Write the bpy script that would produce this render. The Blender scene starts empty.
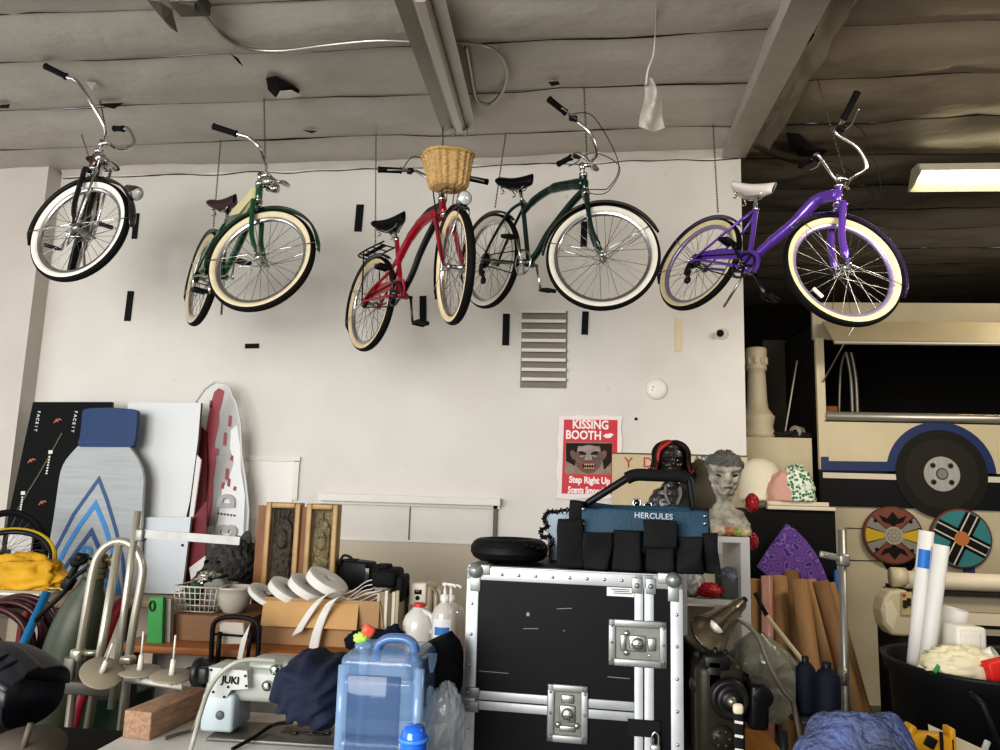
import bpy, bmesh, math, random
from mathutils import Vector, Matrix, noise
random.seed(7)
SC = bpy.context.scene
COL = SC.collection
PI = math.pi
rad = math.radians
V = Vector

# ------------------------------------------------------------------ camera
F = 760.0
CAM = V((0, 0, 1.55))
PITCH, ROLL, YAW = rad(8.6), rad(1.67), rad(-5.5)
def _w(v):
    cy, sy = math.cos(YAW), math.sin(YAW)
    return V((v[0]*cy + v[1]*sy, -v[0]*sy + v[1]*cy, v[2]))
_f = _w((0, math.cos(PITCH), math.sin(PITCH)))
_u = _w((0, -math.sin(PITCH), math.cos(PITCH)))
_r = _w((1, 0, 0))
_r, _u = _r*math.cos(ROLL) + _u*math.sin(ROLL), _u*math.cos(ROLL) - _r*math.sin(ROLL)
cd = bpy.data.cameras.new('camera')
cam = bpy.data.objects.new('camera', cd)
COL.objects.link(cam)
cd.sensor_width = 36.0
cd.lens = 36.0*F/1000.0
cd.clip_start = 0.05
cam.matrix_world = Matrix(((_r.x, _u.x, -_f.x, CAM.x), (_r.y, _u.y, -_f.y, CAM.y), (_r.z, _u.z, -_f.z, CAM.z), (0, 0, 0, 1)))
SC.camera = cam

def ray(x, y): return _r*((x-500)/F) + _u*((375-y)/F) + _f
def at(x, y, Y):                      # point of the place seen at photo point (x, y) on the vertical plane Y
    d = ray(x, y); return CAM + d*((Y-CAM.y)/d.y)
def onz(x, y, z):                     # ... on the level plane z
    d = ray(x, y); return CAM + d*((z-CAM.z)/d.z)
def onp(x, y, p, n):                  # ... on any plane
    d = ray(x, y); return CAM + d*((p-CAM).dot(n)/d.dot(n))

# ------------------------------------------------------------------ materials
def lin(c):
    if isinstance(c, str):
        c = [int(c[i:i+2], 16) for i in (0, 2, 4)]
    o = []
    for v in c:
        v /= 255.0
        o.append(v/12.92 if v <= .04045 else ((v+.055)/1.055)**2.4)
    return o
_mats = {}
def M(name, col, rough=.5, metal=0., bump=0., bs=60., var=0., vs=6., trans=0., alpha=1., emis=0., coat=0., ior=1.45, stretch=None, dark=None):
    if name in _mats: return _mats[name]
    m = bpy.data.materials.new(name); m.use_nodes = True
    nt = m.node_tree; N = nt.nodes; b = N['Principled BSDF']
    c = lin(col)
    b.inputs['Base Color'].default_value = (*c, 1)
    b.inputs['Roughness'].default_value = rough
    b.inputs['Metallic'].default_value = metal
    b.inputs['IOR'].default_value = ior
    if max(c) < .03 and not coat and metal < .3: b.inputs['Specular IOR Level'].default_value = .22
    if trans: b.inputs['Transmission Weight'].default_value = trans
    if coat: b.inputs['Coat Weight'].default_value = coat; b.inputs['Coat Roughness'].default_value = .08
    if alpha < 1: b.inputs['Alpha'].default_value = alpha
    if emis:
        b.inputs['Emission Color'].default_value = (*c, 1); b.inputs['Emission Strength'].default_value = emis
    tc = None
    if bump or var:
        tc = N.new('ShaderNodeTexCoord'); mp = N.new('ShaderNodeMapping')
        nt.links.new(tc.outputs['Object'], mp.inputs['Vector'])
        if stretch: mp.inputs['Scale'].default_value = stretch
    if var:
        n = N.new('ShaderNodeTexNoise'); n.inputs['Scale'].default_value = vs; n.inputs['Detail'].default_value = 6; n.inputs['Roughness'].default_value = .6
        nt.links.new(mp.outputs[0], n.inputs['Vector'])
        r = N.new('ShaderNodeValToRGB')
        r.color_ramp.elements[0].position = .3; r.color_ramp.elements[1].position = .7
        d = lin(dark) if dark else [x*(1-var) for x in c]
        r.color_ramp.elements[0].color = (*d, 1)
        r.color_ramp.elements[1].color = (*[min(1, x*(1+var*.6)) for x in c], 1)
        nt.links.new(n.outputs[0], r.inputs[0]); nt.links.new(r.outputs[0], b.inputs['Base Color'])
    if bump:
        n = N.new('ShaderNodeTexNoise'); n.inputs['Scale'].default_value = bs; n.inputs['Detail'].default_value = 5
        nt.links.new(mp.outputs[0], n.inputs['Vector'])
        bp = N.new('ShaderNodeBump'); bp.inputs['Strength'].default_value = bump; bp.inputs['Distance'].default_value = .02
        nt.links.new(n.outputs[0], bp.inputs['Height']); nt.links.new(bp.outputs[0], b.inputs['Normal'])
    _mats[name] = m
    return m

# ------------------------------------------------------------------ mesh builder
ORG = {}
def cat(pts, n=8, closed=False):      # smooth curve through points
    pts = [V(p) for p in pts]
    if len(pts) < 3: return pts
    out = []; k = len(pts)
    rng = range(k) if closed else range(k-1)
    for i in rng:
        g = (lambda j: pts[j % k]) if closed else (lambda j: pts[max(0, min(k-1, j))])
        a, b, c, d = g(i-1), g(i), g(i+1), g(i+2)
        for s in range(n):
            t = s/n
            out.append(.5*((2*b) + (c-a)*t + (2*a-5*b+4*c-d)*t*t + (3*b-a-3*c+d)*t**3))
    if not closed: out.append(pts[-1])
    return out

class MB:
    def __init__(self): self.v = []; self.f = []; self.m = []; self.s = []
    def add(self, vs, fs, m=0, smooth=False):
        o = len(self.v); self.v += [V(p) for p in vs]
        for f in fs:
            self.f.append([i+o for i in f]); self.m.append(m); self.s.append(smooth)
        return self
    def box(self, c, d, rot=None, m=0):
        x, y, z = [k/2 for k in d]
        vs = [V((a, b, e)) for a in (-x, x) for b in (-y, y) for e in (-z, z)]
        if rot is not None: vs = [rot @ p for p in vs]
        c = V(c)
        return self.add([p+c for p in vs], [(0, 1, 3, 2), (4, 6, 7, 5), (0, 4, 5, 1), (2, 3, 7, 6), (0, 2, 6, 4), (1, 5, 7, 3)], m)
    def rbox(self, c, d, r=.01, rot=None, m=0, seg=2):   # rounded box
        bm = bmesh.new(); bmesh.ops.create_cube(bm, size=1)
        bmesh.ops.scale(bm, vec=V(d), verts=bm.verts)
        bmesh.ops.bevel(bm, geom=bm.edges[:], offset=min(r, min(d)*.49), segments=seg, profile=.5, affect='EDGES')
        bm.verts.index_update()
        vs = [(rot @ p.co if rot is not None else p.co) + V(c) for p in bm.verts]
        fs = [[q.index for q in f.verts] for f in bm.faces]
        bm.free(); return self.add(vs, fs, m, True)
    def tube(self, pts, r, n=8, m=0, closed=False, caps=True, flat=None):
        pts = [V(p) for p in pts]; k = len(pts)
        rs = r if isinstance(r, (list, tuple)) else [r]*k
        if len(rs) != k:
            rs = [rs[0] + (rs[-1]-rs[0])*i/(k-1) for i in range(k)] if len(rs) == 2 else [rs[min(len(rs)-1, int(i/(k-1)*(len(rs)-1)+.5))] for i in range(k)]
        vs = []; up = None
        for i in range(k):
            t = (pts[(i+1) % k]-pts[i-1]) if closed else (pts[min(k-1, i+1)]-pts[max(0, i-1)])
            t = t.normalized() if t.length > 1e-9 else V((0, 0, 1))
            if up is None:
                up = V((0, 0, 1)) if abs(t.z) < .9 else V((1, 0, 0))
            up = up - t*up.dot(t)
            up = up.normalized() if up.length > 1e-6 else t.orthogonal().normalized()
            s = t.cross(up)
            for j in range(n):
                a = 2*PI*j/n
                fl = flat if flat else (1, 1)
                vs.append(pts[i] + (up*math.cos(a)*fl[0] + s*math.sin(a)*fl[1])*rs[i])
        fs = []
        for i in range(k if closed else k-1):
            for j in range(n):
                a = i*n+j; b = i*n+(j+1) % n; c = ((i+1) % k)*n+(j+1) % n; d = ((i+1) % k)*n+j
                fs.append((a, b, c, d))
        if caps and not closed:
            fs.append(list(range(n))[::-1]); fs.append([(k-1)*n+j for j in range(n)])
        return self.add(vs, fs, m, True)
    def cyl(self, a, b, r, n=16, m=0, r2=None): return self.tube([a, b], [r, r if r2 is None else r2], n, m)
    def lathe(self, prof, c=(0, 0, 0), axis=(0, 0, 1), n=32, m=0, mats=None, sx=1, sy=1, smooth=True, caps=False):
        ax = V(axis).normalized(); q = V((0, 0, 1)).rotation_difference(ax).to_matrix(); c = V(c)
        vs = []
        for (r, z) in prof:
            for j in range(n):
                a = 2*PI*j/n; vs.append(q @ V((r*sx*math.cos(a), r*sy*math.sin(a), z)) + c)
        k = len(prof); o = len(self.v); self.v += vs
        for i in range(k-1):
            mm = mats[i] if mats else m
            for j in range(n):
                self.f.append([o+i*n+j, o+i*n+(j+1) % n, o+(i+1)*n+(j+1) % n, o+(i+1)*n+j]); self.m.append(mm); self.s.append(smooth)
        if caps:
            self.f.append([o+j for j in range(n)][::-1]); self.m.append(mats[0] if mats else m); self.s.append(False)
            self.f.append([o+(k-1)*n+j for j in range(n)]); self.m.append(mats[-1] if mats else m); self.s.append(False)
        return self
    def prism(self, poly, d, m=0, m_side=None, smooth=False):   # planar outline extruded by vector d
        poly = [V(p) for p in poly]; d = V(d); n = len(poly)
        self.add(poly + [p+d for p in poly], [list(range(n)), list(range(n, 2*n))[::-1]], m)
        o = len(self.v)-2*n
        for i in range(n):
            self.f.append([o+i, o+n+i, o+n+(i+1) % n, o+(i+1) % n]); self.m.append(m if m_side is None else m_side); self.s.append(smooth)
        return self
    def grid(self, fn, nu, nv, m=0, smooth=True, wrapu=False):
        vs = [fn(i/(nu if wrapu else nu-1), j/(nv-1)) for j in range(nv) for i in range(nu)]
        fs = []
        for j in range(nv-1):
            for i in range(nu if wrapu else nu-1):
                a = j*nu+i; b = j*nu+(i+1) % nu
                fs.append((a, b, b+nu, a+nu))
        return self.add(vs, fs, m, smooth)
    def xf(self, fn, start=0):
        for i in range(start, len(self.v)): self.v[i] = V(fn(self.v[i]))
        return self
    def build(self, name, mats, parent=None, base=True, mods=None):
        me = bpy.data.meshes.new(name)
        if parent is not None: org = ORG[parent.name]
        elif base and self.v:
            xs = [p.x for p in self.v]; ys = [p.y for p in self.v]; zs = [p.z for p in self.v]
            org = V(((min(xs)+max(xs))/2, (min(ys)+max(ys))/2, min(zs)))
        else: org = V((0, 0, 0))
        me.from_pydata([p-org for p in self.v], [], self.f)
        bm = bmesh.new(); bm.from_mesh(me); bmesh.ops.recalc_face_normals(bm, faces=bm.faces[:]); bm.to_mesh(me); bm.free()
        for m in (mats if isinstance(mats, (list, tuple)) else [mats]): me.materials.append(m)
        me.polygons.foreach_set('material_index', self.m); me.polygons.foreach_set('use_smooth', self.s)
        me.update()
        o = bpy.data.objects.new(name, me); COL.objects.link(o)
        if parent is not None: o.parent = parent
        else: o.location = org
        ORG[o.name] = org
        return o

def tag(o, label=None, cat_=None, group=None, kind=None):
    if label: o['label'] = label
    if cat_: o['category'] = cat_
    if group: o['group'] = group
    if kind: o['kind'] = kind
    return o
def thing(name, loc, label, cat_, group=None):
    o = bpy.data.objects.new(name, None); COL.objects.link(o); o.location = V(loc); o.empty_display_size = .05
    ORG[o.name] = V(loc); tag(o, label, cat_, group); return o
def local_thing(name, label, cat_, group=None):     # an Empty whose parts are built in its own space
    o = bpy.data.objects.new(name, None); COL.objects.link(o); o.empty_display_size = .05
    ORG[o.name] = V((0, 0, 0)); tag(o, label, cat_, group); return o
def struct(o): o['kind'] = 'structure'; return o

def rotm(z=0, y=0, x=0): return Matrix.Rotation(z, 3, 'Z') @ Matrix.Rotation(y, 3, 'Y') @ Matrix.Rotation(x, 3, 'X')
def pbox(mb, x0, y0, x1, y1, Y, D, m=0, r=0, yaw=0):       # box whose front face spans photo x0..x1, y0..y1 at depth Y
    ym, xm = (y0+y1)/2, (x0+x1)/2
    X0, X1 = at(x0, ym, Y).x, at(x1, ym, Y).x; Z1, Z0 = at(xm, y0, Y).z, at(xm, y1, Y).z
    c = ((X0+X1)/2, Y+D/2, (Z0+Z1)/2); d = (X1-X0, D, Z1-Z0)
    R_ = rotm(yaw) if yaw else None
    return mb.rbox(c, d, r, R_, m) if r else mb.box(c, d, R_, m)
ZMIN = [-9]
def ppoly(mb, pts, Y, D, m=0, m_side=None):
    P_ = [at(x, y, Y) for x, y in pts]
    for p in P_: p.z = max(p.z, ZMIN[0])
    return mb.prism(P_, (0, D, 0), m, m_side)
def pline(mb, pts, Y, w, D=.004, m=0):        # flat painted line of real width w on plane Y
    P_ = [at(x, y, Y) for x, y in pts]; L, R_ = [], []
    for i, p in enumerate(P_):
        t0 = (p-P_[max(0, i-1)]).normalized() if i else None; t1 = (P_[i+1]-p).normalized() if i < len(P_)-1 else None
        t0 = t0 or t1; t1 = t1 or t0; n0, n1 = V((-t0.z, 0, t0.x)), V((-t1.z, 0, t1.x)); n = (n0+n1).normalized() if (n0+n1).length > 1e-4 else n0
        n = n/max(.32, n.dot(n1)); L.append(p+n*w/2); R_.append(p-n*w/2)
    n = len(P_); D_ = V((0, -D, 0))
    vs = L+R_+[p+D_ for p in L]+[p+D_ for p in R_]
    fs = []
    for i in range(n-1): fs += [(2*n+i, 2*n+i+1, 3*n+i+1, 3*n+i), (i, i+1, 2*n+i+1, 2*n+i), (n+i, n+i+1, 3*n+i+1, 3*n+i)]
    return mb.add(vs, fs, m)
def blob(mb, c, r, amp=.1, fr=3., seed=0, nu=40, nv=28, m=0, ridge=False, rot=None, flatz=None, sq=1.0):
    c = V(c); r = V(r); off = V((seed*3.1, seed*7.7, seed*1.3))
    def fn(u, v):
        a = 2*PI*u; b = PI*(v-.5)
        g = lambda q: math.copysign(abs(q)**sq, q)
        d = V((g(math.cos(b))*g(math.cos(a)), g(math.cos(b))*g(math.sin(a)), g(math.sin(b))))
        if ridge:
            k = noise.ridged_multi_fractal(d*fr+off, .9, 2.1, 3, 1.0, 2.0)*.5-.4
        else: k = noise.fractal(d*fr+off, .9, 2.1, 3)
        p = d*(1+amp*k); p = V((p.x*r.x, p.y*r.y, p.z*r.z))
        if rot is not None: p = rot @ p
        p = p+c
        if flatz is not None and p.z < flatz: p.z = flatz
        return p
    return mb.grid(fn, nu, nv, m, True, wrapu=True)

def text(s, loc, size, mat, parent=None, name='lettering', rot=None, ext=.002, xscale=1., spacing=1., align='CENTER', bold=0.):
    cu = bpy.data.curves.new(name, 'FONT'); cu.body = s; cu.size = size; cu.extrude = ext; cu.align_x = align; cu.align_y = 'CENTER'
    cu.space_character = spacing; cu.offset = bold; cu.resolution_u = 3
    o = bpy.data.objects.new(name, cu); COL.objects.link(o)
    bpy.context.view_layer.update()
    me = bpy.data.meshes.new_from_object(o.evaluated_get(bpy.context.evaluated_depsgraph_get()))
    bpy.data.objects.remove(o); bpy.data.curves.remove(cu)
    R_ = (rot if rot is not None else Matrix.Identity(3)) @ Matrix.Rotation(PI/2, 3, 'X')
    for v in me.vertices: v.co = R_ @ V((v.co.x*xscale, v.co.y, v.co.z))
    me.materials.clear(); me.materials.append(mat)
    t = bpy.data.objects.new(name, me); COL.objects.link(t)
    if parent is not None: t.parent = parent; t.location = V(loc)-ORG[parent.name]
    else: t.location = V(loc)
    return t
# ------------------------------------------------------------------ bicycles
CHROME = M('polished_chrome', 'd8d8d6', .18, 1.)
STEEL = M('brushed_steel', 'b4b4b0', .35, 1., var=.12, vs=20)
BLACKP = M('black_plastic', '17171a', .45)
RUBBER = M('black_rubber', '131314', .75, bump=.15, bs=200)
SPOKE = M('spoke_steel', '8e8e8b', .25, 1.)
HA = rad(69)
AX = V((-math.cos(HA), 0, math.sin(HA)))
RW = .335

def make_bike(name, label, pos, rot, steer, L, sw, hw, ri, o):
    root = local_thing(name, label, 'bicycle', 'bicycles hung from the ceiling')
    root.location = pos; root.rotation_euler = (rad(rot[2]), rad(rot[1]), rad(rot[0]))
    base = V((L-.05, 0, 0)); hb = base+AX*.41; ht = base+AX*.53; st = base+AX*.60
    S = Matrix.Rotation(rad(steer), 3, AX)
    sf = lambda p: S @ (V(p)-base) + base
    BB = V((.45, 0, -.03)); sz = o.get('sz', .54); sc = V((.30, 0, sz-.13)); sp = V((.25, 0, sz-.03))
    fm = M('frame_paint_'+name+o['col'], o['col'], .22, .25, coat=.8)
    fend = M('fender_paint_'+o['fender'], o['fender'], .25, .3, coat=.6)
    wall = M('tire_sidewall_'+o['wall'], o['wall'], .6, var=.1, vs=20)
    rimm = o.get('rimm', CHROME)
    # wheels
    def wheel(nm, cx, tf):
        b = MB()
        b.lathe([(.286, -.014), (.268, -.012), (.262, 0), (.268, .012), (.286, .014), (.286, -.014)], (cx, 0, 0), (0, 1, 0), 48)
        b.lathe([(.008, -.05), (.022, -.045), (.022, -.032), (.014, -.028), (.014, .028), (.022, .032), (.022, .045), (.008, .05), (.005, .07), (.005, -.07)], (cx, 0, 0), (0, 1, 0), 12, m=1)
        for k in range(32):
            a = 2*PI*k/32; s = 1 if k % 2 else -1; tw = 1.1*(1 if (k//2) % 2 else -1)
            p = V((cx+.021*math.cos(a+tw), s*.036, .021*math.sin(a+tw))); q = V((cx+.264*math.cos(a), 0, .264*math.sin(a)))
            b.tube([p, q], .0016, 4, 2, caps=False)
        if tf: b.xf(tf)
        w = b.build(nm, [rimm, STEEL, SPOKE], root)
        t = MB(); prof = []; mm = []
        K = 20
        for i in range(K+1):
            a = 2*PI*i/K; prof.append((.308+.027*math.cos(a), .0265*math.sin(a)))
            am = math.degrees(2*PI*(i+.5)/K); am = am if am < 180 else 360-am
            mm.append(1 if o.get('wa', (75, 160))[0]+10 < am < o.get('wa', (75, 160))[1] else 0)
        t.lathe(prof, (cx, 0, 0), (0, 1, 0), 64, mats=mm)
        if tf: t.xf(tf)
        t.build('tire', [RUBBER, wall], w)
        if o.get('refl'):
            r = MB(); a = rad(o['refl']); r.rbox((cx+.22*math.cos(a), 0, .22*math.sin(a)), (.07, .012, .022), .004, Matrix.Rotation(-a+PI/2, 3, 'Y'))
            if tf: r.xf(tf)
            r.build('reflector', M('white_reflector', 'd5d3cc', .2), w)
        return w
    wheel('front_wheel', L, sf); wheel('rear_wheel', 0, None)
    # frame
    b = MB(); kind = o['frame']; tr = o.get('tr', .022)
    b.cyl(hb-AX*.005, ht, .021, 14)
    b.cyl(hb-AX*.012, hb+AX*.006, .026, 14, 1); b.cyl(ht-AX*.01, ht+AX*.012, .026, 14, 1)
    b.tube(cat([BB, BB.lerp(sc, .5), sc]), .016, 12)
    b.cyl(BB+V((0, -.036, 0)), BB+V((0, .036, 0)), .024, 14)
    for s in (-1, 1):
        b.tube(cat([BB+V((-.02, s*.02, 0)), (.34, s*.045, -.025), (.1, s*.06, -.003), (0, s*.065, 0)]), [.012, .008], 8)
        if kind in ('arch', 'mono'):
            b.tube(cat([sc+V((.02, s*.012, -.005)), (.22, s*.045, sz-.2), (.08, s*.06, .14), (0, s*.065, 0)] if kind == 'arch' else [V((.36, s*.012, .235)), V((.28, s*.03, .15)), V((.12, s*.055, .075)), V((0, s*.065, 0))]), [.012, .009], 8)
        else:
            b.tube([sc+V((0, s*.014, -.02)), V((.22, s*.045, (sz-.15)*.68)), V((0, s*.065, 0))], [.01, .007], 8)
        b.box((0, s*.065, 0), (.04, .005, .05), m=0)
        b.cyl((0, s*.066, 0), (0, s*.085, 0), .009, 8, 1)
    if kind == 'arch':
        b.tube(cat([ht-AX*.055, ht+V((-.12, 0, -.045)), V((.60, 0, .445)), V((.44, 0, .395)), V((.33, 0, .325))]), [tr*1.6, tr*1.45, tr*1.15, tr*.95], 14)
        b.tube(cat([hb+AX*.025, hb+V((-.13, 0, -.06)), V((.62, 0, .16)), V((.53, 0, .04)), BB]), [tr*1.1, tr], 14)
    elif kind == 'mono':
        b.tube(cat([hb+AX*.025, V((.74, 0, .425)), V((.62, 0, .41)), V((.50, 0, .355)), V((.40, 0, .275)), V((.345, 0, .20))]), [tr*1.2, tr*1.45, tr*1.35, tr*1.2, tr], 14)
        b.tube(cat([hb+AX*.02, hb+V((-.1, 0, -.02)), V((.66, 0, .22)), V((.57, 0, .09)), BB]), [tr*1.05, tr*.9], 14, 2)
    elif kind == 'step':
        b.tube(cat([ht-AX*.06, ht+V((-.11, 0, -.075)), V((.66, 0, .285)), V((.54, 0, .15)), V((.46, 0, .055)), V((.45, 0, -.01))]), [tr*1.7, tr*1.65, tr*1.45, tr*1.2, tr], 14)
    else:   # tank
        b.tube(cat([ht-AX*.02, V((.62, 0, sz-.06)), sc+V((0, 0, -.01))]), tr*.85, 12)
        b.tube(cat([ht-AX*.09, V((.66, 0, sz-.2)), V((.38, 0, sz-.24))]), tr*.75, 12)
        b.tube(cat([hb+AX*.015, V((.72, 0, .17)), V((.56, 0, .03)), BB]), tr, 12)
    b.build('frame', [fm, CHROME, M('frame_second_'+o.get('col2', '151517'), o.get('col2', '151517'), .25, .2, coat=.6)], root)
    if kind == 'mono':      # badge panel between the tubes
        t = MB(); t.prism([ht+V((-.012, -.016, -.02)), V((.72, -.016, .478)), V((.58, -.016, .435)), V((.44, -.016, .335)), V((.50, -.016, .36)), V((.62, -.016, .41)), V((.74, -.016, .425)), hb+V((-.01, -.016, .04))], (0, .032, 0))
        t.build('panel', M('black_gloss_panel', '1b1a20', .2, .3, coat=.8), root)
    if kind == 'tank':
        t = MB(); P_ = [ht+V((-.01, 0, -.02)), V((.66, 0, sz-.055)), V((.47, 0, sz-.09)), V((.40, 0, sz-.2)), V((.66, 0, sz-.195)), ht+V((.01, 0, -.095))]
        t.prism([p+V((0, -.03, 0)) for p in P_], (0, .06, 0), m=0)
        Q_ = [V((.45, 0, sz-.125)), V((.40, 0, sz-.2)), V((.66, 0, sz-.195)), ht+V((.01, 0, -.095)), V((.66, 0, sz-.15))]
        for s in (-.0305, .0305): t.prism([p+V((0, s, 0)) for p in Q_], (0, .001*(1 if s > 0 else -1), 0), m=1)
        t.build('tank', [M('tank_paint_'+o['tank'], o['tank'], .25, coat=.6), fm], root)
    # fork
    b = MB()
    b.cyl(hb-AX*.02, hb-AX*.05, .022, 12, 1); 
    for s in (-1, 1):
        cr = hb-AX*.045+V((0, s*.056, 0))
        b.tube(cat([hb-AX*.035, cr+V((0, 0, .006)), cr-AX*.06, base+AX*.14+V((.005, s*.056, 0)), V((L-.012, s*.058, .02)), V((L, s*.06, 0))]), [.016*o.get('fk', 1), .015*o.get('fk', 1), .008], 10)
        b.cyl((L, s*.06, 0), (L, s*.085, 0), .009, 8, 1)
        if o.get('springer'):
            b.tube([hb+V((.06, s*.05, .06)), V((L+.035, s*.066, .02))], .007, 8, 1)
    b.xf(sf)
    fk = b.build('fork', [fm if not o.get('forkcol') else M('fork_paint_'+o['forkcol'], o['forkcol'], .2, .3, coat=.7), CHROME], root)
    if o.get('springer'):
        t = MB(); t.cyl(hb+V((.055, -.07, .065)), hb+V((.055, .07, .065)), .026, 16); t.xf(sf); t.build('fork_spring', CHROME, fk)
    # fenders
    def fender(nm, cx, a0, a1, R_, wd, tf, stays):
        t = MB(); n = 40
        def fn(u, v):
            a = rad(a0+(a1-a0)*u); ph = (v-.5)*2.2
            rr = R_ - (1-math.cos(ph))*wd*.55; end = min(1, min(u, 1-u)*14+.35)
            return V((cx+rr*math.cos(a), math.sin(ph)*wd*end, rr*math.sin(a)))
        t.grid(fn, n, 9)
        k0 = len(t.v)
        for a in stays:
            a = rad(a)
            for s in (-1, 1):
                t.tube([V((cx, s*.07, 0)), V((cx+.345*math.cos(a), s*wd*.85, .345*math.sin(a)))], .0028, 6, 1)
        if tf: t.xf(tf)
        f_ = t.build(nm, [fend, CHROME], root)
        sm = f_.modifiers.new('thickness', 'SOLIDIFY'); sm.thickness = .002
        return f_
    if o.get('fenders', True):
        fa = o.get('fa', (35, 205)); ra = o.get('ra', (50, 205))
        ff = fender('front_fender', L, fa[0], fa[1], .362, .036, sf, o.get('fstay', [fa[0]+8, fa[1]-12]))
        fender('rear_fender', 0, ra[0], ra[1], .36, .036, None, o.get('rstay', [150, ra[1]-10]))
    # handlebar, stem, grips
    b = MB(); b.cyl(ht, st+AX*.0, .012, 12); b.cyl(st-AX*.03, st+AX*.012, .017, 12)
    fx = .055
    b.tube([st, st+V((fx, 0, .01))], .014, 10)
    gm = []
    for s in (-1, 1):
        th, dz = o.get('gi', (20, 0)); th = rad(th); u_ = V((math.cos(th), -s*math.sin(th), dz/.13))
        e_ = st+V((-sw, s*hw, ri)); k1, k2, k3 = e_+u_*.10, e_+u_*.16, e_+u_*.22
        m_ = st+V((fx+.03, s*.10, ri*.25)); k4 = m_.lerp(k3, .55)+V((.03, s*.03, 0))
        pts = [st+V((fx, 0, .012)), st+V((fx+.01, s*.05, .014)), m_, k4, k3, k2, k1, e_]
        b.tube(cat(pts, 8), .0112, 10)
        gm.append((pts[-2].lerp(pts[-1], -.4), pts[-1]))
    b.xf(sf); h = b.build('handlebar', CHROME, root)
    for g0, g1 in gm:
        t = MB(); d = (g1-g0).normalized()
        t.tube([g0, g0+d*.006, g0+d*.012, g1-d*.01, g1+d*.004, g1+d*.008], [.02, .022, .0175, .0185, .021, .013], 12); t.xf(sf); t.build('grip', RUBBER, h)
        if o.get('levers'):
            t = MB(); i0 = g0-d*.05
            t.rbox(i0+V((.01, 0, -.005)), (.05, .035, .03), .008, m=0)
            t.tube(cat([i0+V((.03, 0, -.01)), i0+d*.06+V((.055, 0, -.02)), i0+d*.15+V((.05, 0, -.022))]), .0055, 6, m=1)
            t.xf(sf); t.build('brake_lever', [BLACKP, STEEL], h)
    if o.get('levers'):
        t = MB()
        for s, dz in ((-1, 0), (1, .03)):
            g0 = gm[0 if s < 0 else 1][0]
            q = [sf(g0+V((.04, 0, 0))), sf(g0+V((.16, -s*.05, .03))), sf(st+V((.22, s*.05, .03+dz))), sf(st+V((.20, s*.02, -.12))), sf(hb+V((.06, s*.03, .02))), hb+V((-.06, s*.02, .03))]
            t.tube(cat(q, 8), .0028, 6)
        t.build('cable', BLACKP, root)
    # saddle
    t = MB(); sx = sp.x-.03; szz = sz
    def sfn(u, v):
        x = -.155+.31*v; w_ = .115*(1-max(0, (v-.15)/.85)**.7*.8)*min(1, (v+.04)*6)**.5*min(1, (1.03-v)*9)**.5
        a = 2*PI*u; zz = .042*math.sin(a); zz = zz*(.8 if zz < 0 else 1.0)
        return V((sx+x, w_*math.cos(a), szz+zz+.022*(2*v-1)**2*(1 if v < .5 else .5)))
    t.grid(sfn, 20, 18, wrapu=True)
    sd = t.build('saddle', M('saddle_vinyl_'+o['saddle'], o['saddle'], .4, bump=.05, bs=80), root)
    t = MB()
    for s in (-1, 1):
        t.tube([V((sx-.1, s*.05, szz-.01)), V((sx-.04, s*.025, szz-.045)), V((sx+.06, s*.02, szz-.045)), V((sx+.12, s*.012, szz))], .0045, 6)
        t.tube([V((sx-.1+.006*math.cos(k*1.3), s*.05+.016*math.cos(k*.9), szz-.012-.006*k)) for k in range(11)], .005, 6)
    t.build('saddle_springs', CHROME, sd)
    t = MB(); t.cyl(sc+V((.004, 0, -.02)), V((sp.x, 0, szz-.03)), .0125, 12); t.cyl(sc+V((.002, 0, -.012)), sc+V((-.004, 0, .012)), .02, 12); t.build('seat_post', CHROME, root)
    # crank
    b = MB(); ca = rad(o.get('crank', 250)); rg = .085
    b.lathe([(rg-.012, -.003), (rg, -.003), (rg, .003), (rg-.012, .003), (rg-.012, -.003)], BB+V((0, -.048, 0)), (0, 1, 0), 36)
    for k in range(5):
        a = 2*PI*k/5; b.box(BB+V((.042*math.cos(a), -.048, .042*math.sin(a))), (.075, .004, .016), Matrix.Rotation(-a, 3, 'Y'))
    b.cyl(BB+V((0, -.075, 0)), BB+V((0, .075, 0)), .011, 10)
    peds = []
    for s, a in ((-1, ca), (1, ca+PI)):
        d = V((math.cos(a), 0, math.sin(a))); p0 = BB+V((0, s*.066, 0)); p1 = p0+d*.165+V((0, s*.012, 0))
        b.tube([p0, p0.lerp(p1, .5), p1], [.012, .009, .011], 8, flat=(1, .7)); peds.append((s, p1))
    cs = b.build('crankset', [CHROME if not o.get('darkcrank') else M('dark_crank', '4a4a4c', .35, .9)], root)
    for s, p1 in peds:
        t = MB(); c = p1+V((0, s*.06, 0))
        t.cyl(p1, c+V((0, s*.045, 0)), .008, 8)
        t.rbox(c+V((.032, 0, 0)), (.018, .085, .026), .004); t.rbox(c-V((.032, 0, 0)), (.018, .085, .026), .004)
        for q in (-.04, .04): t.rbox(c+V((0, q, 0)), (.08, .01, .02), .003)
        t.build('pedal', BLACKP, cs)
    b = MB()
    for z0, z1 in ((rg, .035), (-rg, -.035)): b.tube([V((BB.x, -.048, BB.z+z0)), V((0, -.048, z1))], .004, 6, flat=(1, .6))
    b.lathe([(.012, -.012), (.034, -.01), (.04, 0), (.034, .01), (.012, .012)], (0, -.048, 0), (0, 1, 0), 20)
    b.build('drive_chain', M('oily_chain', '2b2926', .5, .8), root)
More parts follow.
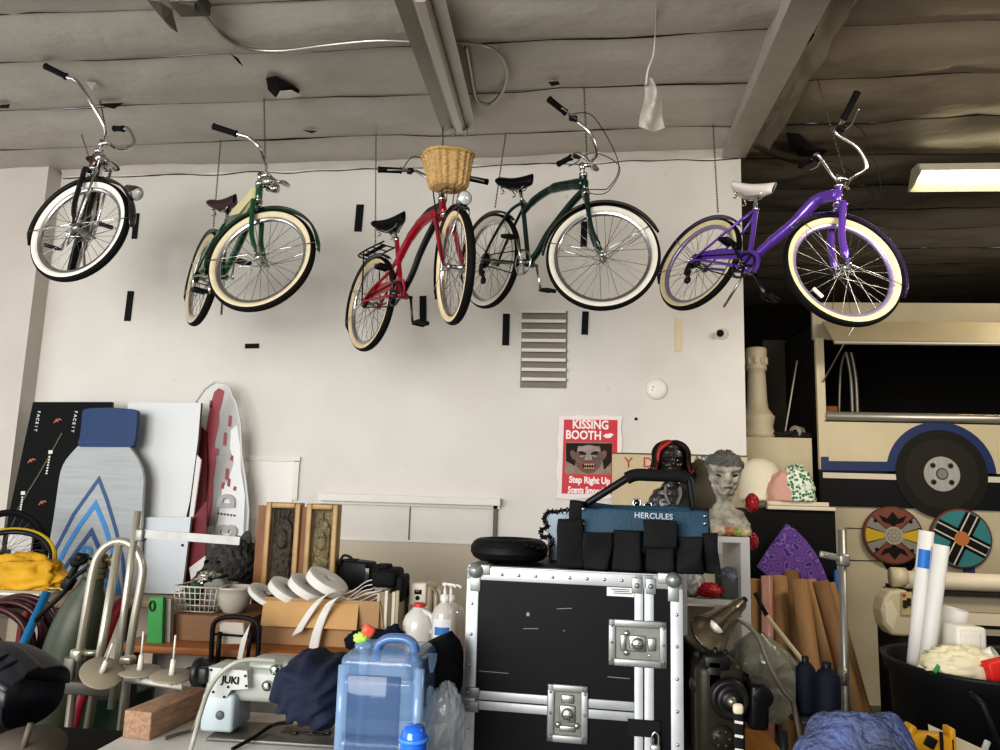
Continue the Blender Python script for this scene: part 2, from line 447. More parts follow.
    if o.get('derail'):
        b = MB(); b.rbox((-.0, -.07, -.06), (.04, .02, .07), .008); b.tube([V((0, -.06, -.07)), V((.03, -.06, -.14))], .012, 8)
        for p in ((0.0, -.09), (.03, -.145)): b.cyl((p[0], -.068, p[1]), (p[0], -.052, p[1]), .024, 14)
        b.lathe([(.01, -.02), (.05, -.012), (.055, -.004), (.042, .012), (.01, .018)], (0, -.04, 0), (0, 1, 0), 24)
        b.build('derailleur', M('derailleur_black', '222224', .4, .6), root)
    if o.get('guard'):
        t = MB(); g = M('chain_guard_'+o['guard'], o['guard'], .22, .25, coat=.7)
        P_ = [(BB.x+.11*math.cos(a), BB.z+.11*math.sin(a)) for a in [rad(q) for q in range(-20, 118, 12)]] + [(.2, .095), (.02, .07), (.0, .045), (.02, .02), (.2, .02), (.33, .02), (BB.x-.02, BB.z+.03), (BB.x+.05, BB.z-.02)]
        t.prism([V((x, -.042, z)) for x, z in P_], (0, .010, 0)); t.build('chain_guard', g, root)
    if o.get('rack'):
        t = MB()
        for s in (-1, 1):
            t.tube(cat([V((.22, s*.055, .385)), V((.0, s*.06, .39)), V((-.16, s*.06, .385)), V((-.2, s*.03, .385))]), .006, 8)
            t.tube([V((-.08, s*.06, .387)), V((0, s*.07, .0))], .005, 6)
        for x in (.15, .05, -.05, -.15): t.tube([V((x, -.06, .388)), V((x, .06, .388))], .005, 6)
        t.tube([V((-.2, -.032, .385)), V((-.2, .032, .385))], .006, 6)
        t.rbox((-.03, 0, .40), (.3, .03, .014), .004)
        t.build('rear_rack', BLACKP, root)
    if o.get('kick'):
        t = MB(); t.tube([BB+V((-.05, .03, -.02)), BB+V((-.17, .09, -.22))], .008, 8); t.build('kickstand', STEEL, root)
    if o.get('light'):
        t = MB(); c = V((L+.362*math.cos(rad(58)), 0, .362*math.sin(rad(58))))
        t.lathe([(.004, -.08), (.025, -.06), (.04, 0), (.042, .03), (.038, .036)], c+V((.0, 0, .03)), (1, 0, -.1), 20)
        t.lathe([(.001, .05), (.02, .046), (.037, .034)], c+V((.0, 0, .03)), (1, 0, -.1), 20, m=1)
        t.xf(sf); t.build('headlight', [fend if o['light'] == 'f' else CHROME, M('lamp_lens', 'd9dcda', .08, .3)], ff)
    if o.get('lamps'):       # pair of small lamps below the stem
        t = MB()
        for s in (-1, 1):
            t.lathe([(.004, -.05), (.024, -.04), (.03, .02), (.026, .03), (.002, .033)], ht+V((.075, s*.035, .01)), (1, 0, 0), 16)
        t.xf(sf); t.build('headlight', CHROME, root)
    if o.get('basket'):
        t = MB(); c = st+V((.17, 0, .045)); rows, n = 17, 72
        def bf(u, v):
            a = 2*PI*u; k = v
            hh = .215; rx = .088+.04*k; ry = .108+.04*k
            if k < .12: q = (k/.12); q = .35+.65*math.sin(q*PI/2); rx *= q; ry *= q
            cx_ = math.copysign(abs(math.cos(a))**.75, math.cos(a)); sy_ = math.copysign(abs(math.sin(a))**.75, math.sin(a))
            row = int(round(v*(3*rows-1)))//3; ph = (row % 2)*PI
            bump = .0055*math.sin(a*20+ph*.25)+.003*(1 if int(round(v*(3*rows-1))) % 3 == 1 else -.6)
            return c+V(((rx+bump)*cx_, (ry+bump)*sy_, -.11+hh*k))
        t.grid(bf, n*2, 3*rows, wrapu=True)
        t.lathe([(.088*.35, 0), (.001, .0)], c+V((0, 0, -.11)), (0, 0, 1), 40)
        t.tube([bf(i/48, 1)+V((0, 0, .0)) for i in range(48)], .011, 8, closed=True)
        t.xf(sf); bk = t.build('basket', M('wicker', 'c2a06c', .7, bump=.35, bs=140, var=.3, vs=40), root)
        bk.modifiers.new('thickness', 'SOLIDIFY').thickness = .004
        t = MB(); t.tube([st+V((.02, 0, -.05)), c+V((-.1, 0, -.08))], .008, 8); t.tube([V((L, .07, 0)), c+V((.02, .1, -.13))], .004, 6); t.tube([V((L, -.07, 0)), c+V((.02, -.1, -.13))], .004, 6)
        t.xf(sf); t.build('basket_bracket', BLACKP, root)
    Rw = root.rotation_euler.to_matrix(); 
    W = lambda p: Rw @ V(p) + V(pos)
    return dict(root=root, stem=W(sf(st+V((.03, 0, .01)))), rear=W(V((-.02, 0, .36))), sad=W(V((sp.x-.02, 0, sz-.05))))

BK = {}
BK[1] = make_bike('bicycle', 'black vintage bicycle with springer fork and whitewall tires at the wall corner', (-3.498, 4.924, 3.27), (-57.2, 14.3, -9.1), 45.1, 1.108, .372, .298, .228,
    dict(col='3a1a1c', fender='3b3936', wall='e6e2d6', saddle='2a1614', frame='tank', tank='4a1a1c', springer=True, forkcol='1c1a1c', sz=.50, fa=(22, 215), light='f', kick=True, crank=225, wa=(60, 165)))
BK[2] = make_bike('bicycle', 'green vintage bicycle with cream tank and brown saddle', (-2.553, 4.894, 2.934), (-48.1, 5.4, -4.9), 39.9, 1.112, .206, .287, .11,
    dict(col='1d5134', fender='1c4b33', wall='d3c4a4', saddle='3b2420', frame='tank', tank='e3dca6', sz=.49, fa=(18, 205), crank=300, guard='1d5134', rack=False, lamps=True, kick=True, wa=(65, 165)))
BK[3] = make_bike('bicycle', 'red cruiser bicycle with a wicker basket on its handlebar', (-1.397, 5.034, 2.799), (-49.1, -.6, -3., ), -16.9, 1.107, .143, .355, .156,
    dict(col='a3142c', fender='17171a', wall='e2cda6', saddle='151516', frame='mono', sz=.52, fa=(45, 200), rack=True, basket=True, levers=True, gi=(80, 0), guard='a3142c', crank=100, light='c', wa=(65, 165), darkcrank=True))
BK[4] = make_bike('bicycle', 'dark green cruiser bicycle with black saddle and arched top tube', (-.587, 5.143, 3.139), (-48.3, 11., 1.5), 45.4, 1.131, .218, .355, .181,
    dict(col='0c2c23', fender='121514', wall='d5d0c2', saddle='141415', frame='arch', sz=.52, fa=(38, 190), gi=(50, 0), levers=True, derail=True, crank=110, wa=(65, 165), rimm=CHROME))
BK[5] = make_bike('bicycle', 'purple step-through bicycle with a white saddle', (.82, 4.94, 3.057), (-55.7, 14.4, -17.9), 60.7, 1.103, .192, .316, .252,
    dict(col='6d45ad', fender='4a3a66', wall='d9cd9e', saddle='ddd5cc', frame='step', sz=.52, fa=(10, 172), gi=(80, -.05), levers=True, derail=True, guard='6d45ad', crank=135, fk=1.3, refl=255, rimm=M('rim_lavender', 'a99cc0', .3, .6), kick=True, wa=(60, 165), darkcrank=True))
# ------------------------------------------------------------------ the room
WY = 6.0
CZ0 = at(400, 158, WY).z; CS = .12
CX = .018; CXO = at(400, 158, WY).x
def ceil_z(Y, X=CXO): return CZ0 + CS*(Y-WY) + CX*(X-CXO)
def ceil(x, y, off=0.): return onp(x, y, V((CXO, WY, CZ0-off)), V((-CX, -CS, 1)))

def wall_mat():
    m = bpy.data.materials.new('painted_wall'); m.use_nodes = True; nt = m.node_tree; N = nt.nodes; Lk = nt.links.new
    b = N['Principled BSDF']; b.inputs['Roughness'].default_value = .55
    g = N.new('ShaderNodeNewGeometry'); s = N.new('ShaderNodeSeparateXYZ'); Lk(g.outputs['Position'], s.inputs[0])
    n = N.new('ShaderNodeTexNoise'); n.inputs['Scale'].default_value = 1.1; n.inputs['Detail'].default_value = 7; Lk(g.outputs['Position'], n.inputs['Vector'])
    r = N.new('ShaderNodeValToRGB'); r.color_ramp.elements[0].position = .35; r.color_ramp.elements[1].position = .65
    r.color_ramp.elements[0].color = (*lin('cfcac1'), 1); r.color_ramp.elements[1].color = (*lin('d9d5cd'), 1); Lk(n.outputs[0], r.inputs[0])
    mp = N.new('ShaderNodeMapRange'); mp.inputs[1].default_value = WLZ-.006; mp.inputs[2].default_value = WLZ+.006; Lk(s.outputs[2], mp.inputs[0])
    mx = N.new('ShaderNodeMix'); mx.data_type = 'RGBA'; Lk(mp.outputs[0], mx.inputs[0]); mx.inputs[6].default_value = (*lin('c0b5a0'), 1); Lk(r.outputs[0], mx.inputs[7])
    # scuffs
    n2 = N.new('ShaderNodeTexNoise'); n2.inputs['Scale'].default_value = 9; n2.inputs['Detail'].default_value = 8; n2.inputs['Roughness'].default_value = .7; Lk(g.outputs['Position'], n2.inputs['Vector'])
    r2 = N.new('ShaderNodeValToRGB'); r2.color_ramp.elements[0].position = .27; r2.color_ramp.elements[1].position = .36
    r2.color_ramp.elements[0].color = (.72, .68, .6, 1); r2.color_ramp.elements[1].color = (1, 1, 1, 1); Lk(n2.outputs[0], r2.inputs[0])
    mu = N.new('ShaderNodeMix'); mu.data_type = 'RGBA'; mu.blend_type = 'MULTIPLY'; mu.inputs[0].default_value = 1; Lk(mx.outputs[2], mu.inputs[6]); Lk(r2.outputs[0], mu.inputs[7])
    Lk(mu.outputs[2], b.inputs['Base Color'])
    n3 = N.new('ShaderNodeTexNoise'); n3.inputs['Scale'].default_value = 2.2; n3.inputs['Detail'].default_value = 3; Lk(g.outputs['Position'], n3.inputs['Vector'])
    bp = N.new('ShaderNodeBump'); bp.inputs['Strength'].default_value = .25; bp.inputs['Distance'].default_value = .05; Lk(n3.outputs[0], bp.inputs['Height']); Lk(bp.outputs[0], b.inputs['Normal'])
    return m
WLZ = at(410, 542, WY).z
WALL = wall_mat()
XE = at(743.5, 300, WY).x            # free end of the white wall
def wbox(name, x0, x1, y0, y1, z0, z1, m):
    b = MB(); b.box(((x0+x1)/2, (y0+y1)/2, (z0+z1)/2), (x1-x0, y1-y0, z1-z0)); return struct(b.build(name, m))
XL = at(57, 232, WY).x
wbox('wall_back', XL-.3, XE, WY, WY+.2, 0, ceil_z(6)+.2, WALL)
wbox('wall_left', -7.5, XL-.02, WY-.17, WY+.2, 0, ceil_z(6)+.06, M('painted_wall_warm', 'c9c2b8', .5, var=.1, vs=1.3))
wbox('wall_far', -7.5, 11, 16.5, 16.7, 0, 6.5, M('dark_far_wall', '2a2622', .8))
wbox('wall_right', 9, 9.2, 3, 16.5, 0, 6.5, M('dark_side_wall', '4a443c', .8))  # unseen wall, added to keep ambient light out of the deep area
b = MB(); b.box((1, 6, -.05), (20, 24, .1)); struct(b.build('floor', M('concrete_floor', '6a655e', .6, var=.3, vs=2, bump=.1, bs=20)))

# ceiling: overlapping strips of foil-faced paper
def ceil_mat(name, c, rough, metal):
    return M(name, c, rough, metal, bump=1., bs=3.6, var=.14, vs=1.2)
def seam_ys():
    ys = [0.0, .9, 1.7, 2.5]
    ys += [ceil(300, y).y for y in (2, 51, 99, 139)]
    ys += [ceil(880, y).y for y in (155, 186, 209, 229, 248, 264, 278)]
    ys = sorted(ys); out = [ys[0]]
    for y in ys[1:]:
        if y-out[-1] > .35: out.append(y)
    return out + [16.6]
SY = seam_ys()
XB = at(745, 157, WY).x-.02
def ceiling(name, x0, x1, mats, rnd, amp):
    b = MB(); nx = int((x1-x0)*9)
    for k in range(len(SY)-1):
        y0, y1 = SY[k], SY[k+1]
        def fn(u, v, y0=y0, y1=y1, k=k):
            x = x0+(x1-x0)*u; t = v*1.03-.015; y = y0+(y1-y0)*t
            y += .02*noise.noise(V((x*.9, k*5.1, rnd)))*(1 if v < .1 or v > .9 else .3)
            sag = .035*math.sin(PI*min(1, max(0, t)))*(1+.8*noise.noise(V((x*.7, k*3.3, rnd))))
            w = amp*noise.fractal(V((x*1.6, y*2.2, rnd)), .8, 2., 4)
            lip = -.012 if v < .06 else 0
            return V((x, y, ceil_z(y, x)-sag+w*.6+lip*abs(noise.noise(V((x*1.3, k*2.0, 3+rnd))))*1.2))
        b.grid(fn, nx, 12)
        # dark gap along the seam
        pts = []
        n = int((x1-x0)*4)
        for i in range(n+1):
            x = x0+(x1-x0)*i/n
            pts.append(fn(i/n, 0)+V((0, -.004, -.006)))
        rs = [max(.001, .0042*(.6+1.6*noise.noise(V((i*.37, k*9.3, rnd))))) for i in range(n+1)]
        b.tube(pts, rs, 5, 1)
    return struct(b.build(name, mats, base=False))
SEAM = M('dark_seam', '2e2a26', .9)
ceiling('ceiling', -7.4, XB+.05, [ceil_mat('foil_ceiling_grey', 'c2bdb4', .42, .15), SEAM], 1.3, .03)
ceiling('ceiling', XB+.05, 9, [ceil_mat('foil_ceiling_dim_warm', '8f8678', .5, .1), SEAM], 8.3, .05)  # darker brown tone paints in the dimmer, warmer light past the beam
# drooping paper cove along the top of the back wall
b = MB()
b.grid(lambda u, v: V((XL+(XE-XL)*u, WY-.16+.17*v+.0, ceil_z(6, XL+(XE-XL)*u)-.005-.09*v**2+.02*noise.noise(V((u*22, v*2, 3))))), 120, 8)
struct(b.build('trim_1', M('wall_top_paper', 'cfc9bf', .55, .05, var=.1, vs=3)))
b = MB()
pts = [V((XL+(XE-XL)*i/80, WY-.012, ceil_z(6, XL+(XE-XL)*i/80)-.10+.018*noise.noise(V((i*.23, 7.7, 1))))) for i in range(81)]
b.tube(pts, [.003+.004*abs(noise.noise(V((i*.31, 1, 9)))) for i in range(81)], 5)
struct(b.build('trim_2', SEAM))
# beam
p0, p1 = at(735, 150, WY), ceil(812, 0)
b = MB(); hw = .092
fa_, ne = at(733.5, 155, WY), ceil(810, -4, .13)
fa_.y = WY; q = (ne-fa_); ne2 = fa_+q*1.5
b.prism([fa_+V((-hw, 0, -.03)), fa_+V((hw, 0, -.03)), fa_+V((hw, 0, .2)), fa_+V((-hw, 0, .2))], ne2-fa_)
def beam_x(Y): return fa_.x+q.x*(Y-fa_.y)/q.y
def beam_z(Y): return fa_.z-.03+q.z*(Y-fa_.y)/q.y
struct(b.build('trim_3', M('beam_paint', 'b3aca0', .5, var=.12, vs=4)))
b = MB()
def tornfn(u, v):
    Y = 2.6+3.3*u; return V((beam_x(Y)+hw+.008+.16*v+.03*noise.noise(V((u*9, v*2, 0))), Y, beam_z(Y)+.03+(ceil_z(Y)-beam_z(Y)-.05)*v**.6-.04*abs(noise.noise(V((u*7, v*3, 5))))))
b.grid(tornfn, 60, 8)
struct(b.build('trim_4', M('torn_paper_edge', '8d8678', .6, .1, bump=.4, bs=5)))

# panels on the back wall
PW = M('panel_white_paint', 'dcd8cf', .5, var=.05)
b = MB(); pbox(b, 318, 496, 500, 503, WY-.09, .09); pbox(b, 318, 503, 500, 506, WY-.03, .03); pbox(b, 493, 503, 497, 541, WY-.03, .03, m=1); pbox(b, 408.8, 507, 410, 541, WY-.006, .006, m=1); pbox(b, 340, 540.5, 493, 542.5, WY-.012, .012, m=0)
struct(b.build('trim_5', [PW, M('panel_gap_dark', '6e6a62', .8)]))
b = MB()
pbox(b, 243, 456, 300, 461, WY-.025, .025); pbox(b, 293, 461, 298, 500, WY-.025, .025); pbox(b, 243, 461, 247, 520, WY-.025, .025); pbox(b, 247, 461, 293, 520, WY-.008, .008, m=1)
struct(b.build('door_1', [PW, M('door_panel_white', 'e3e0d9', .45)]))

# louvred vent
root = thing('wall_vent', at(544, 387, WY), 'white louvred air vent high on the white wall', 'vent')
b = MB(); pbox(b, 521, 311, 567, 388, WY-.006, .004); b.build('vent_backing', M('vent_dark', '857e73', .7), root)
b = MB()
for k in range(8):
    y = 312+k*9.6
    A, B_ = at(522, y-1, WY), at(566, y-1, WY)
    b.prism([A+V((0, -.01, .0)), A+V((0, -.05, .0)), A+V((0, -.05, -.026)), A+V((0, -.01, -.012))], (B_.x-A.x, 0, 0))
b.build('slat', M('vent_white', 'ddd8ce', .45), root)
# black strips on the wall
STRIP = M('black_strip', '18171a', .7)
for (x, y, w_, h, t, lb) in [(359, 218, 8, 30, .03, 'black strip on the wall beside the red bicycle’s rear chain'), (129, 306, 7, 33, .02, 'black upright strip on the wall between the two vintage bicycles, low down'), (252, 346, 15, 5, -.03, 'short black horizontal strip on the wall below the green vintage bicycle'),
    (506, 329.5, 7, 33, 0, 'black upright strip on the wall just beside the louvred vent, vintage bike side'), (585, 323, 6.5, 24, .03, 'black upright strip on the wall under the dark green cruiser’s front wheel'), (423, 310, 7, 30, -.05, 'black upright strip on the wall beside the red bicycle’s pedal'), (584, 234, 6.5, 27, .02, 'black upright strip seen through the dark green cruiser’s front wheel'), (135.5, 226, 6, 29, .0, 'black upright strip half behind the black vintage bicycle’s front wheel'), (437, 290, 4, 20, .0, 'narrow black strip behind the red bicycle’s front wheel')]:
    lb = lb.replace('’', "'")
    b = MB(); c = at(x, y, WY-.006); s = WY/F
    b.box(c, (w_*s, .008, h*s), rotm(0, t)); tag(b.build('wall_strip', STRIP), lb, 'strip', 'black strips on the wall')
b = MB(); b.box(at(678.5, 335, WY-.005), (6.5*WY/F, .006, 34*WY/F), rotm(0, .02)); tag(b.build('masking_tape', M('aged_tape', 'd3c7a0', .6)), 'yellowed strip of masking tape on the white wall', 'tape')
root = thing('smoke_detector', at(656.5, 400, WY), 'round white smoke detector on the white wall', 'detector')
b = MB(); c = at(656.5, 389, WY); b.lathe([(.001, .035), (.05, .034), (.075, .022), (.084, .012), (.085, 0)], c, (0, -1, 0), 32); b.build('casing', M('detector_plastic', 'e6e2d8', .4), root)
b = MB(); b.box(c+V((-.03, -.034, .012)), (.016, .004, .008)); b.box(c+V((-.036, -.034, -.012)), (.01, .004, .012)); b.build('slot', M('detector_slot', '9a958c', .6), root)
root = thing('wall_camera', at(722, 340, WY), 'small black knob on a white mount near the wall end', 'fixture')
c = at(722, 334, WY); b = MB(); b.lathe([(.05, 0), (.048, .015), (.02, .025), (.001, .026)], c, (0, -1, 0), 20); b.build('mount', PW, root)
b = MB(); b.lathe([(.018, 0), (.026, .02), (.028, .06), (.016, .08), (.001, .082)], c+V((-.02, -.02, -.004)), (-.15, -1, -.1), 16); b.build('knob', BLACKP, root)
b = MB(); b.lathe([(.012, 0), (.011, .01), (.001, .012)], at(636, 419, WY), (0, -1, 0), 12); tag(b.build('wall_plug', STRIP), 'tiny black dot plug on the wall above the poster', 'plug')

# fluorescent channel without tubes
def fix(x, y, off): return ceil(x, y, off)
A = ceil(460, 128, .10); Bn = ceil(420, -6, .10)
root = thing('ceiling_fixture', (A+Bn)/2, 'long unlit grey fluorescent fixture running toward the wall', 'light fixture')
d = (Bn-A)
GF = M('fixture_grey_paint', 'a39f95', .35, .35, var=.06, vs=3)
sec = [(-.125, -.03), (-.045, .0), (-.043, -.012), (-.03, -.018), (.03, -.018), (.043, -.012), (.045, .0), (.125, -.03), (.127, -.026), (.055, .06), (-.055, .06), (-.127, -.026)]
b = MB(); b.prism([A+V((x, 0, z)) for x, z in sec], d); b.build('reflector', GF, root)
b = MB(); b.prism([A+V((x, .004, z)) for x, z in [(-.022, -.034), (.022, -.034), (.034, -.016), (-.034, -.016)]], d*.995); b.build('ballast_cover', M('fixture_ridge', 'c6c2b8', .3, .4), root)
for x in (-.045, .045):
    b = MB(); b.rbox(A+V((x, -.012, -.03)), (.028, .024, .05), .006); b.cyl(A+V((x, -.022, -.05)), A+V((x, -.022, -.075)), .006, 8); b.build('lamp_holder', M('lamp_holder', '8c887f', .5), root)
# lit fixture, hung over the truck
Yf = 6.4
root = thing('lit_fixture', at(960, 195, Yf), 'glowing fluorescent lamp fixture hung in front of the dark ceiling', 'light fixture')
A = at(917, 180, Yf); Lx = 1.25
b = MB(); sec = [(-.10, -.012), (-.06, .005), (-.06, .06), (.06, .06), (.06, .005), (.15, -.105), (.144, -.108), (.054, -.008), (-.054, -.008), (-.10, -.018)]
b.prism([A+V((0, y, z+.06)) for y, z in sec], (Lx, 0, 0)); b.build('reflector', M('fixture_white', 'cfc6ac', .4), root)
b = MB(); b.prism([A+V((-.004, y, z+.06)) for y, z in [(-.10, -.03), (-.06, .06), (.06, .06), (.15, -.108), (.05, -.09)]], (-.012, 0, 0)); b.build('end_plate', M('fixture_end', 'b5ad98', .4), root)
for y in (-.045, .045):
    b = MB(); b.cyl(A+V((.03, y, .018)), A+V((Lx-.03, y, .018)), .019, 12); b.build('fluorescent_tube', M('lit_tube', 'fff3cf', .3, emis=14), root)
b = MB(); p = at(921.5, 166, Yf); b.cyl(p, V((p.x, p.y, ceil_z(Yf)-.02)), .004, 6); b.build('hanger', SEAM, root)

# armoured cable with junction box
root = thing('armoured_cable', ceil(300, 45, .05), 'looping armoured metal cable clipped under the ceiling', 'cable')
pts = [ceil(x, y, .05) for x, y in [(193, 6), (206, 18), (222, 36), (245, 48), (280, 51), (330, 45), (375, 41), (415, 42), (455, 43), (482, 46), (500, 55), (507, 74), (502, 92), (490, 104), (478, 101), (474, 92), (470, 70), (466, 47)]]
pp = cat(pts, 14); b = MB(); b.tube(pp, [.011+.0022*(i % 2) for i in range(len(pp))], 8); b.build('conduit', M('galvanised_conduit', 'b5b2aa', .35, .8), root)
b = MB(); b.rbox(ceil(190, 3, .06), (.16, .13, .07), .008); b.box(ceil(188, 6, .10), (.07, .05, .02), rotm(.3)); b.build('junction_box', M('junction_box', '6a665e', .5, .6), root)
# torn flaps of ceiling paper
def flap(pts, off, drop, mat, label, curl=.0):
    P_ = [ceil(x, y, off) for x, y in pts]; c = sum(P_, V())/len(P_); b = MB()
    vs = [c+V((0, 0, -drop))]+P_; n = len(P_)
    b.add(vs, [(0, i+1, (i+1) % n+1) for i in range(n)], 0, False)
    o = b.build('torn_ceiling_paper', mat); tag(o, label, 'torn paper', 'torn flaps of ceiling paper')
    o.modifiers.new('thickness', 'SOLIDIFY').thickness = .002
    return o
DK = M('torn_hole_dark', '23201d', .9); LT = M('torn_paper_white', 'dcd8d0', .6)
flap([(147, 0), (160, 2), (172, 10), (178, 33), (170, 28), (158, 14)], .06, .03, M('torn_flap_grey', '6f6a62', .6, .1), 'large curled grey flap hanging by the cable junction box')
flap([(266, 78), (276, 76), (300, 90), (298, 95), (275, 97), (268, 90)], .045, .02, DK, 'dark torn hole above the green vintage bicycle')
flap([(280, 91), (292, 90), (301, 95), (290, 98), (276, 98)], .07, .0, LT, 'bright white torn flap above the green vintage bicycle')
flap([(86, 82), (96, 83), (101, 88), (92, 90)], .05, .01, LT, 'small white torn flap beside the black bicycle handlebar')
flap([(98, 104), (124, 103), (114, 109), (106, 107)], .05, .01, DK, 'dark tear just behind the black bicycle handlebar')
flap([(231, 54), (238, 58), (243, 66), (238, 62)], .045, .0, DK, 'small curved dark tear under the looping cable')
flap([(303, 130), (317, 131), (312, 133)], .05, .0, DK, 'tiny dark tear near the wall between the green and red bicycles')
flap([(548, 82), (558, 81), (560, 84), (552, 86)], .045, .0, DK, 'tiny dark tear behind the dark green handlebar')
flap([(0, 105), (10, 104), (9, 108), (0, 108)], .045, .0, DK, 'dark tear at the far corner of the grey ceiling')
flap([(786, 132), (800, 134), (812, 146), (828, 150), (820, 157), (800, 155), (790, 148)], .06, .03, DK, 'ragged dark hole beside the beam above the purple bicycle')
flap([(752, 145), (775, 150), (800, 157), (812, 162), (795, 164), (765, 155)], .09, .02, M('torn_flap_brown', '4a4136', .7), 'long brown ragged flap beside the beam')
flap([(800, 40), (812, 32), (818, 38), (808, 54), (798, 58)], .08, .02, DK, 'dark hole beside the beam near the top of the picture')
b = MB()
for (x, y) in [(168, 155), (380, 145)]:
    pass
p = at(173, 157, WY-.05); b.rbox(p, (.05, .04, .035), .006); b.cyl(p, p+V((.0, 0, -.06)), .01, 8); tag(b.build('wall_bracket', DK), 'small dark bracket at the top of the white wall', 'bracket')
# hanging strip of plastic
root = thing('plastic_strip', ceil(655, 20, .1), 'crumpled translucent plastic strip dangling from the ceiling seam', 'plastic strip')
Yp = ceil(655, 40, .05).y
pts = [ceil(656, -4, .05), ceil(656, 18, .05), ceil(655, 36, .05)]+[at(x, y, Yp) for x, y in [(653, 56), (648, 70), (646, 84)]]
b = MB(); b.tube(cat(pts, 6), [.004, .006, .008, .012, .016, .016], 6, flat=(1, .4)); b.build('cord', M('strip_cord', 'd6d2c8', .3), root)
b = MB()
def pf(u, v):
    p = at(642+ (10+16*v)*u+3*math.sin(v*5), 78+54*v-10*abs(u-.55)*v, Yp+.05*math.sin(u*5+v*4)+.02*noise.noise(V((u*4, v*6, 2)))); return p
b.grid(pf, 16, 20); b.build('film', M('milky_film', 'c3beb2', .35, bump=.4, bs=30, alpha=.85), root)

# chains the bicycles hang from
CH = M('chain_steel', '77736c', .4, .8)
def chain(top, bot, label):
    t = ceil(*top, .0); d = bot-t; n = max(8, int(d.length/.03)); b = MB()
    for i in range(n):
        a, e = t+d*(i/n), t+d*((i+.85)/n); s = d.normalized().orthogonal() if i % 2 else d.normalized().cross(d.normalized().orthogonal())
        s = s.normalized()*.0065; m = (a+e)/2
        b.tube([a, m+s, e, m-s], .003, 4, closed=True)
    tag(b.build('hanging_chain', CH), label, 'chain', 'chains the bicycles hang from')
nm = {1: 'black vintage bicycle', 2: 'green vintage bicycle', 3: 'red basket bicycle', 4: 'dark green cruiser', 5: 'purple bicycle'}
tops = {1: ((100, 100), (80, 130)), 2: ((264, 98), (221, 138)), 3: ((443, 118), (376, 134)), 4: ((584, 88), (506, 132)), 5: ((817, 78), (713, 124))}
for k in BK:
    chain(tops[k][0], BK[k]['stem']+V((0, 0, .03)), 'thin chain from the ceiling to the handlebar of the '+nm[k])
    chain(tops[k][1], BK[k]['rear']+V((0, 0, .07 if k == 3 else .02)), 'thin chain from the ceiling to the rear of the '+nm[k])

# ------------------------------------------------------------------ light
w = bpy.data.worlds.new('world'); SC.world = w; w.use_nodes = True
w.node_tree.nodes['Background'].inputs[0].default_value = (.92, .95, 1, 1); w.node_tree.nodes['Background'].inputs[1].default_value = .46
def area(name, loc, tgt, sx, sy, e, col):
    l = bpy.data.lights.new(name, 'AREA'); l.shape = 'RECTANGLE'; l.size = sx; l.size_y = sy; l.energy = e; l.color = col
    o = bpy.data.objects.new(name, l); COL.objects.link(o); o.location = loc
    o.rotation_euler = (V(tgt)-V(loc)).to_track_quat('-Z', 'Y').to_euler(); return o
area('door_daylight', (-3.2, -3.0, 2.3), (-1.2, 6, 2.2), 5.0, 3.0, 560, (1, .985, .965))
area('door_daylight_side', (-6.5, 2.0, 2.0), (0, 6, 1.5), 3.0, 3.0, 45, (.95, .97, 1))
area('shop_lamp', (2.6, 3.0, 3.2), (2.4, 6.2, .7), 1.4, .5, 54, (1, .89, .74))
area('deep_ceiling_fill', (5.5, 9.0, 2.6), (4.0, 12.0, 4.6), 2.0, 1.0, 26, (1, .9, .76))  # unseen fill light, added to lift the dark far ceiling
area('fixture_glow', (3.4, 6.0, 3.35), (3.2, 6.1, 0), 1.3, .25, 3, (1, .88, .64))
SC.view_settings.view_transform = 'Standard'
try: SC.view_settings.look = 'Medium High Contrast'
except Exception as ex: print('LOOK', ex)
SC.view_settings.exposure = -0.06
# ------------------------------------------------------------------ benches and the near table
WOOD = M('orange_wood', '9a6236', .45, var=.35, vs=3, stretch=(1, 12, 12), bump=.08, bs=30)
LEGM = M('dark_bench_metal', '3a3835', .5, .4)
def table(name, label, x0, x1, y0, y1, z, th, mt, ml=LEGM, cat_='table', legs=True, leg=.05):
    root = thing(name, ((x0+x1)/2, (y0+y1)/2, 0), label, cat_)
    b = MB(); b.rbox(((x0+x1)/2, (y0+y1)/2, z-th/2), (x1-x0, y1-y0, th), .006); b.build('table_top', mt, root)
    if legs:
        for x in (x0+leg, x1-leg):
            for y in (y0+leg, y1-leg):
                b = MB(); b.box((x, y, (z-th)/2), (leg, leg, z-th)); b.build('leg', ml, root)
    return root
ZB = at(100, 598, 5.25).z           # back bench top
table('back_bench', 'pale topped long bench standing along the wall under the bottle cutout', at(-90, 600, 5.3).x, at(172, 600, 5.3).x, 5.22, 5.82, ZB, .05, M('bench_board_tan', 'a8957a', .6, var=.1), cat_='bench')
ZM = .80           # middle bench
MY = onz(200, 648, ZM).y
table('wooden_bench', 'orange wooden workbench carrying the cardboard boxes', onz(104, 648, ZM).x, at(470, 640, MY).x, MY, MY+1.05, ZM, .035, WOOD, cat_='workbench')
b = MB(); b.box((onz(104, 648, ZM).x+.55, MY+.25, .4), (.95, .02, .7)); tag(b.build('grey_backboard', M('grey_cabinet_panel', '8f8a80', .6)), 'grey panel standing under the orange wooden workbench', 'panel')
ZT = .74
table('sewing_table', 'white topped sewing table holding the pale sewing machine', onz(106, 748, ZT).x-.02, onz(330, 735, ZT).x+.36, 2.12, 2.78, ZT, .04, M('white_laminate', 'd4d2cc', .35, var=.08, vs=8), cat_='table')

# ------------------------------------------------------------------ cutouts and boards against the wall
def outline_thing(name, pts, Y, D, mat, label, cat_):
    c = at(sum(p[0] for p in pts)/len(pts), max(p[1] for p in pts), Y+D/2)
    return thing(name, c, label, cat_)
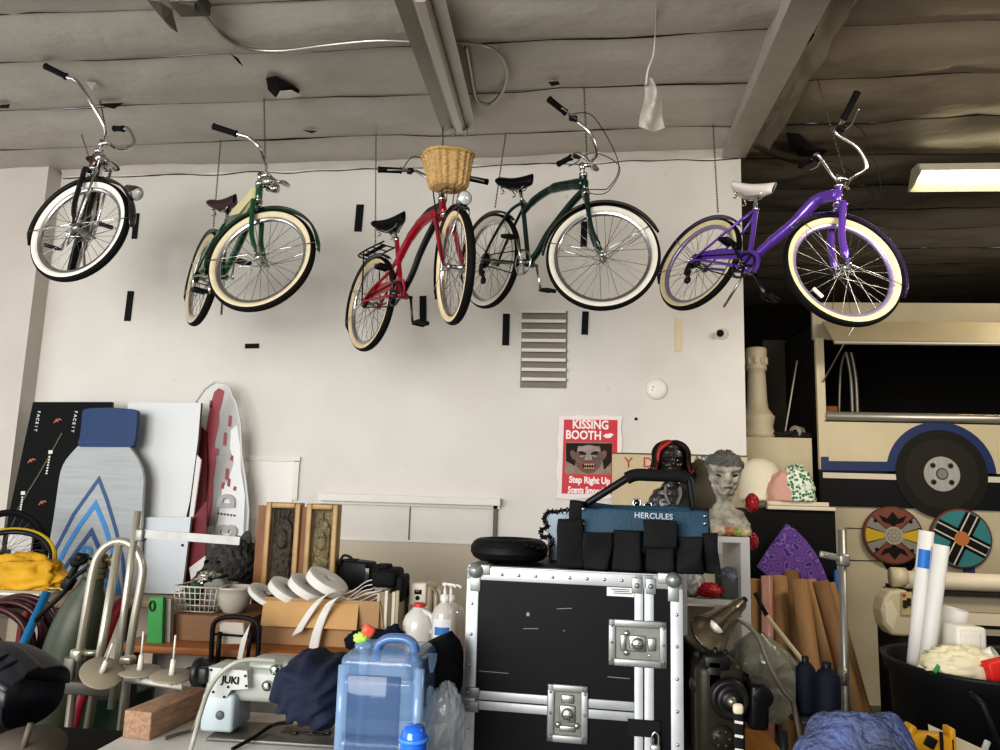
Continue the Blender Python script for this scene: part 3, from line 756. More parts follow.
# bottle cutout
ZMIN[0] = ZB+.002
root = thing('bottle_cutout', at(90, 600, 5.5), 'huge flat cutout of a silver bottle with a blue cap and blue chevrons', 'cutout sign')
Yb = 5.45
body = cat([(78, 447), (73, 453), (64, 465), (59, 480), (56, 500), (52, 530), (47, 560), (41, 592), (141, 592)], 4)[:33] if False else [(78, 446), (75, 449), (70.5, 454), (66, 459.5), (62.7, 465.5), (60.4, 472), (59, 479), (58, 486), (54, 515), (49, 545), (43, 578), (40, 600), (137, 600), (139, 570), (141, 530), (143, 490), (143.6, 482), (143, 475), (141.2, 467.5), (138.2, 460.5), (134.3, 454), (131, 449.5), (129, 446)]
def bottle_mat():
    m = M('bottle_face', 'a1a5a5', .4, .15, var=.12, vs=3, stretch=(1, 1, 14)); return m
b = MB(); ppoly(b, body, Yb, .03, 0, 1); b.build('bottle_body', [bottle_mat(), M('board_edge', 'c7c2b6', .7)], root)
b = MB(); ppoly(b, [(83.5, 409.5), (82.3, 412), (80.6, 430), (79.5, 438.5), (78, 441.5), (78.2, 445), (80, 446.8), (131.5, 447), (133.3, 445.5), (133.8, 441.8), (135.2, 439), (136.6, 425), (137.3, 413), (136.2, 410.2), (132, 409), (110, 407.6), (92, 408)], Yb-.012, .04, 0, 0)
b.build('cap', M('cap_blue', '123763', .5, var=.15, vs=4, stretch=(6, 1, 1)), root)
b = MB(); ppoly(b, [(78.5, 441), (78.5, 443), (133.5, 443.5), (134, 441.6)], Yb-.016, .004); b.build('cap_groove', M('cap_groove_blue', '1a3c6c', .5), root)
NAVY, SKY = M('chevron_navy', '33517e', .4), M('chevron_blue', '3f86c4', .4)
s = Yb/F
for i, (pts, w_, mt) in enumerate([
    ([(52, 556), (60, 541), (74, 514), (99, 479), (107, 500), (116, 530), (123, 560), (126, 598)], 3.6, NAVY), ([(45, 596), (53, 575), (66, 548), (80, 525), (95.5, 504), (104, 524), (113, 552), (119, 598)], 4.6, SKY), ([(92, 570), (58, 577), (91.5, 531), (104, 560), (112, 588)], 4.2, NAVY)]):
    b = MB(); pline(b, pts, Yb-.001-.0008*i, w_*s, .003); b.build('chevron', mt, root)
text('R', at(87, 557, Yb-.006), .2, SKY, root, 'letter', ext=.001, bold=.004)
text('A', at(103, 583, Yb-.006), .2, SKY, root, 'letter', ext=.001, bold=.004)
# black printed board
root = thing('black_board', at(55, 600, 5.7), 'tall black printed board with small white lettering leaning behind the bottle cutout', 'board')
b = MB(); ppoly(b, [(33, 402), (112, 402), (112, 600), (-8, 600)], 5.72, .025, 0, 1); b.build('board_face', [M('board_black', '09090b', .6, bump=.03), M('board_edge_brown', '5b4436', .7)], root)
WT = M('print_white', 'd9d9d6', .6)
def vtext(s_, x0, y0, x1, y1, Y, h, mt, root):
    n = len(s_)
    for i, ch in enumerate(s_):
        t = i/(n-1); text(ch, at(x0+(x1-x0)*t, y0+(y1-y0)*t, Y), h, mt, root, 'letter', rot=Matrix.Rotation(rad(95), 3, 'Y'), ext=.0008, bold=.001)
vtext('FACEIT', 39, 412, 35.5, 430, 5.715, .034, WT, root); vtext('FACEIT', 76, 412, 72.5, 431, 5.715, .034, WT, root)
for (x, y) in [(57, 421), (31, 461), (42, 503)]:
    b = MB(); pline(b, [(x-3, y+2), (x-.5, y-1.5), (x+1, y+1)], 5.718, .010, .002); pline(b, [(x, y+.6), (x+2, y-2), (x+4.5, y-1)], 5.717, .010, .002); b.build('mark', M('print_copper', 'b4684a', .5), root)
b = MB(); pline(b, [(62, 433), (50, 455), (38, 476), (28, 492), (17, 511)], 5.716, .012, .002); b.build('printed_line', M('print_olive', '5c5440', .6), root)
for (x, y, x2, y2) in [(50.5, 452, 46, 476), (23, 493, 20, 514)]:
    b = MB(); pline(b, [(x-2, y), (x+2.2, y)], 5.714, .028, .001)
    for k in range(7): 
        t = k/7; xx, yy = x+(x2-x)*(.2+.8*t), y+(y2-y)*(.2+.8*t); pline(b, [(xx-.9, yy), (xx+.9, yy+.3)], 5.714, .013, .001)
    b.build('print_block', WT, root)
b = MB(); pbox(b, 5, 529, 29, 597, 5.6, .02); tag(b.build('white_card', M('card_white', 'cfcdc8', .6)), 'small white card behind the spoked black wheel', 'card')
# white boards
b = MB(); ppoly(b, [(128, 402.5), (201, 403), (198, 440), (190, 500), (186, 518), (181, 600), (128, 600)], 5.62, .03, 0, 1)
tag(b.build('white_board', [M('white_foamboard', 'd6d8d8', .5), M('board_edge2', '6d6254', .7)]), 'tall plain white board leaning behind the bottle cutout', 'board')
b = MB(); ppoly(b, [(126, 517.5), (191, 517), (186, 560), (181.5, 594), (126, 601)], 5.52, .03, 0, 1)
tag(b.build('white_board', [M('white_foamboard2', 'cbd1d5', .5), M('board_edge3', '8d8578', .7)]), 'shorter pale bluish white board in front of the tall white board', 'board')
# dark red board and striped card
b = MB(); ppoly(b, [(199, 425), (206, 432), (207, 470), (204, 520), (203, 560), (190, 600), (184, 600), (189, 520), (196, 470)], 5.76, .02)
tag(b.build('maroon_board', M('maroon_board', '64131d', .5)), 'dark maroon narrow board beside the white boards', 'board')
root = thing('striped_board', at(195, 600, 5.56), 'narrow white board edge with maroon diagonal base beside the white boards', 'board')
b = MB(); ppoly(b, [(197, 455), (201, 460), (193, 519), (189, 518)], 5.585, .015); b.build('white_area', M('card_white2', 'd9d6d2', .6), root)
b = MB(); ppoly(b, [(189, 568), (205, 556), (205, 566), (191, 580)], 5.58, .015); b.build('white_stripe', M('card_white2', 'd9d6d2', .6), root)
b = MB(); ppoly(b, [(192, 519), (207, 500), (205, 556), (188, 569)], 5.59, .015); ppoly(b, [(190, 580), (205, 566), (205, 572), (191, 600)], 5.59, .015); b.build('maroon_area', M('maroon_area', '6f1822', .5), root)
# clear and red splash cutout
root = thing('splash_cutout', at(222, 600, 5.800), 'clear acrylic cutout with a red streak and white lettering leaning on the wall', 'cutout sign')
out = [(196, 402), (205, 389), (215, 382), (224, 383), (230, 388), (233, 397), (237, 404), (241, 425), (242, 455), (246, 480), (249, 510), (247, 545), (244, 600), (205, 600), (206, 540), (207, 470), (204, 430), (200, 410)]
b = MB(); ppoly(b, out, 5.800, .012); b.build('clear_sheet', M('clear_acrylic', 'eceeee', .06, trans=.0, alpha=.22, coat=1.), root)
b = MB(); pline(b, out+[out[0]], 5.799, .014, .014); b.build('sheet_edge', M('acrylic_edge', 'c4c4c0', .2), root)
RD = M('splash_red', '96404a', .5)
b = MB()
ppoly(b, [(214, 392), (219, 388), (224, 391), (222, 402), (219, 412), (218, 425), (214, 445), (216, 458), (213, 480), (212, 505), (208, 530), (205, 535), (206, 510), (205, 480), (204, 455), (206, 430), (209, 412)], 5.793, .004)
for x, y, h in [(210, 400, 8), (224, 432, 14), (229, 415, 12), (216, 448, 8), (226, 468, 12), (222, 482, 7), (231, 455, 6), (234, 486, 5), (228, 478, 9)]: ppoly(b, [(x, y), (x+2.6, y+1), (x+1.8, y+h), (x-1.2, y+h-1)], 5.793, .004)
b.build('red_streak', RD, root)
WL = M('splash_white', 'dfe0df', .4); GL = M('splash_grey', 'a9a9a8', .45)
b = MB(); ppoly(b, [(231, 430), (237, 425), (240, 445), (241, 470), (245, 495), (243, 540), (236, 575), (226, 590), (212, 600), (211, 545), (218, 520), (222, 490), (229, 478), (234, 462), (230, 448)], 5.796, .004); b.build('white_splash', WL, root)
text('D', at(227.5, 501, 5.785), .17, GL, root, 'letter', ext=.012, bold=.012, rot=Matrix.Rotation(rad(-90), 3, 'Y'), xscale=.8)
text('3', at(227.5, 530, 5.785), .22, GL, root, 'letter', ext=.012, bold=.012, rot=Matrix.Rotation(rad(-90), 3, 'Y'), xscale=.8)
b = MB()
for i in range(6): ppoly(b, [(217+i*3.2, 513+.4*i), (219+i*3.2, 512.5+.4*i), (218.6+i*3.2, 515+.4*i)], 5.784, .002)
b.build('printed_ticks', STRIP, root)
b = MB(); ppoly(b, [(207, 527), (213, 526), (212, 560), (222, 566), (219, 590), (206, 596)], 5.760, .01); tag(b.build('white_card', M('card_white3', 'dfe2e6', .5)), 'crumpled white card at the foot of the clear splash cutout', 'card')

ZMIN[0] = -9
# ------------------------------------------------------------------ wheels, cloth and hoses at the left edge
def bike_wheel(name, label, c, ax, R_, rim_m, tire_m, stripe=None):
    root = thing(name, V(c)-V((0, 0, R_)), label, 'wheel'); ax = V(ax).normalized()
    b = MB(); b.lathe([(R_-.018+.018*math.cos(2*PI*i/12), .018*math.sin(2*PI*i/12)) for i in range(13)], c, ax, 64); b.build('tire', tire_m, root)
    if stripe: b = MB(); b.lathe([(R_-.018+.0195*math.cos(rad(q)), .0195*math.sin(rad(q))) for q in (38, 56, 74, 92, 110)], c, ax, 64); b.build('stripe', stripe, root)
    b = MB(); b.lathe([(R_-.03, -.011), (R_-.045, -.008), (R_-.045, .008), (R_-.03, .011)], c, ax, 64); b.build('rim', rim_m, root)
    b = MB(); q = V((0, 0, 1)).rotation_difference(ax).to_matrix(); c = V(c)
    b.lathe([(.006, -.05), (.02, -.035), (.014, -.03), (.014, .03), (.02, .035), (.006, .05)], c, ax, 14)
    for k in range(28):
        a = 2*PI*k/28; s_ = 1 if k % 2 else -1
        b.tube([c+q @ V((.018*math.cos(a+1), .018*math.sin(a+1), s_*.032)), c+q @ V(((R_-.044)*math.cos(a), (R_-.044)*math.sin(a), 0))], .0014, 4, caps=False)
    b.build('spokes', M('dark_spokes', '77736c', .35, .8), root)
ZBs = at(20, 592, 5.25).z
root = bike_wheel('spare_cycle', 'black spoked bicycle wheel standing in front of the black board', at(5, 552, 4.95), (.15, -1, .05), .285, M('black_rim', '1d1d1e', .4, .5), RUBBER)
bike_wheel('spare_cycle', 'wheel with a yellow stripe tire behind the yellow cloth', at(0, 566, 4.55), (.25, -.70, .75), .31, M('black_rim', '1d1d1e'), RUBBER, M('yellow_stripe', 'c2a326', .5))
b = MB(); p0, p1 = onz(-60, 592, .86), onz(64, 592, .86)
b.rbox(((p0.x+p1.x)/2, p0.y+.16, .868), (p1.x-p0.x, .36, .016), .004); tag(b.build('white_shelf_board', M('shelf_board_white', 'cfcfca', .4)), 'thin white board under the yellow cloth', 'board')
b = MB(); c = onz(12, 590, .876); blob(b, c+V((-.02, .1, .07)), (.26, .12, .125), .5, 2.2, 3, 56, 36, ridge=True, flatz=.878); tag(b.build('yellow_cloth', M('yellow_fabric', 'c99a1e', .7, bump=.2, bs=30, var=.25)), 'crumpled bright yellow cloth on the white board', 'cloth')
b = MB(); c = onz(46, 591, .876)
b.grid(lambda u, v: V((c.x-.13+.26*u, c.y+.01+.2*v, .884+.05*(1-u)**1.5*(.6+.4*math.sin(v*7))+.012*noise.noise(V((u*6, v*5, 4))))), 20, 14); o = b.build('folded_paper', M('pale_yellow_paper', 'cbb873', .6)); tag(o, 'pale yellow folded sheet beside the yellow cloth', 'paper'); o.modifiers.new('thickness', 'SOLIDIFY').thickness = .003
b = MB(); c0, c1 = at(-60, 599, 4.72), at(108, 599, 4.9); c0.z = c1.z = at(40, 600, 4.8).z; b.cyl(c0, c1, .055, 20); tag(b.build('fabric_roll', M('roll_beige', 'b3a48d', .7, var=.12)), 'long beige fabric roll lying along the bench edge', 'roll')
zr = c0.z-.055
table('roll_shelf', 'dark low bench under the beige fabric roll', at(-70, 610, 4.7).x, at(112, 610, 4.8).x, 4.6, 5.1, zr, .03, M('dark_shelf', '57524a', .6), cat_='bench')
# hose coil
b = MB(); c = at(8, 634, 3.75)
for k in range(9):
    r_ = .19+.012*math.sin(k*2.1); q = rotm(0, .25*math.sin(k*1.7), rad(8+4*math.sin(k)))
    b.tube([c+q @ V((r_*math.cos(a)+.015*math.sin(k*3), .028*(k-4), r_*.82*math.sin(a)+.01*math.cos(k*2))) for a in [2*PI*i/40 for i in range(40)]], .014, 8, closed=True)
tag(b.build('hose_coil', M('maroon_hose', '3d1a1e', .4)), 'coiled dark maroon hose at the left edge', 'hose')
hb_ = min(p.z for p in [V((0, 0, c.z-.19))])
b = MB(); b.rbox((c.x, c.y, hb_/2-.01), (.5, .4, hb_-.02), .02); tag(b.build('dark_crate', M('dark_crate', '24211f', .7)), 'dark crate under the coiled maroon hose', 'crate')
b = MB(); p = at(47, 592, 3.42); q = at(16, 660, 3.3); b.cyl(p, p+(q-p)*((p.z-.02)/(p.z-q.z)), .019, 14); tag(b.build('blue_pole', M('blue_pole', '1f6f9e', .4)), 'slanting bright blue pole in front of the maroon hose', 'pole')
b = MB(); b.tube(cat([at(37, 600, 4.2), at(30, 608, 4.2), at(24, 622, 4.2), at(20, 640, 4.2), V((at(18, 650, 4.2).x, 4.2, .02))]), .022, 12); tag(b.build('maroon_pipe', M('maroon_pipe', '6b2028', .45)), 'short maroon pipe end behind the blue pole', 'pipe')
# leaning red hose behind the cart
pts = [at(122, 602, 3.5), at(115, 612, 3.45), at(104, 640, 3.4), at(84, 690, 3.3), at(74, 720, 3.25), at(66, 760, 3.2)]
b = MB(); b.tube(cat(pts), .026, 12); tag(b.build('red_hose', M('red_hose', '7e1d28', .4)), 'dark red hose hanging down behind the silver hand truck', 'hose')
# green plate
root = thing('green_plate', at(155, 641, MY+.05), 'bright green plate with an oval slot standing on the workbench end', 'plate')
ZMIN[0] = ZM+.001
b = MB(); ppoly(b, [(149, 598), (163, 597), (161, 650), (146, 650)], MY+.05, .02); b.build('plate', M('bright_green', '2a8a3a', .4), root)
b = MB(); pts = [at(152+2.6*math.cos(a), 606+4.6*math.sin(a), MY+.046) for a in [2*PI*i/20 for i in range(20)]]; b.tube(pts, .005, 6, closed=True); b.build('slot', M('slot_dark', '1d3a22', .5), root)
b = MB(); ppoly(b, [(164, 598), (171, 599), (169, 650), (161, 650)], MY+.08, .03); tag(b.build('grey_plate', M('grey_plate', '8b857a', .5)), 'narrow grey plate right against the bright green plate', 'plate')
ZMIN[0] = -9
# green box far below
b = MB(); p = at(100, 700, 3.6); b.rbox((p.x, 3.75, p.z/2), (.2, .3, p.z), .01); b.v and None
tag(b.build('green_crate', M('dark_green_crate', '123a1e', .6)), 'dark green crate on the floor behind the silver hand truck', 'crate')

# ------------------------------------------------------------------ gas cylinder
Yc = 3.35; root = thing('gas_cylinder', V((at(70, 660, Yc).x, Yc, 0)), 'tall olive green gas cylinder leaning beside the hand truck', 'gas cylinder')
top = at(94, 577, Yc); bot = V((at(58, 720, Yc).x-.14, Yc+.0, .02)); ax = (top-bot).normalized(); H = (top-bot).length
b = MB(); r_ = .115
b.lathe([(.001, 0), (r_*.9, 0), (r_, .02), (r_, H-.30), (r_*.97, H-.24), (r_*.86, H-.16), (r_*.68, H-.09), (r_*.45, H-.04), (.05, H-.015), (.042, H), (.001, H)], bot, ax, 36); b.build('tank', M('olive_tank', '3d4234', .45, var=.15, vs=5), root)
b = MB()
for k in range(3): b.lathe([(.048-.003*k, -.012), (.052-.003*k, 0), (.048-.003*k, .012)], top+ax*(.012+.026*k), ax, 20)
b.build('neck_ring', M('neck_olive', '55563f', .5), root)
BK_ = M('regulator_black', '1b1b1b', .45)
b = MB(); p = top+ax*.08
b.cyl(top+ax*.02, p, .02, 10); b.rbox(p+V((.005, 0, .0)), (.05, .05, .05), .01); b.cyl(p+V((.02, 0, .0)), p+V((.075, 0, .002)), .014, 10); b.cyl(p+V((.06, 0, -.0)), p+V((.082, 0, .0)), .03, 14)
b.build('valve', M('valve_brass', '5e553e', .4, .6), root)
b = MB(); b.rbox(p+V((-.08, -.02, -.005)), (.075, .05, .045), .012, rotm(0, -.4)); b.lathe([(.001, -.012), (.02, -.011), (.021, .01), (.001, .012)], p+V((-.07, -.04, .01)), (0, -1, .2), 20); b.tube(cat([p+V((-.1, 0, -.02)), p+V((-.125, 0, -.07)), p+V((-.13, 0, -.1))]), .015, 8); b.rbox(p+V((-.135, 0, -.11)), (.045, .045, .06), .01, rotm(0, .5))
b.build('regulator', BK_, root)
b = MB(); b.tube(cat([p+V((-.13, 0, -.12)), p+V((-.17, 0, -.17)), p+V((-.25, 0, -.25)), p+V((-.33, .05, -.33))]), .012, 8); b.tube(cat([p+V((0, -.03, -.01)), p+V((-.07, -.05, -.07)), p+V((-.13, -.02, -.13))]), .009, 8); b.build('hose', BK_, root)

# ------------------------------------------------------------------ silver hand truck
Yh = 3.0; CREAM = M('cream_tube', 'b9b4a4', .3, .65)
root = thing('hand_truck', V((at(105, 700, Yh).x, Yh, 0)), 'silver tubular hand truck with a rounded hoop handle', 'hand truck')
hoop = [(66, 750), (73, 690), (80, 650), (88, 600), (93, 572), (98, 557), (107, 546), (119, 541.5), (131, 545), (139, 556), (142.5, 570), (140, 590), (134, 622), (129, 655), (124, 700), (118, 750)]
P_ = [at(x, y, Yh) for x, y in hoop]; P_[0].z = P_[-1].z = 0
b = MB(); b.tube(cat(P_, 6), .0165, 12); b.build('hoop_frame', CREAM, root)
b = MB(); q0, q1 = at(119, 543, Yh), at(94, 690, Yh); b.cyl(q0, q1+(q1-q0)*.6, .0165, 12); b.build('centre_tube', CREAM, root)
b = MB(); b.cyl(at(81, 653, Yh), at(99, 653, Yh), .012, 10); b.rbox(at(78, 655, Yh), (.05, .045, .05), .01); b.build('crossbar', CREAM, root)
b = MB(); b.rbox(at(72, 668, Yh), (.05, .05, .09), .008); b.rbox((at(90, 688, Yh-.02)), (.19, .04, .05), .006); b.build('bracket', M('bracket_grey', '77746c', .45, .6), root)
# thread stand: pole with a clamped arm, bar, discs and pins
Yp = 2.72; root = thing('thread_stand', V((at(112, 745, Yp).x, Yp, ZT)), 'pale thread stand with three spool discs and a long overhead arm', 'thread stand')
b = MB(); b.cyl(at(138, 511, Yp), V((at(107, 748, Yp).x, Yp, ZT)), .0125, 12); b.build('pole', CREAM, root)
b = MB(); a0 = at(143, 533.5, Yp); a1 = at(240, 541, Yp); b.box((a0+a1)/2, ((a1-a0).length, .008, .03), rotm(0, math.atan2(a0.z-a1.z, a1.x-a0.x))); b.rbox(at(141, 535, Yp), (.03, .035, .045), .006); b.cyl(at(136, 540, Yp), at(146, 531, Yp), .006, 8); b.build('arm', M('dull_steel', '8f8f8c', .5, .5, var=.15, vs=20), root)
b = MB(); b.cyl(at(185, 545, Yp)+V((0, -.016, 0)), at(185, 545, Yp)+V((0, -.02, 0)), .005, 8); b.build('screw', BLACKP, root)
b = MB(); b.tube([at(125, 678, Yp-.05), at(182, 686, Yp-.15)], .016, 4, flat=(1, .5)); b.build('spool_bar', M('spool_bar_white', 'd0cfca', .4), root)
DISC = M('spool_disc', '8d8471', .5)
for (x, y, tx, ty, Yd) in [(102, 673, .55, -.5, 2.55), (140, 671, .05, -.1, 2.62), (172, 676, .05, -.1, 2.55)]:
    c = at(x, y, Yd); ax = V((tx, ty, 1)).normalized()
    b = MB(); b.lathe([(.004, .006), (.066, .004), (.07, 0), (.066, -.004), (.004, -.004)], c, ax, 32); dsc = b.build('spool_disc', DISC, root)
    b = MB(); b.cyl(c, c+ax*.055, .012, 8, r2=.008); b.cyl(c+ax*.05, c+ax*.135, .0035, 8); b.cyl(c, c-ax*.03, .008, 8); b.build('spool_pin', M('pin_white', 'cbc8be', .35), dsc)
b = MB(); b.rbox(at(128, 660, Yp), (.045, .045, .03), .008); b.rbox(at(118, 676, Yp), (.10, .03, .025), .005); b.build('clamp', CREAM, root)

# ------------------------------------------------------------------ things on the near table
b = MB(); a0 = onz(146, 740, ZT); b_ = onz(205, 712, ZT); d = (b_-a0); L_ = d.length; hd = d.normalized()
q = Matrix(((hd.y, hd.x, 0), (-hd.x, hd.y, 0), (0, 0, 1)))
root = None
b.rbox((0, L_/2, .042), (.098, L_, .084), .004); b.xf(lambda p: q @ p + V((a0.x-.035, a0.y+.0, ZT)))
tag(b.build('wood_block', M('rough_lumber', 'a8866c', .65, var=.4, vs=14, stretch=(6, 1, 6), bump=.2, bs=60)), 'rough sawn wooden block at the edge of the white table', 'wood block')
b = MB(); b.tube(cat([onz(165, 741, ZT)+V((0, 0, .008)), onz(178, 738, ZT)+V((0, 0, .012)), onz(190, 735, ZT)+V((0, 0, .012)), at(193, 728, 2.5), at(203, 700, 2.52), at(213, 666, 2.55)]), .006, 8, flat=(1, .7)); tag(b.build('thread_rod', M('dull_rod', '6b6255', .4, .6)), 'thin dull metal rod rising beside the pale sewing machine', 'rod')
# sewing machine
Ym = 2.47; root = thing('sewing_machine', onz(240, 735, ZT), 'pale grey industrial sewing machine with a curved hose', 'sewing machine')
SM = M('machine_grey_green', 'a3a79f', .35, var=.05); SMD = M('machine_dark', '2b2b2b', .4, .4)
b = MB(); pbox(b, 200, 694, 233, 733, Ym, .15, r=.012); b.build('column', M('machine_pale_blue', 'b4bfc2', .35), root)
b = MB(); pbox(b, 204, 668, 283, 703, Ym+.03, .13, r=.022); pbox(b, 246, 660, 290, 692, Ym+.05, .11, r=.02); pbox(b, 278, 664, 330, 700, Ym+.03, .12, r=.03); pbox(b, 308, 668, 332, 726, Ym+.03, .11, r=.02); b.build('arm', SM, root)
b = MB(); ppoly(b, [(208, 667), (247, 671), (248, 689), (231, 690), (226, 698), (208, 697)], Ym-.004, .035); o = b.build('side_plate', M('plate_pale', 'b9bcb6', .35), root)
text('JUKI', at(230.5, 680.5, Ym-.006), .031, STRIP, o, 'lettering', ext=.001, bold=.0008, rot=Matrix.Rotation(rad(2), 3, 'Y'))
b = MB()
for (x, y) in [(211, 670), (245, 676), (246, 686), (228, 687), (213, 692), (224, 697)]: b.cyl(at(x, y, Ym-.002), at(x, y, Ym-.008), .004, 8)
b.build('plate_screw', SMD, root)
b = MB(); c = at(220, 715, Ym); b.lathe([(.014, .003), (.012, .006), (.001, .007)], c, (0, -1, 0), 16); b.build('cover_plug', M('plug_grey', '5e6264', .5), root)
b = MB()
for (x, y) in [(276, 669), (268, 685)]: b.lathe([(.016, 0), (.016, .015), (.008, .02), (.001, .021)], at(x, y, Ym+.03), (0, -1, 0), 14)
b.build('thread_guide', CHROME, root)
b = MB(); c = at(199, 672, Ym+.06); b.lathe([(.015, .015), (.04, .014), (.046, .008), (.046, -.006), (.04, -.012), (.015, -.012)], c, (-1, 0, 0), 28); b.rbox(at(204, 675, Ym-.005), (.03, .03, .05), .006); b.build('handwheel', SMD, root)
b = MB(); p0, p1 = onz(196, 741, ZT), onz(348, 727, ZT)
b.rbox(((p0.x+p1.x)/2+.03, Ym+.07, ZT+.006), (p1.x-p0.x, .18, .012), .003); b.build('bed_plate', M('bed_grey', '6d6a64', .4, .5), root)
b = MB()
for x in (295, 312, 328): b.rbox(onz(x, 733, ZT+.014), (.02, .02, .012), .003)
b.rbox(onz(306, 731, ZT+.013), (.15, .06, .004), .001); b.build('feed_plate', M('feed_dark', '22211f', .35, .7), root)
b = MB()
for x in (314, 322): b.cyl(at(x, 690, Ym+.07), at(x, 722, Ym+.07), .006, 8)
b.build('needle_bar', CHROME, root)
b = MB(); b.tube(cat([at(190, 752, Ym-.16), at(194, 738, Ym-.16), at(201, 712, Ym-.12), at(209, 690, Ym-.06), at(220, 674, Ym-.03), at(235, 663, Ym-.02), at(252, 659.5, Ym), at(276, 661, Ym+.02)], 8), .0072, 10); b.build('hose', M('pale_hose', 'a9a79c', .3), root)
b = MB(); b.tube(cat([onz(232, 752, ZT)+V((0, 0, .008)), onz(252, 745, ZT)+V((0, 0, .02)), onz(272, 735, ZT)+V((0, 0, .03)), at(292, 722, Ym-.0)], 8), .006, 8); b.build('power_cord', BLACKP, root)
# navy cloth over the machine head
b = MB(); c = at(319, 687, Ym-.02)
def nav(u, v):
    a = 2*PI*u; bb = PI*(v-.5); sg = lambda q: math.copysign(abs(q)**.7, q)
    d_ = V((sg(math.cos(bb))*sg(math.cos(a)), sg(math.cos(bb))*sg(math.sin(a)), sg(math.sin(bb))))
    f_ = 1+.07*math.sin(d_.x*13-d_.z*9+5*noise.noise(d_*1.1))+.13*noise.noise(d_*1.7+V((5, 1, 2)))
    p = c+V((d_.x*.118*f_+.012*d_.z, d_.y*.15*f_, d_.z*.098*f_-.015*d_.x)); return p
b.grid(nav, 64, 44, wrapu=True); tag(b.build('navy_cloth', M('navy_fabric', '1b2238', .85, bump=.25, bs=120)), 'bundled navy blue cloth draped over the pale sewing machine', 'cloth')
# black luggage trolley
Yl = 3.4; root = thing('luggage_trolley', V((at(235, 660, Yl).x, Yl, ZM-.04)), 'small black tube trolley frame with a beige pad behind the pale sewing machine', 'trolley')
b = MB(); b.tube(cat([at(211, 668, Yl), at(212, 640, Yl), at(214, 624, Yl), at(222, 618, Yl), (at(236, 617, Yl)), at(250, 619, Yl), at(258, 626, Yl), at(258.5, 645, Yl), at(257, 666, Yl)], 8), .011, 10); b.tube([at(214, 634, Yl), at(257, 637, Yl)], .005, 6); b.tube([at(220, 632, Yl-.02), at(217, 666, Yl-.02)], .011, 8); b.tube([at(252, 626, Yl-.02), at(247, 662, Yl-.02)], .009, 8); b.build('frame', BLACKP, root)
b = MB(); ppoly(b, [(219, 622), (243, 623), (244, 644), (221, 644)], Yl+.02, .02); b.build('pad', M('beige_pad', 'c5bcae', .7), root)
b = MB(); ppoly(b, [(250, 624), (245, 645), (242, 659), (237, 659), (241, 640)], Yl-.04, .004); b.build('white_strap', M('strap_white', 'd8d4cc', .6), root)
table('trolley_stand', 'low dark stand behind the pale sewing machine', at(200, 670, Yl).x, at(330, 670, Yl).x, Yl-.15, Yl+.12, ZM-.04, .03, M('stand_dark', '3b352f', .6), cat_='stand')
# ------------------------------------------------------------------ on the orange workbench
CB = M('cardboard', 'a98760', .75, var=.12, vs=4); CBD = M('cardboard_dark', '86664a', .75, var=.12, vs=4)
Y1 = MY+.14
b = MB(); A, B_ = at(163, 614, Y1), at(252, 614, Y1); b.box(((A.x+B_.x)/2, Y1+.2, (ZM+A.z)/2+.0015), (B_.x-A.x, .4, A.z-ZM)); ZBX = A.z+.0015
tag(b.build('cardboard_box', CBD), 'plain brown cardboard box under the wire basket', 'box')
# wire basket
Wm = M('white_wire', 'c9c4b6', .4, .1)
root = thing('wire_basket', onz(196, 616, ZBX), 'white wire basket filled with odds and ends', 'basket')
b = MB(); x0, x1 = at(173, 600, Y1+.04).x, at(217, 600, Y1+.04).x; z0, z1 = ZBX+.008, at(195, 587, Y1+.04).z
def ringr(z, k): return [V((x0+k, Y1+.03+k, z)), V((x1-k, Y1+.03+k, z)), V((x1-k, Y1+.26-k, z)), V((x0+k, Y1+.26-k, z))]
for i in range(5):
    z = z0+(z1-z0)*i/4; k = .02*(1-i/4); b.tube(ringr(z, k), .0028 if i < 4 else .005, 5, closed=True)
for i in range(9):
    t = i/8
    for yy in (Y1+.03, Y1+.26):
        x = x0+(x1-x0)*t; b.tube([V((x, yy, z1)), V((x0+.02+(x1-x0-.04)*t, yy+(.02 if yy < Y1+.1 else -.02), z0)), V((x0+.02+(x1-x0-.04)*t, Y1+.15, z0))], .0024, 5)
for i in range(6):
    t = i/5
    for xx, s_ in ((x0, 1), (x1, -1)): b.tube([V((xx, Y1+.03+.23*t, z1)), V((xx+.02*s_, Y1+.05+.19*t, z0))], .0024, 5)
b.build('wire_frame', Wm, root)
ctr = V(((x0+x1)/2, Y1+.14, z0+.02))
b = MB(); b.rbox(ctr+V((-.05, .0, .06)), (.06, .12, .1), .01, rotm(.3, .3)); tag(b.build('green_pouch', M('dark_green_cloth', '2e4a38', .7)), 'dark green pouch in the wire basket', 'pouch')
b = MB(); b.rbox(ctr+V((.06, .02, .07)), (.1, .11, .13), .02, rotm(.2, -.5)); tag(b.build('grey_pouch', M('grey_cloth', '7f7d78', .7)), 'grey pouch sticking out of the wire basket', 'pouch')
b = MB(); blob(b, ctr+V((0, .03, .12)), (.06, .06, .035), .4, 3, 4); tag(b.build('metal_scrap', M('crumpled_foil', 'b3b0a4', .3, .7)), 'crumpled shiny scrap atop the wire basket', 'scrap')
b = MB(); b.cyl(ctr+V((.0, -.03, .11)), ctr+V((.12, -.02, .15)), .008, 8); b.cyl(ctr+V((.03, -.04, .14)), ctr+V((.09, 0, .03)), .007, 8); tag(b.build('black_tool', BLACKP), 'black hand tool lying across the wire basket', 'tool')
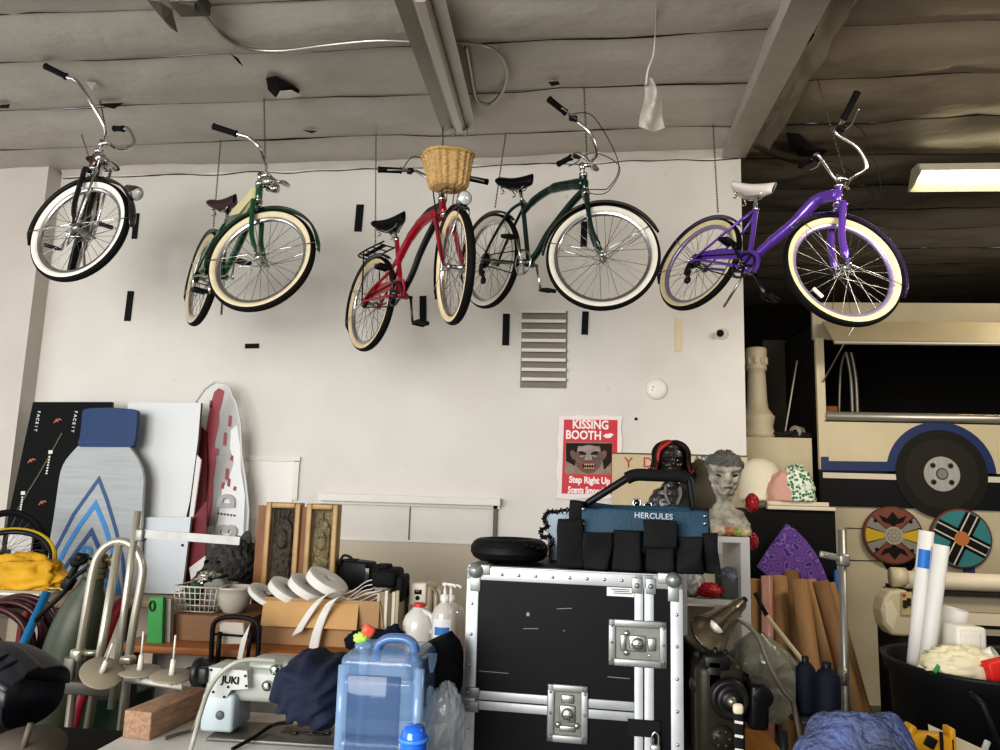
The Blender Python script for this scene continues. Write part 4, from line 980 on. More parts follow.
# bowl
c = onz(234, 614, ZBX); c.y = Y1+.12; c.x = at(234, 600, c.y).x
b = MB(); b.lathe([(r_*.86, z_*.84) for r_, z_ in [(.001, .004), (.05, .0), (.055, .004), (.085, .05), (.098, .10), (.103, .135), (.107, .137), (.107, .148), (.10, .149), (.094, .14), (.08, .06), (.04, .015), (.001, .012)]], V((c.x, c.y, ZBX+.001)), n=40)
tag(b.build('mixing_bowl', M('stoneware_grey', 'bdb8aa', .35)), 'pale stoneware mixing bowl on the brown box', 'bowl')
# grotesque head sculpture
Y2 = Y1+.62
root = thing('animal_sculpture', V((at(228, 600, Y2).x, Y2, ZM)), 'dark grey shaggy animal head sculpture behind the bowl', 'sculpture')
SG = M('dark_fur_stone', '3f3d3a', .7, bump=.9, bs=35, var=.45, vs=12)
b = MB(); c = at(233, 566, Y2); blob(b, c, (.135, .14, .15), .32, 4, 5, 72, 52, ridge=True); blob(b, c+V((-.05, -.09, -.02)), (.07, .08, .075), .3, 4, 9, 40, 30, ridge=True)
b.tube([c+V((0, .02, -.1)), V((c.x, Y2+.02, ZM+.05)), V((c.x, Y2+.02, ZM+.002))], [.08, .1, .14], 16); b.build('head', SG, root)
for x, z in ((.06, .14), (.15, .12)):
    b = MB(); b.lathe([(.035, -.03), (.036, .01), (.018, .05), (.002, .06)], c+V((x, 0, z)), (.25, 0, 1), 16, sy=.5); b.build('ear', SG, root)
b = MB(); b.lathe([(.001, .06), (.022, .05), (.03, .02), (.03, -.01)], c+V((-.08, -.15, -.03)), (-.4, -.9, -.1), 16); b.build('snout', M('snout_dark', '2e2c2a', .5), root)
for x in (-.09, -.02):
    b = MB(); b.lathe([(.001, .014), (.012, .01), (.014, 0)], c+V((x, -.135, .03)), (0, -1, 0), 12); b.build('eye', M('eye_black', '0e0e0e', .15), root)
b = MB(); b.rbox(c+V((-.04, -.16, -.12)), (.05, .04, .03), .01); b.build('lower_jaw', M('snout_dark', '2e2c2a'), root)
# carved wooden frames
FRW = M('frame_wood', '7d4c1e', .5, var=.3, vs=3, stretch=(10, 10, 1)); FRG = M('frame_gilt', '9d8054', .45, .15, var=.25, vs=8)
RELIEF = M('dark_relief', '413930', .55, .2, bump=.8, bs=40, var=.4, vs=18); REL2 = M('bronze_relief', '7d7154', .5, .3, bump=.9, bs=45, var=.4, vs=16)
Y3 = Y1+.42
def frame(label, x0, x1, y0, y1, rel, D, side):
    root = thing('carved_picture', V((at((x0+x1)/2, 600, Y3).x, Y3, ZM)), label, 'frame')
    X0, X1 = at(x0, 560, Y3).x, at(x1, 560, Y3).x; Z1 = at((x0+x1)/2, y0, Y3).z; Z0 = ZM+.002; w_ = .03
    for nm, c_, d_ in (('stile', (X0+w_/2, Y3+D/2, (Z0+Z1)/2), (w_, D, Z1-Z0)), ('stile', (X1-w_/2, Y3+D/2, (Z0+Z1)/2), (w_, D, Z1-Z0)), ('rail', ((X0+X1)/2, Y3+D/2, Z1-w_/2), (X1-X0-2*w_, D, w_)), ('rail', ((X0+X1)/2, Y3+D/2, Z0+w_/2), (X1-X0-2*w_, D, w_))):
        b = MB(); b.rbox(c_, d_, .005); b.build(nm, FRG, root)
    b = MB(); cx, cw = (X0+X1)/2, (X1-X0)/2-w_-.004
    def rf(u, v):
        z = Z0+w_+(Z1-Z0-2*w_)*v; x = cx+cw*(2*u-1); q = (2*u-1); t = (z-(Z1-.18))/.12
        h = .018 if (abs(q) < .8 and ((t < 0) or q*q+t*t < .75)) else 0
        h2 = .014*abs(noise.noise(V((u*5, v*11, x*3))))+(.012 if (q*q*1.6+(t+.1)**2*2 < .35) else 0)
        return V((x, Y3+D*.55-h-h2, z))
    b.grid(rf, 40, 90); b.build('relief_panel', rel, root)
    b = MB(); X = X0-.001 if side < 0 else X1+.001; w2 = .05
    b.box((X+side*w2/2, Y3+D*.6, (Z0+Z1)/2-.01), (w2-.002, D*.7, Z1-Z0-.02)); b.build('side_board', FRW, root)
frame('carved wooden frame with a nearly black panel', 262, 297, 502.5, 600, RELIEF, .07, -1)
frame('carved wooden frame with a bronze arched relief of figures', 303, 335, 504, 600, REL2, .075, -1)
# big cardboard box with webbing
Y4 = MY+.05; root = thing('cardboard_box', V((at(300, 640, Y4).x, Y4+.2, ZM)), 'large open cardboard box heaped with white webbing rolls', 'box')
Z5 = at(300, 602, Y4).z; X0, X1 = at(252, 630, Y4).x, at(372, 630, Y4).x; D4 = .34
b = MB()
for c_, d_ in ((((X0+X1)/2, Y4+.12, (ZM+Z5)/2), (X1-X0, .006, Z5-ZM)), (((X0+X1)/2, Y4+.12+D4, (ZM+Z5)/2), (X1-X0, .006, Z5-ZM)), ((X0+.003, Y4+.12+D4/2, (ZM+Z5)/2), (.006, D4, Z5-ZM)), ((X1-.003, Y4+.12+D4/2, (ZM+Z5)/2), (.006, D4, Z5-ZM)), (((X0+X1)/2, Y4+.12+D4/2, ZM+.005), (X1-X0, D4, .006))): b.box(c_, d_)
b.build('carton', CB, root)
b = MB(); za = at(300, 602, Y4+.11).z; zb = at(300, 627, Y4+.08).z; b.prism([V((X0, Y4+.115, za)), V((X0+.01, Y4+.07, zb)), V((at(357, 628, Y4+.08).x, Y4+.07, zb)), V((at(358, 604, Y4+.1).x, Y4+.115, za))], (0, .005, .0)); b.build('flap', M('cardboard_light', 'bf9866', .75, var=.08), root)
b = MB(); b.prism([V((X1, Y4+.12, za)), V((X1+.02, Y4+.12, zb)), V((X1+.02, Y4+.4, zb)), V((X1, Y4+.45, za))], (.005, 0, 0)); b.build('flap', CB, root)
WEB = M('white_webbing', 'dedbd4', .7, bump=.15, bs=160, var=.05)
nm_ = ['flat against the frame end of the box', 'leaning second from the bowl end of the box', 'tilted in front of the bronze frame', 'tall and tilted above the hanging tails']
for i, (x, y, r_, w_, ax) in enumerate([(267, 596, .098, .022, (.5, -.06, .86)), (288, 591, .10, .034, (.5, -.08, .86)), (308, 588, .10, .036, (.5, -.08, .86)), (327, 582, .105, .04, (.5, -.08, .86))]):
    root = thing('webbing_roll', at(x, y, Y4+.2)-V((0, 0, r_)), 'roll of white webbing '+nm_[i], 'webbing roll', 'white webbing rolls')
    c = at(x, y, Y4+.2); b = MB()
    b.lathe([(.025, -w_/2), (r_, -w_/2), (r_, w_/2), (.025, w_/2), (.025, -w_/2)], c, ax, 40, smooth=False)
    for k in range(6): b.lathe([(.035+k*(r_-.04)/6, w_/2+.001), (.035+(k+.5)*(r_-.04)/6, w_/2+.004), (.035+(k+1)*(r_-.04)/6, w_/2+.001)], c, ax, 40)
    b.build('coil', WEB, root)
b = MB(); pts = cat([at(x, y, Y4+.2) for x, y in [(334, 602), (352, 590), (368, 582), (377, 576), (384, 578), (385, 585), (374, 592), (356, 597), (340, 600)]], 6)
for k in range(4): b.tube([p+V((.006*k, .02*k, -.016*k+.006*math.sin(i*.7+k))) for i, p in enumerate(pts)], .022, 4, flat=(.12, 1))
tag(b.build('webbing_loop', WEB), 'loose looping bundle of white strap ends on the cardboard box', 'strap')
for pts, lb in (([(338, 596), (328, 594), (316, 604), (305, 620), (296.5, 634)], 'shorter slanting'), ([(341, 600), (334, 599), (325, 612), (317, 632), (312, 656)], 'longer hanging')):
    P_ = cat([at(x, y, Y4+.06-(.0 if i else -.06)) for i, (x, y) in enumerate(pts)], 8); b = MB()
    b.grid(lambda u, v: P_[int(round(v*(len(P_)-1)))]+V((.023*(2*u-1)*1.0, .0, .012*(2*u-1)))*1.05, 5, len(P_))
    o = b.build('webbing_tail', WEB); tag(o, lb+' white webbing tail hanging over the box front', 'strap'); o.modifiers.new('thickness', 'SOLIDIFY').thickness = .003
# black device
Y5 = MY+.58; root = thing('camera_monitor', V((at(357, 600, Y5).x, Y5, ZM)), 'black boxy device with a dark screen beside the bronze frame', 'monitor')
b = MB(); b.rbox(at(357, 574, Y5+.05), (.17, .12, .145), .012, rotm(-.25, .05)); b.rbox(at(343, 575, Y5+.1), (.12, .12, .17), .03); b.tube(cat([at(339, 566, Y5), at(343, 556, Y5), at(350, 557, Y5), at(354, 562, Y5)]), .007, 8); b.rbox(at(352, 561, Y5+.04), (.07, .07, .025), .008); b.rbox(V((at(352, 600, Y5).x, Y5+.08, ZM+.12)), (.16, .16, .23), .01); b.build('casing', BLACKP, root)
b = MB(); b.rbox(at(358, 575, Y5-.012), (.13, .006, .085), .003, rotm(-.25, .05)); b.build('screen', M('dark_screen', '3d3f3e', .2), root)
# files
Y6 = MY+.18
SP = ['b9b09c', '8d7f68', 'cfc8b6', '6a5d4a', 'c6bda6', 'a39a84']
x = 377.5
fl_ = ['thin', 'brown', 'cream', 'dark brown', 'ivory', 'greyish']
for i, w_ in enumerate([3, 4.5, 3.5, 4, 3.5, 3.5]):
    b = MB(); A, B_ = at(x, 590, Y6), at(x+w_-.4, 590, Y6); z1 = at(x, 593-1.2*(i % 3), Y6).z
    b.box(((A.x+B_.x)/2, Y6+.12, (ZM+z1)/2), (B_.x-A.x, .24, z1-ZM-.002)); x += w_
    tag(b.build('paper_folder', M('folder_'+SP[i], SP[i], .7, var=.1, vs=12, stretch=(8, 8, 1))), fl_[i]+' upright paper folder in the row under the black pouch, '+['first', 'second', 'third', 'fourth', 'fifth', 'sixth'][i]+' from the box', 'folder', 'upright paper folders')
zt = at(385, 592, Y6).z+.012
b = MB(); b.rbox((at(387, 585, Y6+.1).x, Y6+.12, zt+.045), (.12, .2, .085), .02); b.rbox((at(382, 578, Y6+.1).x, Y6+.12, zt+.095), (.07, .1, .02), .008); b.rbox((at(403, 585, Y6+.1).x, Y6+.10, zt-.0), (.035, .16, .12), .012); tag(b.build('black_pouch', M('black_nylon', '161618', .7, bump=.15, bs=80)), 'black pouch lying on top of the upright folders', 'pouch')
# heater / toaster
Y7 = MY+.32; root = thing('countertop_appliance', V((at(423, 640, Y7).x, Y7+.1, ZM)), 'beige plastic appliance with a small dark display behind the milk jug', 'appliance')
b = MB(); x0, x1 = at(409, 600, Y7).x, at(431, 600, Y7).x; z1 = at(420, 584, Y7).z; b.rbox(((x0+x1)/2, Y7+.09, (ZM+z1)/2), (x1-x0, .18, z1-ZM-.002), .03, seg=4); b.rbox((x1+.02, Y7+.11, (ZM+z1)/2-.01), (.05, .14, z1-ZM-.03), .02); b.build('body', M('appliance_beige', 'b7aa98', .4), root)
b = MB(); b.rbox(at(418, 594, Y7-.006), (.085, .02, .11), .03, seg=4); b.build('bezel', M('appliance_pale', 'c6bcae', .35), root)
b = MB(); b.rbox(at(418, 592, Y7-.018), (.035, .006, .022), .002); b.lathe([(.011, 0), (.009, .006), (.001, .007)], at(417.5, 598, Y7-.016), (0, -1, 0), 16); b.build('display', M('display_black', '151413', .2), root)
b = MB(); b.tube(cat([at(426, 586, Y7+.02), at(436, 592, Y7+.03), at(437, 606, Y7+.03)]), .006, 8); b.build('cord', M('appliance_cord', '8a7f70', .5), root)
# milk jug
def jug_mat(): return M('cloudy_plastic', 'd9d6d0', .3, alpha=.93, coat=.3)
Y8 = MY+.06; root = thing('milk_jug', V((at(415, 640, Y8).x, Y8+.07, ZM)), 'translucent white plastic jug with a red cap', 'jug')
z = lambda y, Y=Y8: at(415, y, Y).z
cx = at(415.5, 630, Y8).x; w_ = .066
b = MB(); b.lathe([(.001, ZM+.002), (w_*1.0, ZM+.003), (w_*1.12, ZM+.02), (w_*1.12, z(625)), (w_*.95, z(618)), (w_*.6, z(612)), (.024, z(609.5)), (.022, z(607.5))], (cx, Y8+.07, 0), n=40, sx=1, sy=1); b.build('body', jug_mat(), root)
b = MB(); b.lathe([(.026, z(609)), (.027, z(606)), (.024, z(605)), (.001, z(605))], (cx, Y8+.07, 0), n=24); b.build('cap', M('cap_red', 'c23a3a', .4), root)
b = MB(); b.tube(cat([V((cx+.02, Y8+.05, z(612))), V((cx+.062, Y8+.03, z(616))), V((cx+.078, Y8+.03, z(626))), V((cx+.07, Y8+.03, z(634)))]), .011, 10); b.build('handle', jug_mat(), root)
# pump bottles
def pump(label, x, Yq, s_, lab):
    root = thing('pump_bottle', V((at(x, 640, Yq).x, Yq, ZM)), label, 'bottle'); cx = at(x, 620, Yq).x
    zt = at(x, 603, Yq).z; w_ = .052*s_
    m = M('clear_bottle', 'd7d4cb', .15, alpha=.75, coat=.6)
    b = MB(); b.lathe([(.001, ZM+.001), (w_, ZM+.002), (w_*1.08, ZM+.02), (w_*1.08, zt-.05), (w_*.9, zt-.02), (w_*.4, zt), (.018, zt+.006), (.018, zt+.02)], (cx, Yq, 0), n=36); b.build('body', m, root)
    b = MB(); b.lathe([(.021, zt+.012), (.021, zt+.035), (.008, zt+.04), (.006, zt+.075), (.014, zt+.078), (.014, zt+.09), (.001, zt+.092)], (cx, Yq, 0), n=20); b.tube(cat([V((cx, Yq, zt+.084)), V((cx+.04, Yq-.02, zt+.084)), V((cx+.052, Yq-.026, zt+.074))]), .006, 8); b.build('pump', M('pump_white', 'dcd9d2', .35), root)
    if lab:
        b = MB(); n_ = 12
        def lf(u, v): a = rad(225+90*u); return V((cx+(w_*1.085+.0006)*math.cos(a), Yq+(w_*1.085+.0006)*math.sin(a), ZM+.055+.115*v))
        b.grid(lf, n_, 4); b.build('label', M('label_white', 'dfe0e0', .4), root)
        b = MB(); b.grid(lambda u, v: V((lf(u*.8+.1, 0).x*1, lf(u*.8+.1, 0).y-.0012, ZM+.1+.035*v)), n_, 3); b.build('label', M('label_blue', '3b78b4', .4), root)['label'] = 'blue printed band on the label'
pump('tall clear pump bottle with a blue and white label', 444, MY+.08, 1.0, True)
pump('large cloudy pump bottle without a label, behind the labelled pump bottle', 450, MY+.26, 1.25, False)
b = MB(); c = at(372, 636, MY+.02); c.y = MY+.05; blob(b, V((c.x, c.y, ZM+.052)), (.125, .045, .055), .35, 3, 6, 48, 30, ridge=True, flatz=ZM+.002); blob(b, V((c.x+.09, c.y, ZM+.065)), (.05, .04, .065), .25, 3, 8, 36, 24, flatz=ZM+.002)
tag(b.build('dark_jacket', M('navy_jacket', '171c2c', .85, bump=.2, bs=90)), 'dark navy jacket heaped on the workbench behind the water jug', 'jacket')

# ------------------------------------------------------------------ blue water jug
Yw = 2.2; cx = at(379, 690, Yw).x; X0, X1 = at(336, 690, Yw).x, at(421, 690, Yw).x; Z1 = at(380, 657, Yw).z; hw = (X1-X0)/2; dw = .125
BL = M('blue_polycarbonate', '86a9d2', .09, trans=.0, alpha=.44, coat=.8, bump=.12, bs=40)
root = thing('water_jug', V((cx, Yw+dw, ZT)), 'large square translucent blue water jug with a moulded handle', 'water jug')
b = MB()
def jugf(u, v):
    a = 2*PI*u; sg = lambda q, e: math.copysign(abs(q)**e, q); z = ZT+.003+(Z1-ZT)*v
    k = 1.0
    if v < .05: k = .90+.1*(v/.05)
    if v > .93: k = 1-.16*((v-.93)/.07)**2
    if .30 < v < .36 or .78 < v < .82: k *= .955
    return V((cx+hw*k*sg(math.cos(a), .22), Yw+dw+dw*k*sg(math.sin(a), .22), z))
b.grid(jugf, 96, 60, wrapu=True); n_ = 96
b.v += [V((cx, Yw+dw, Z1+.012)), V((cx, Yw+dw, ZT+.003))]; k = len(b.v)
for i in range(n_):
    b.f.append([59*n_+i, 59*n_+(i+1) % n_, k-2]); b.m.append(0); b.s.append(True); b.f.append([i, (i+1) % n_, k-1]); b.m.append(0); b.s.append(True)
o = b.build('body', BL, root)
b = MB(); b.rbox((cx-hw*.12, Yw-.001, (ZT+Z1)/2-.02), (hw*1.25, .008, (Z1-ZT)*.82), .003); b.build('front_panel', M('blue_panel', '3a5680', .08, alpha=.4, coat=.6), root)
for sx in (-1, 1):
    for sy in (0, 2):
        b = MB(); b.cyl(V((cx+sx*hw*.9, Yw+.016+sy*(dw-.016), ZT+.02)), V((cx+sx*hw*.9, Yw+.016+sy*(dw-.016), Z1-.03)), .016, 10); b.build('corner_rib', M('blue_rib', '9dbbe0', .15, alpha=.55, coat=.7), root)
b = MB(); hp = [at(x, y, Yw+.08) for x, y in [(376, 660), (379, 645), (387, 639), (398, 638), (408, 640), (414, 646), (416, 660)]]; b.tube(cat(hp), .0135, 12, flat=(1, 1.5)); b.build('handle', M('blue_handle', '5a7fb2', .15, alpha=.85, coat=.6), root)
zc = at(364, 652, Yw+.1)
b = MB(); zc.z = Z1+.001; b.lathe([(.028, 0), (.028, .014), (.022, .018), (.022, .03)], zc, n=24); b.build('spout', BL, root)
zc = zc+V((0, 0, .03))
b = MB(); blob(b, zc+V((-.008, -.005, .0)), (.024, .024, .016), .3, 3, 3, 24, 16); tag(b.build('lime_cap', M('lime_plastic', 'b9dc62', .4)), 'lime green cap on the water jug spout', 'cap')
b = MB(); b.rbox(zc+V((.012, -.008, .022)), (.038, .034, .032), .012, rotm(.4, .5), seg=3); tag(b.build('coral_cap', M('coral_plastic', 'e8604a', .4)), 'coral red cap stuck on the lime green cap', 'cap')
# bright blue bottle beside it
root = thing('blue_bottle', onz(414, 760, ZT), 'bright blue round bottle standing just beside the large water jug', 'bottle')
c = at(418, 744, 2.08); b = MB(); b.lathe([(.001, ZT+.002), (.03, ZT+.003), (.034, ZT+.02), (.034, c.z-.0), (.032, c.z+.03), (.024, c.z+.045), (.001, c.z+.048)], (c.x-.012, c.y, 0), n=32); b.build('body', M('bright_blue', '2a6fe0', .15, coat=.6), root)
b = MB(); b.tube([V((c.x-.012+.035*math.cos(a), c.y+.035*math.sin(a), c.z+.012)) for a in [2*PI*i/24 for i in range(24)]], .006, 8, closed=True); b.build('rim', M('bright_blue2', '4a8df0', .15), root)
# black cloth and clear bag between jug and case
b = MB(); c = at(435, 672, 2.5)
def drape(u, v):
    a = 2*PI*u; w_ = [.06, .085, .092, .092, .09, .082, .07, .055, .04, .014]; t = v*9; i = min(8, int(t)); r_ = w_[i]+(w_[i+1]-w_[i])*(t-i)
    f_ = 1+.16*noise.noise(V((math.cos(a)*1.6, math.sin(a)*1.6, v*3)))
    return V((c.x+r_*math.cos(a)*f_+.02*(v-.3), c.y+.9*r_*math.sin(a)*f_, at(437, 640, 2.5).z-.25*v+.03*math.cos(a)*(1-v)-.02*(1-v)*0))
b.grid(drape, 48, 40, wrapu=True); b.add([drape(i/48, 0) for i in range(48)], [list(range(48))]); tag(b.build('black_cloth', M('black_cloth', '0f0f11', .9, bump=.2, bs=80)), 'black cloth hanging between the water jug and the flight case', 'cloth')
BAG = M('clear_polythene', 'c5cbd0', .08, alpha=.32, coat=1., bump=.7, bs=18)
b = MB(); c = at(445, 735, 2.35); blob(b, V((c.x, c.y, ZT+.115)), (.055, .06, .115), .35, 4, 11, 48, 36, ridge=True, flatz=ZT+.001); tag(b.build('plastic_bag', BAG), 'clear crumpled plastic bag between the water jug and the flight case', 'bag')

# ------------------------------------------------------------------ machine cover at the near left corner
Yo = 2.3; zf = ZT-.02; root = thing('machine_cover', V((at(20, 740, Yo).x, Yo+.1, zf)), 'large dark moulded plastic motor cover at the near bottom corner', 'motor cover')
CV = M('cover_charcoal', '34343a', .42, bump=.05, bs=200); c = at(-6, 700, Yo)
b = MB()
def cov(u, v):
    x = -.36+.40*u; t = (x+.36)/.40; top = .15*(1-max(0, (t-.55)/.45)**2.4*.5); a = PI*v
    y = -.17*math.cos(a)*(1-.25*max(0, t-.6)); zz = top*math.sin(a)**.55
    rib = .012*(1 if (.35 < v < .5) else 0)*(1 if t > .2 else 0)
    zz += rib*math.sin(a); 
    return V((at(0, 700, Yo).x+x, Yo+.12+y, at(0, 697, Yo).z-.02+zz))
b.grid(cov, 60, 40); o = b.build('upper_shell', CV, root); o.modifiers.new('thickness', 'SOLIDIFY').thickness = .01
b = MB()
def cov2(u, v):
    q = cov(u, 0.02); q2 = cov(u, .98); y0_, y1_ = q.y, q2.y; a = PI*v; t = u
    return V((q.x-.01, (y0_+y1_)/2-(y1_-y0_)/2*math.cos(a)*.96, q.z-(.17*(1-.35*t))*math.sin(a)**.5))
b.grid(cov2, 60, 30); b.build('lower_shell', M('cover_dark', '1f2026', .45), root)
b = MB(); b.tube([cov(i/40, .12)+V((0, -.006, .004)) for i in range(41)], .009, 8); b.build('seam_band', M('cover_band', '4d4d52', .4), root)
for k in range(6):
    b = MB(); b.tube([cov(.45+.08*k, .2), cov(.47+.08*k, .28)+V((0, 0, .004)), cov(.5+.08*k, .36)], .005, 6); b.build('vent_rib', M('cover_dark', '1f2026'), root)
b = MB(); b.rbox((at(15, 700, Yo).x, Yo+.12, (zf)/2), (.5, .32, zf), .02); tag(b.build('dark_stand', M('stand_black', '1b1a19', .7)), 'dark stand under the moulded motor cover', 'stand')
b = MB(); p = at(22, 752, 1.95); b.lathe([(.001, .0), (.10, -.004), (.104, .004), (.001, .012)], p, (0.1, -.35, 1), 32); b.cyl(p, p+V((.015, 0, .07)), .008, 8); b.cyl(p, V((p.x, p.y, 0.01)), .012, 8); b.lathe([(.12, 0), (.12, .01), (.001, .015)], (p.x, p.y, 0), n=24); tag(b.build('spool_stand', M('dusty_disc', '5d5448', .6)), 'dusty brown spool disc at the very bottom corner', 'spool stand')
# ------------------------------------------------------------------ flight case
CYAW = rad(-4.5); CQ = rotm(CYAW)
CFL = at(465, 640, 2.62)                      # front edge line of the case
cN = CQ @ V((0, -1, 0))
def oncase(x, y, dep=0.): return onp(x, y, CFL-cN*dep, cN)
cO = oncase(465, 640); cO = V((cO.x, cO.y, 0))
CW = (oncase(682, 645)-oncase(464, 645)).length; CH_ = oncase(575, 571.5).z; CD = .62
tocase = lambda p: CQ @ V(p) + cO             # local: x along the front, y into the case, z up
root = thing('flight_case', tocase((CW/2, CD/2, 0)), 'tall black flight case with aluminium edges and recessed latches', 'flight case')
LAM = M('black_laminate', '0c0d11', .5, bump=.04, bs=300, var=.3, vs=5); ALU = M('aluminium_edge', 'b9bcbd', .5, .55, var=.14, vs=9); RIV = M('rivet_steel', 'd0d2d2', .3, .9); ZINC = M('zinc_hardware', '9b9e9b', .42, .65, var=.14, vs=15)
def cb(fn, name, mats, parent=root):
    b = MB(); fn(b); b.xf(tocase); return b.build(name, mats, parent)
SX = CW*.826; SZ = CH_-.425
cb(lambda b: (b.box((SX/2-.001, CD/2, (SZ+CH_)/2+.001), (SX-.002, CD, CH_-SZ-.004))), 'upper_body', LAM)
cb(lambda b: (b.box((SX/2-.001, CD/2, SZ/2), (SX-.002, CD, SZ-.004))), 'lower_body', LAM)
cb(lambda b: (b.box(((SX+CW)/2+.001, CD/2, CH_/2), (CW-SX-.002, CD, CH_))), 'side_lid', LAM)
bw = .042
for nm, x0, x1, z0, z1 in [('top_edge', 0, CW, CH_-bw, CH_), ('corner_edge', 0, bw, 0, CH_), ('corner_edge', CW-bw*.95, CW, 0, CH_), ('lid_edge', SX-.03, SX-.0015, 0, CH_), ('lid_edge', SX+.0015, SX+.032, 0, CH_), ('seam_edge', bw, SX-.03, SZ+.0015, SZ+.03), ('seam_edge', bw, SX-.03, SZ-.03, SZ-.0015)]:
    def edge_(b):
        b.rbox(((x0+x1)/2, -.0015, (z0+z1)/2), (x1-x0, .005, z1-z0), .002); rp = [(.006, 0), (.005, .0025), (.001, .0035)]
        if nm == 'top_edge':
            for i in range(9): b.lathe(rp, (.12+(CW-.2)*i/9, -.004, CH_-bw*.5), (0, -1, 0), 8, m=1)
        if nm == 'corner_edge':
            for i in range(12): b.lathe(rp, ((x0+x1)/2, -.004, CH_-.12-.098*i), (0, -1, 0), 8, m=1)
        if nm == 'lid_edge' and x0 > SX:
            for i in range(5): b.lathe(rp, (SX+.017, -.004, CH_-.05-.2*i), (0, -1, 0), 8, m=1)
    cb(edge_, nm, [ALU, RIV])
cb(lambda b: (b.box((CW/2, bw/2, CH_+.0015), (CW, bw, .003)), b.box((CW/2, CD-bw/2, CH_+.0015), (CW, bw, .003)), b.box((bw/2, CD/2, CH_+.0012), (bw, CD, .0028)), b.box((CW-bw/2, CD/2, CH_+.0012), (bw, CD, .0028))), 'top_trim', ALU)
def ball(b, x, s):
    b.lathe([(.001, .026), (.014, .023), (.023, .012), (.026, 0)], (x, -.004, CH_-.012), (0, -1, .3), 18)
    for p in [((0, -.002, -.008), (.075, .008, .034)), ((-.012*s, -.002, -.05), (.036, .008, .06)), ((0, .03, .004), (.075, .06, .008))]: b.rbox(V((x+s*.012, 0, CH_))+V(p[0]), p[1], .003)
cb(lambda b: ball(b, .03, 1), 'ball_corner', ZINC); cb(lambda b: ball(b, CW-.03, -1), 'ball_corner', ZINC)
def clip(b, x, z, dx, dz):
    for s in (-1, 1): b.rbox((x+s*dx, -.005, z+s*dz), (.034, .006, .05) if dx else (.05, .006, .034), .004); b.lathe([(.009, 0), (.007, .005), (.001, .006)], (x+s*dx+(0 if dx else -.01), -.008, z+s*dz), (0, -1, 0), 10)
cb(lambda b: clip(b, SX, CH_-.035, .022, 0), 'seam_clamp', ZINC); cb(lambda b: clip(b, .03, SZ, 0, .022), 'seam_clamp', ZINC)
def latch(x, z, w_, h, horiz):
    lt = cb(lambda b: [b.rbox((x+sx*(w_/2-.012), -.007, z), (.024, .008, h), .006) for sx in (-1, 1)] + [b.rbox((x, -.007, z+sz*(h/2-.012)), (w_, .008, .024), .006) for sz in (-1, 1)] + [b.lathe([(.005, 0), (.004, .003), (.001, .004)], (x+sx*(w_/2-.011), -.011, z+k*h*.36), (0, -1, 0), 8) for sx in (-1, 1) for k in (-1, 0, 1)], 'latch_frame', ZINC)
    b = MB(); b.box((x, -.0035, z), (w_-.03, .003, h-.03)); b.xf(tocase); b.build('latch_dish', M('latch_dish', '83867f', .4, .6, var=.2, vs=20), lt)
    b = MB()
    q = rotm(0, PI/2 if horiz else 0)
    for c_, d_ in [((0, 0, 0), (.05, .007, .052)), ((.0, 0, -.045), (.05, .006, .018)), ((0, 0, .045), (.04, .007, .026))]: b.rbox(V((x, -.009, z))+q @ V(c_), d_ if not horiz else (d_[2], d_[1], d_[0]), .004)
    b.lathe([(.02, 0), (.02, .005), (.008, .009), (.001, .009)], V((x, -.011, z)), (0, -1, 0), 20); b.rbox((x, -.02, z), (.03, .005, .008), .002)
    for s in (-1, 1): b.lathe([(.01, 0), (.008, .004), (.001, .005)], V((x, -.009, z))+q @ V((s*.03, 0, -.035)), (0, -1, 0), 10)
    b.xf(tocase); b.build('latch_toggle', M('toggle_steel', 'b9bab4', .28, .9), lt)
latch(SX-.02, CH_-.215, .185, .145, True); latch(CW*.487, SZ-.02, .132, .178, False)
tg = cb(lambda b: b.box((SX-.075, -.001, CH_-.058), (.088, .002, .028)), 'paper_label', M('label_paper', 'd9d9d6', .5))
cb(lambda b: [b.box((SX-.075+.004*(k % 3), -.0025, CH_-.05-.006*k), (.06-.008*(k % 2), .001, .0022)) for k in range(3)], 'printed_lines', STRIP, tg)
cb(lambda b: [b.box((p[0], -.0003, p[1]), (p[2], .0006, .0018), rotm(0, p[3])) for p in [(.1, SZ+.09, .10, .01), (.22, CH_-.19, .05, -.05), (.33, CH_-.12, .05, -.1), (SX-.08, SZ+.1, .07, .02)]]+[b.rbox((.21, -.0004, CH_-.145), (.01, .0008, .012), .002), b.rbox((.33, -.0004, CH_-.19), (.004, .0008, .004), .001)], 'scratches', M('scratch_grey', '8c8c90', .6))
cb(lambda b: (b.box((SX+.0, -.006, SZ-.045), (.1, .008, .05)),), 'hasp', M('hasp_black', '17171a', .45))
root2 = thing('padlock', tocase((SX+.035, -.02, SZ-.11)), 'small brass-grey padlock hanging on the flight case hasp', 'padlock')
b = MB(); b.rbox((SX+.035, -.022, SZ-.1), (.03, .016, .03), .005); b.xf(tocase); b.build('padlock_body', M('padlock_body', 'b8b6ae', .35, .8), root2)
b = MB(); b.tube(cat([V((SX+.025, -.022, SZ-.09)), V((SX+.025, -.022, SZ-.062)), V((SX+.035, -.022, SZ-.05)), V((SX+.045, -.022, SZ-.062)), V((SX+.045, -.022, SZ-.09))]), .0035, 8); b.xf(tocase); b.build('shackle', CHROME, root2)

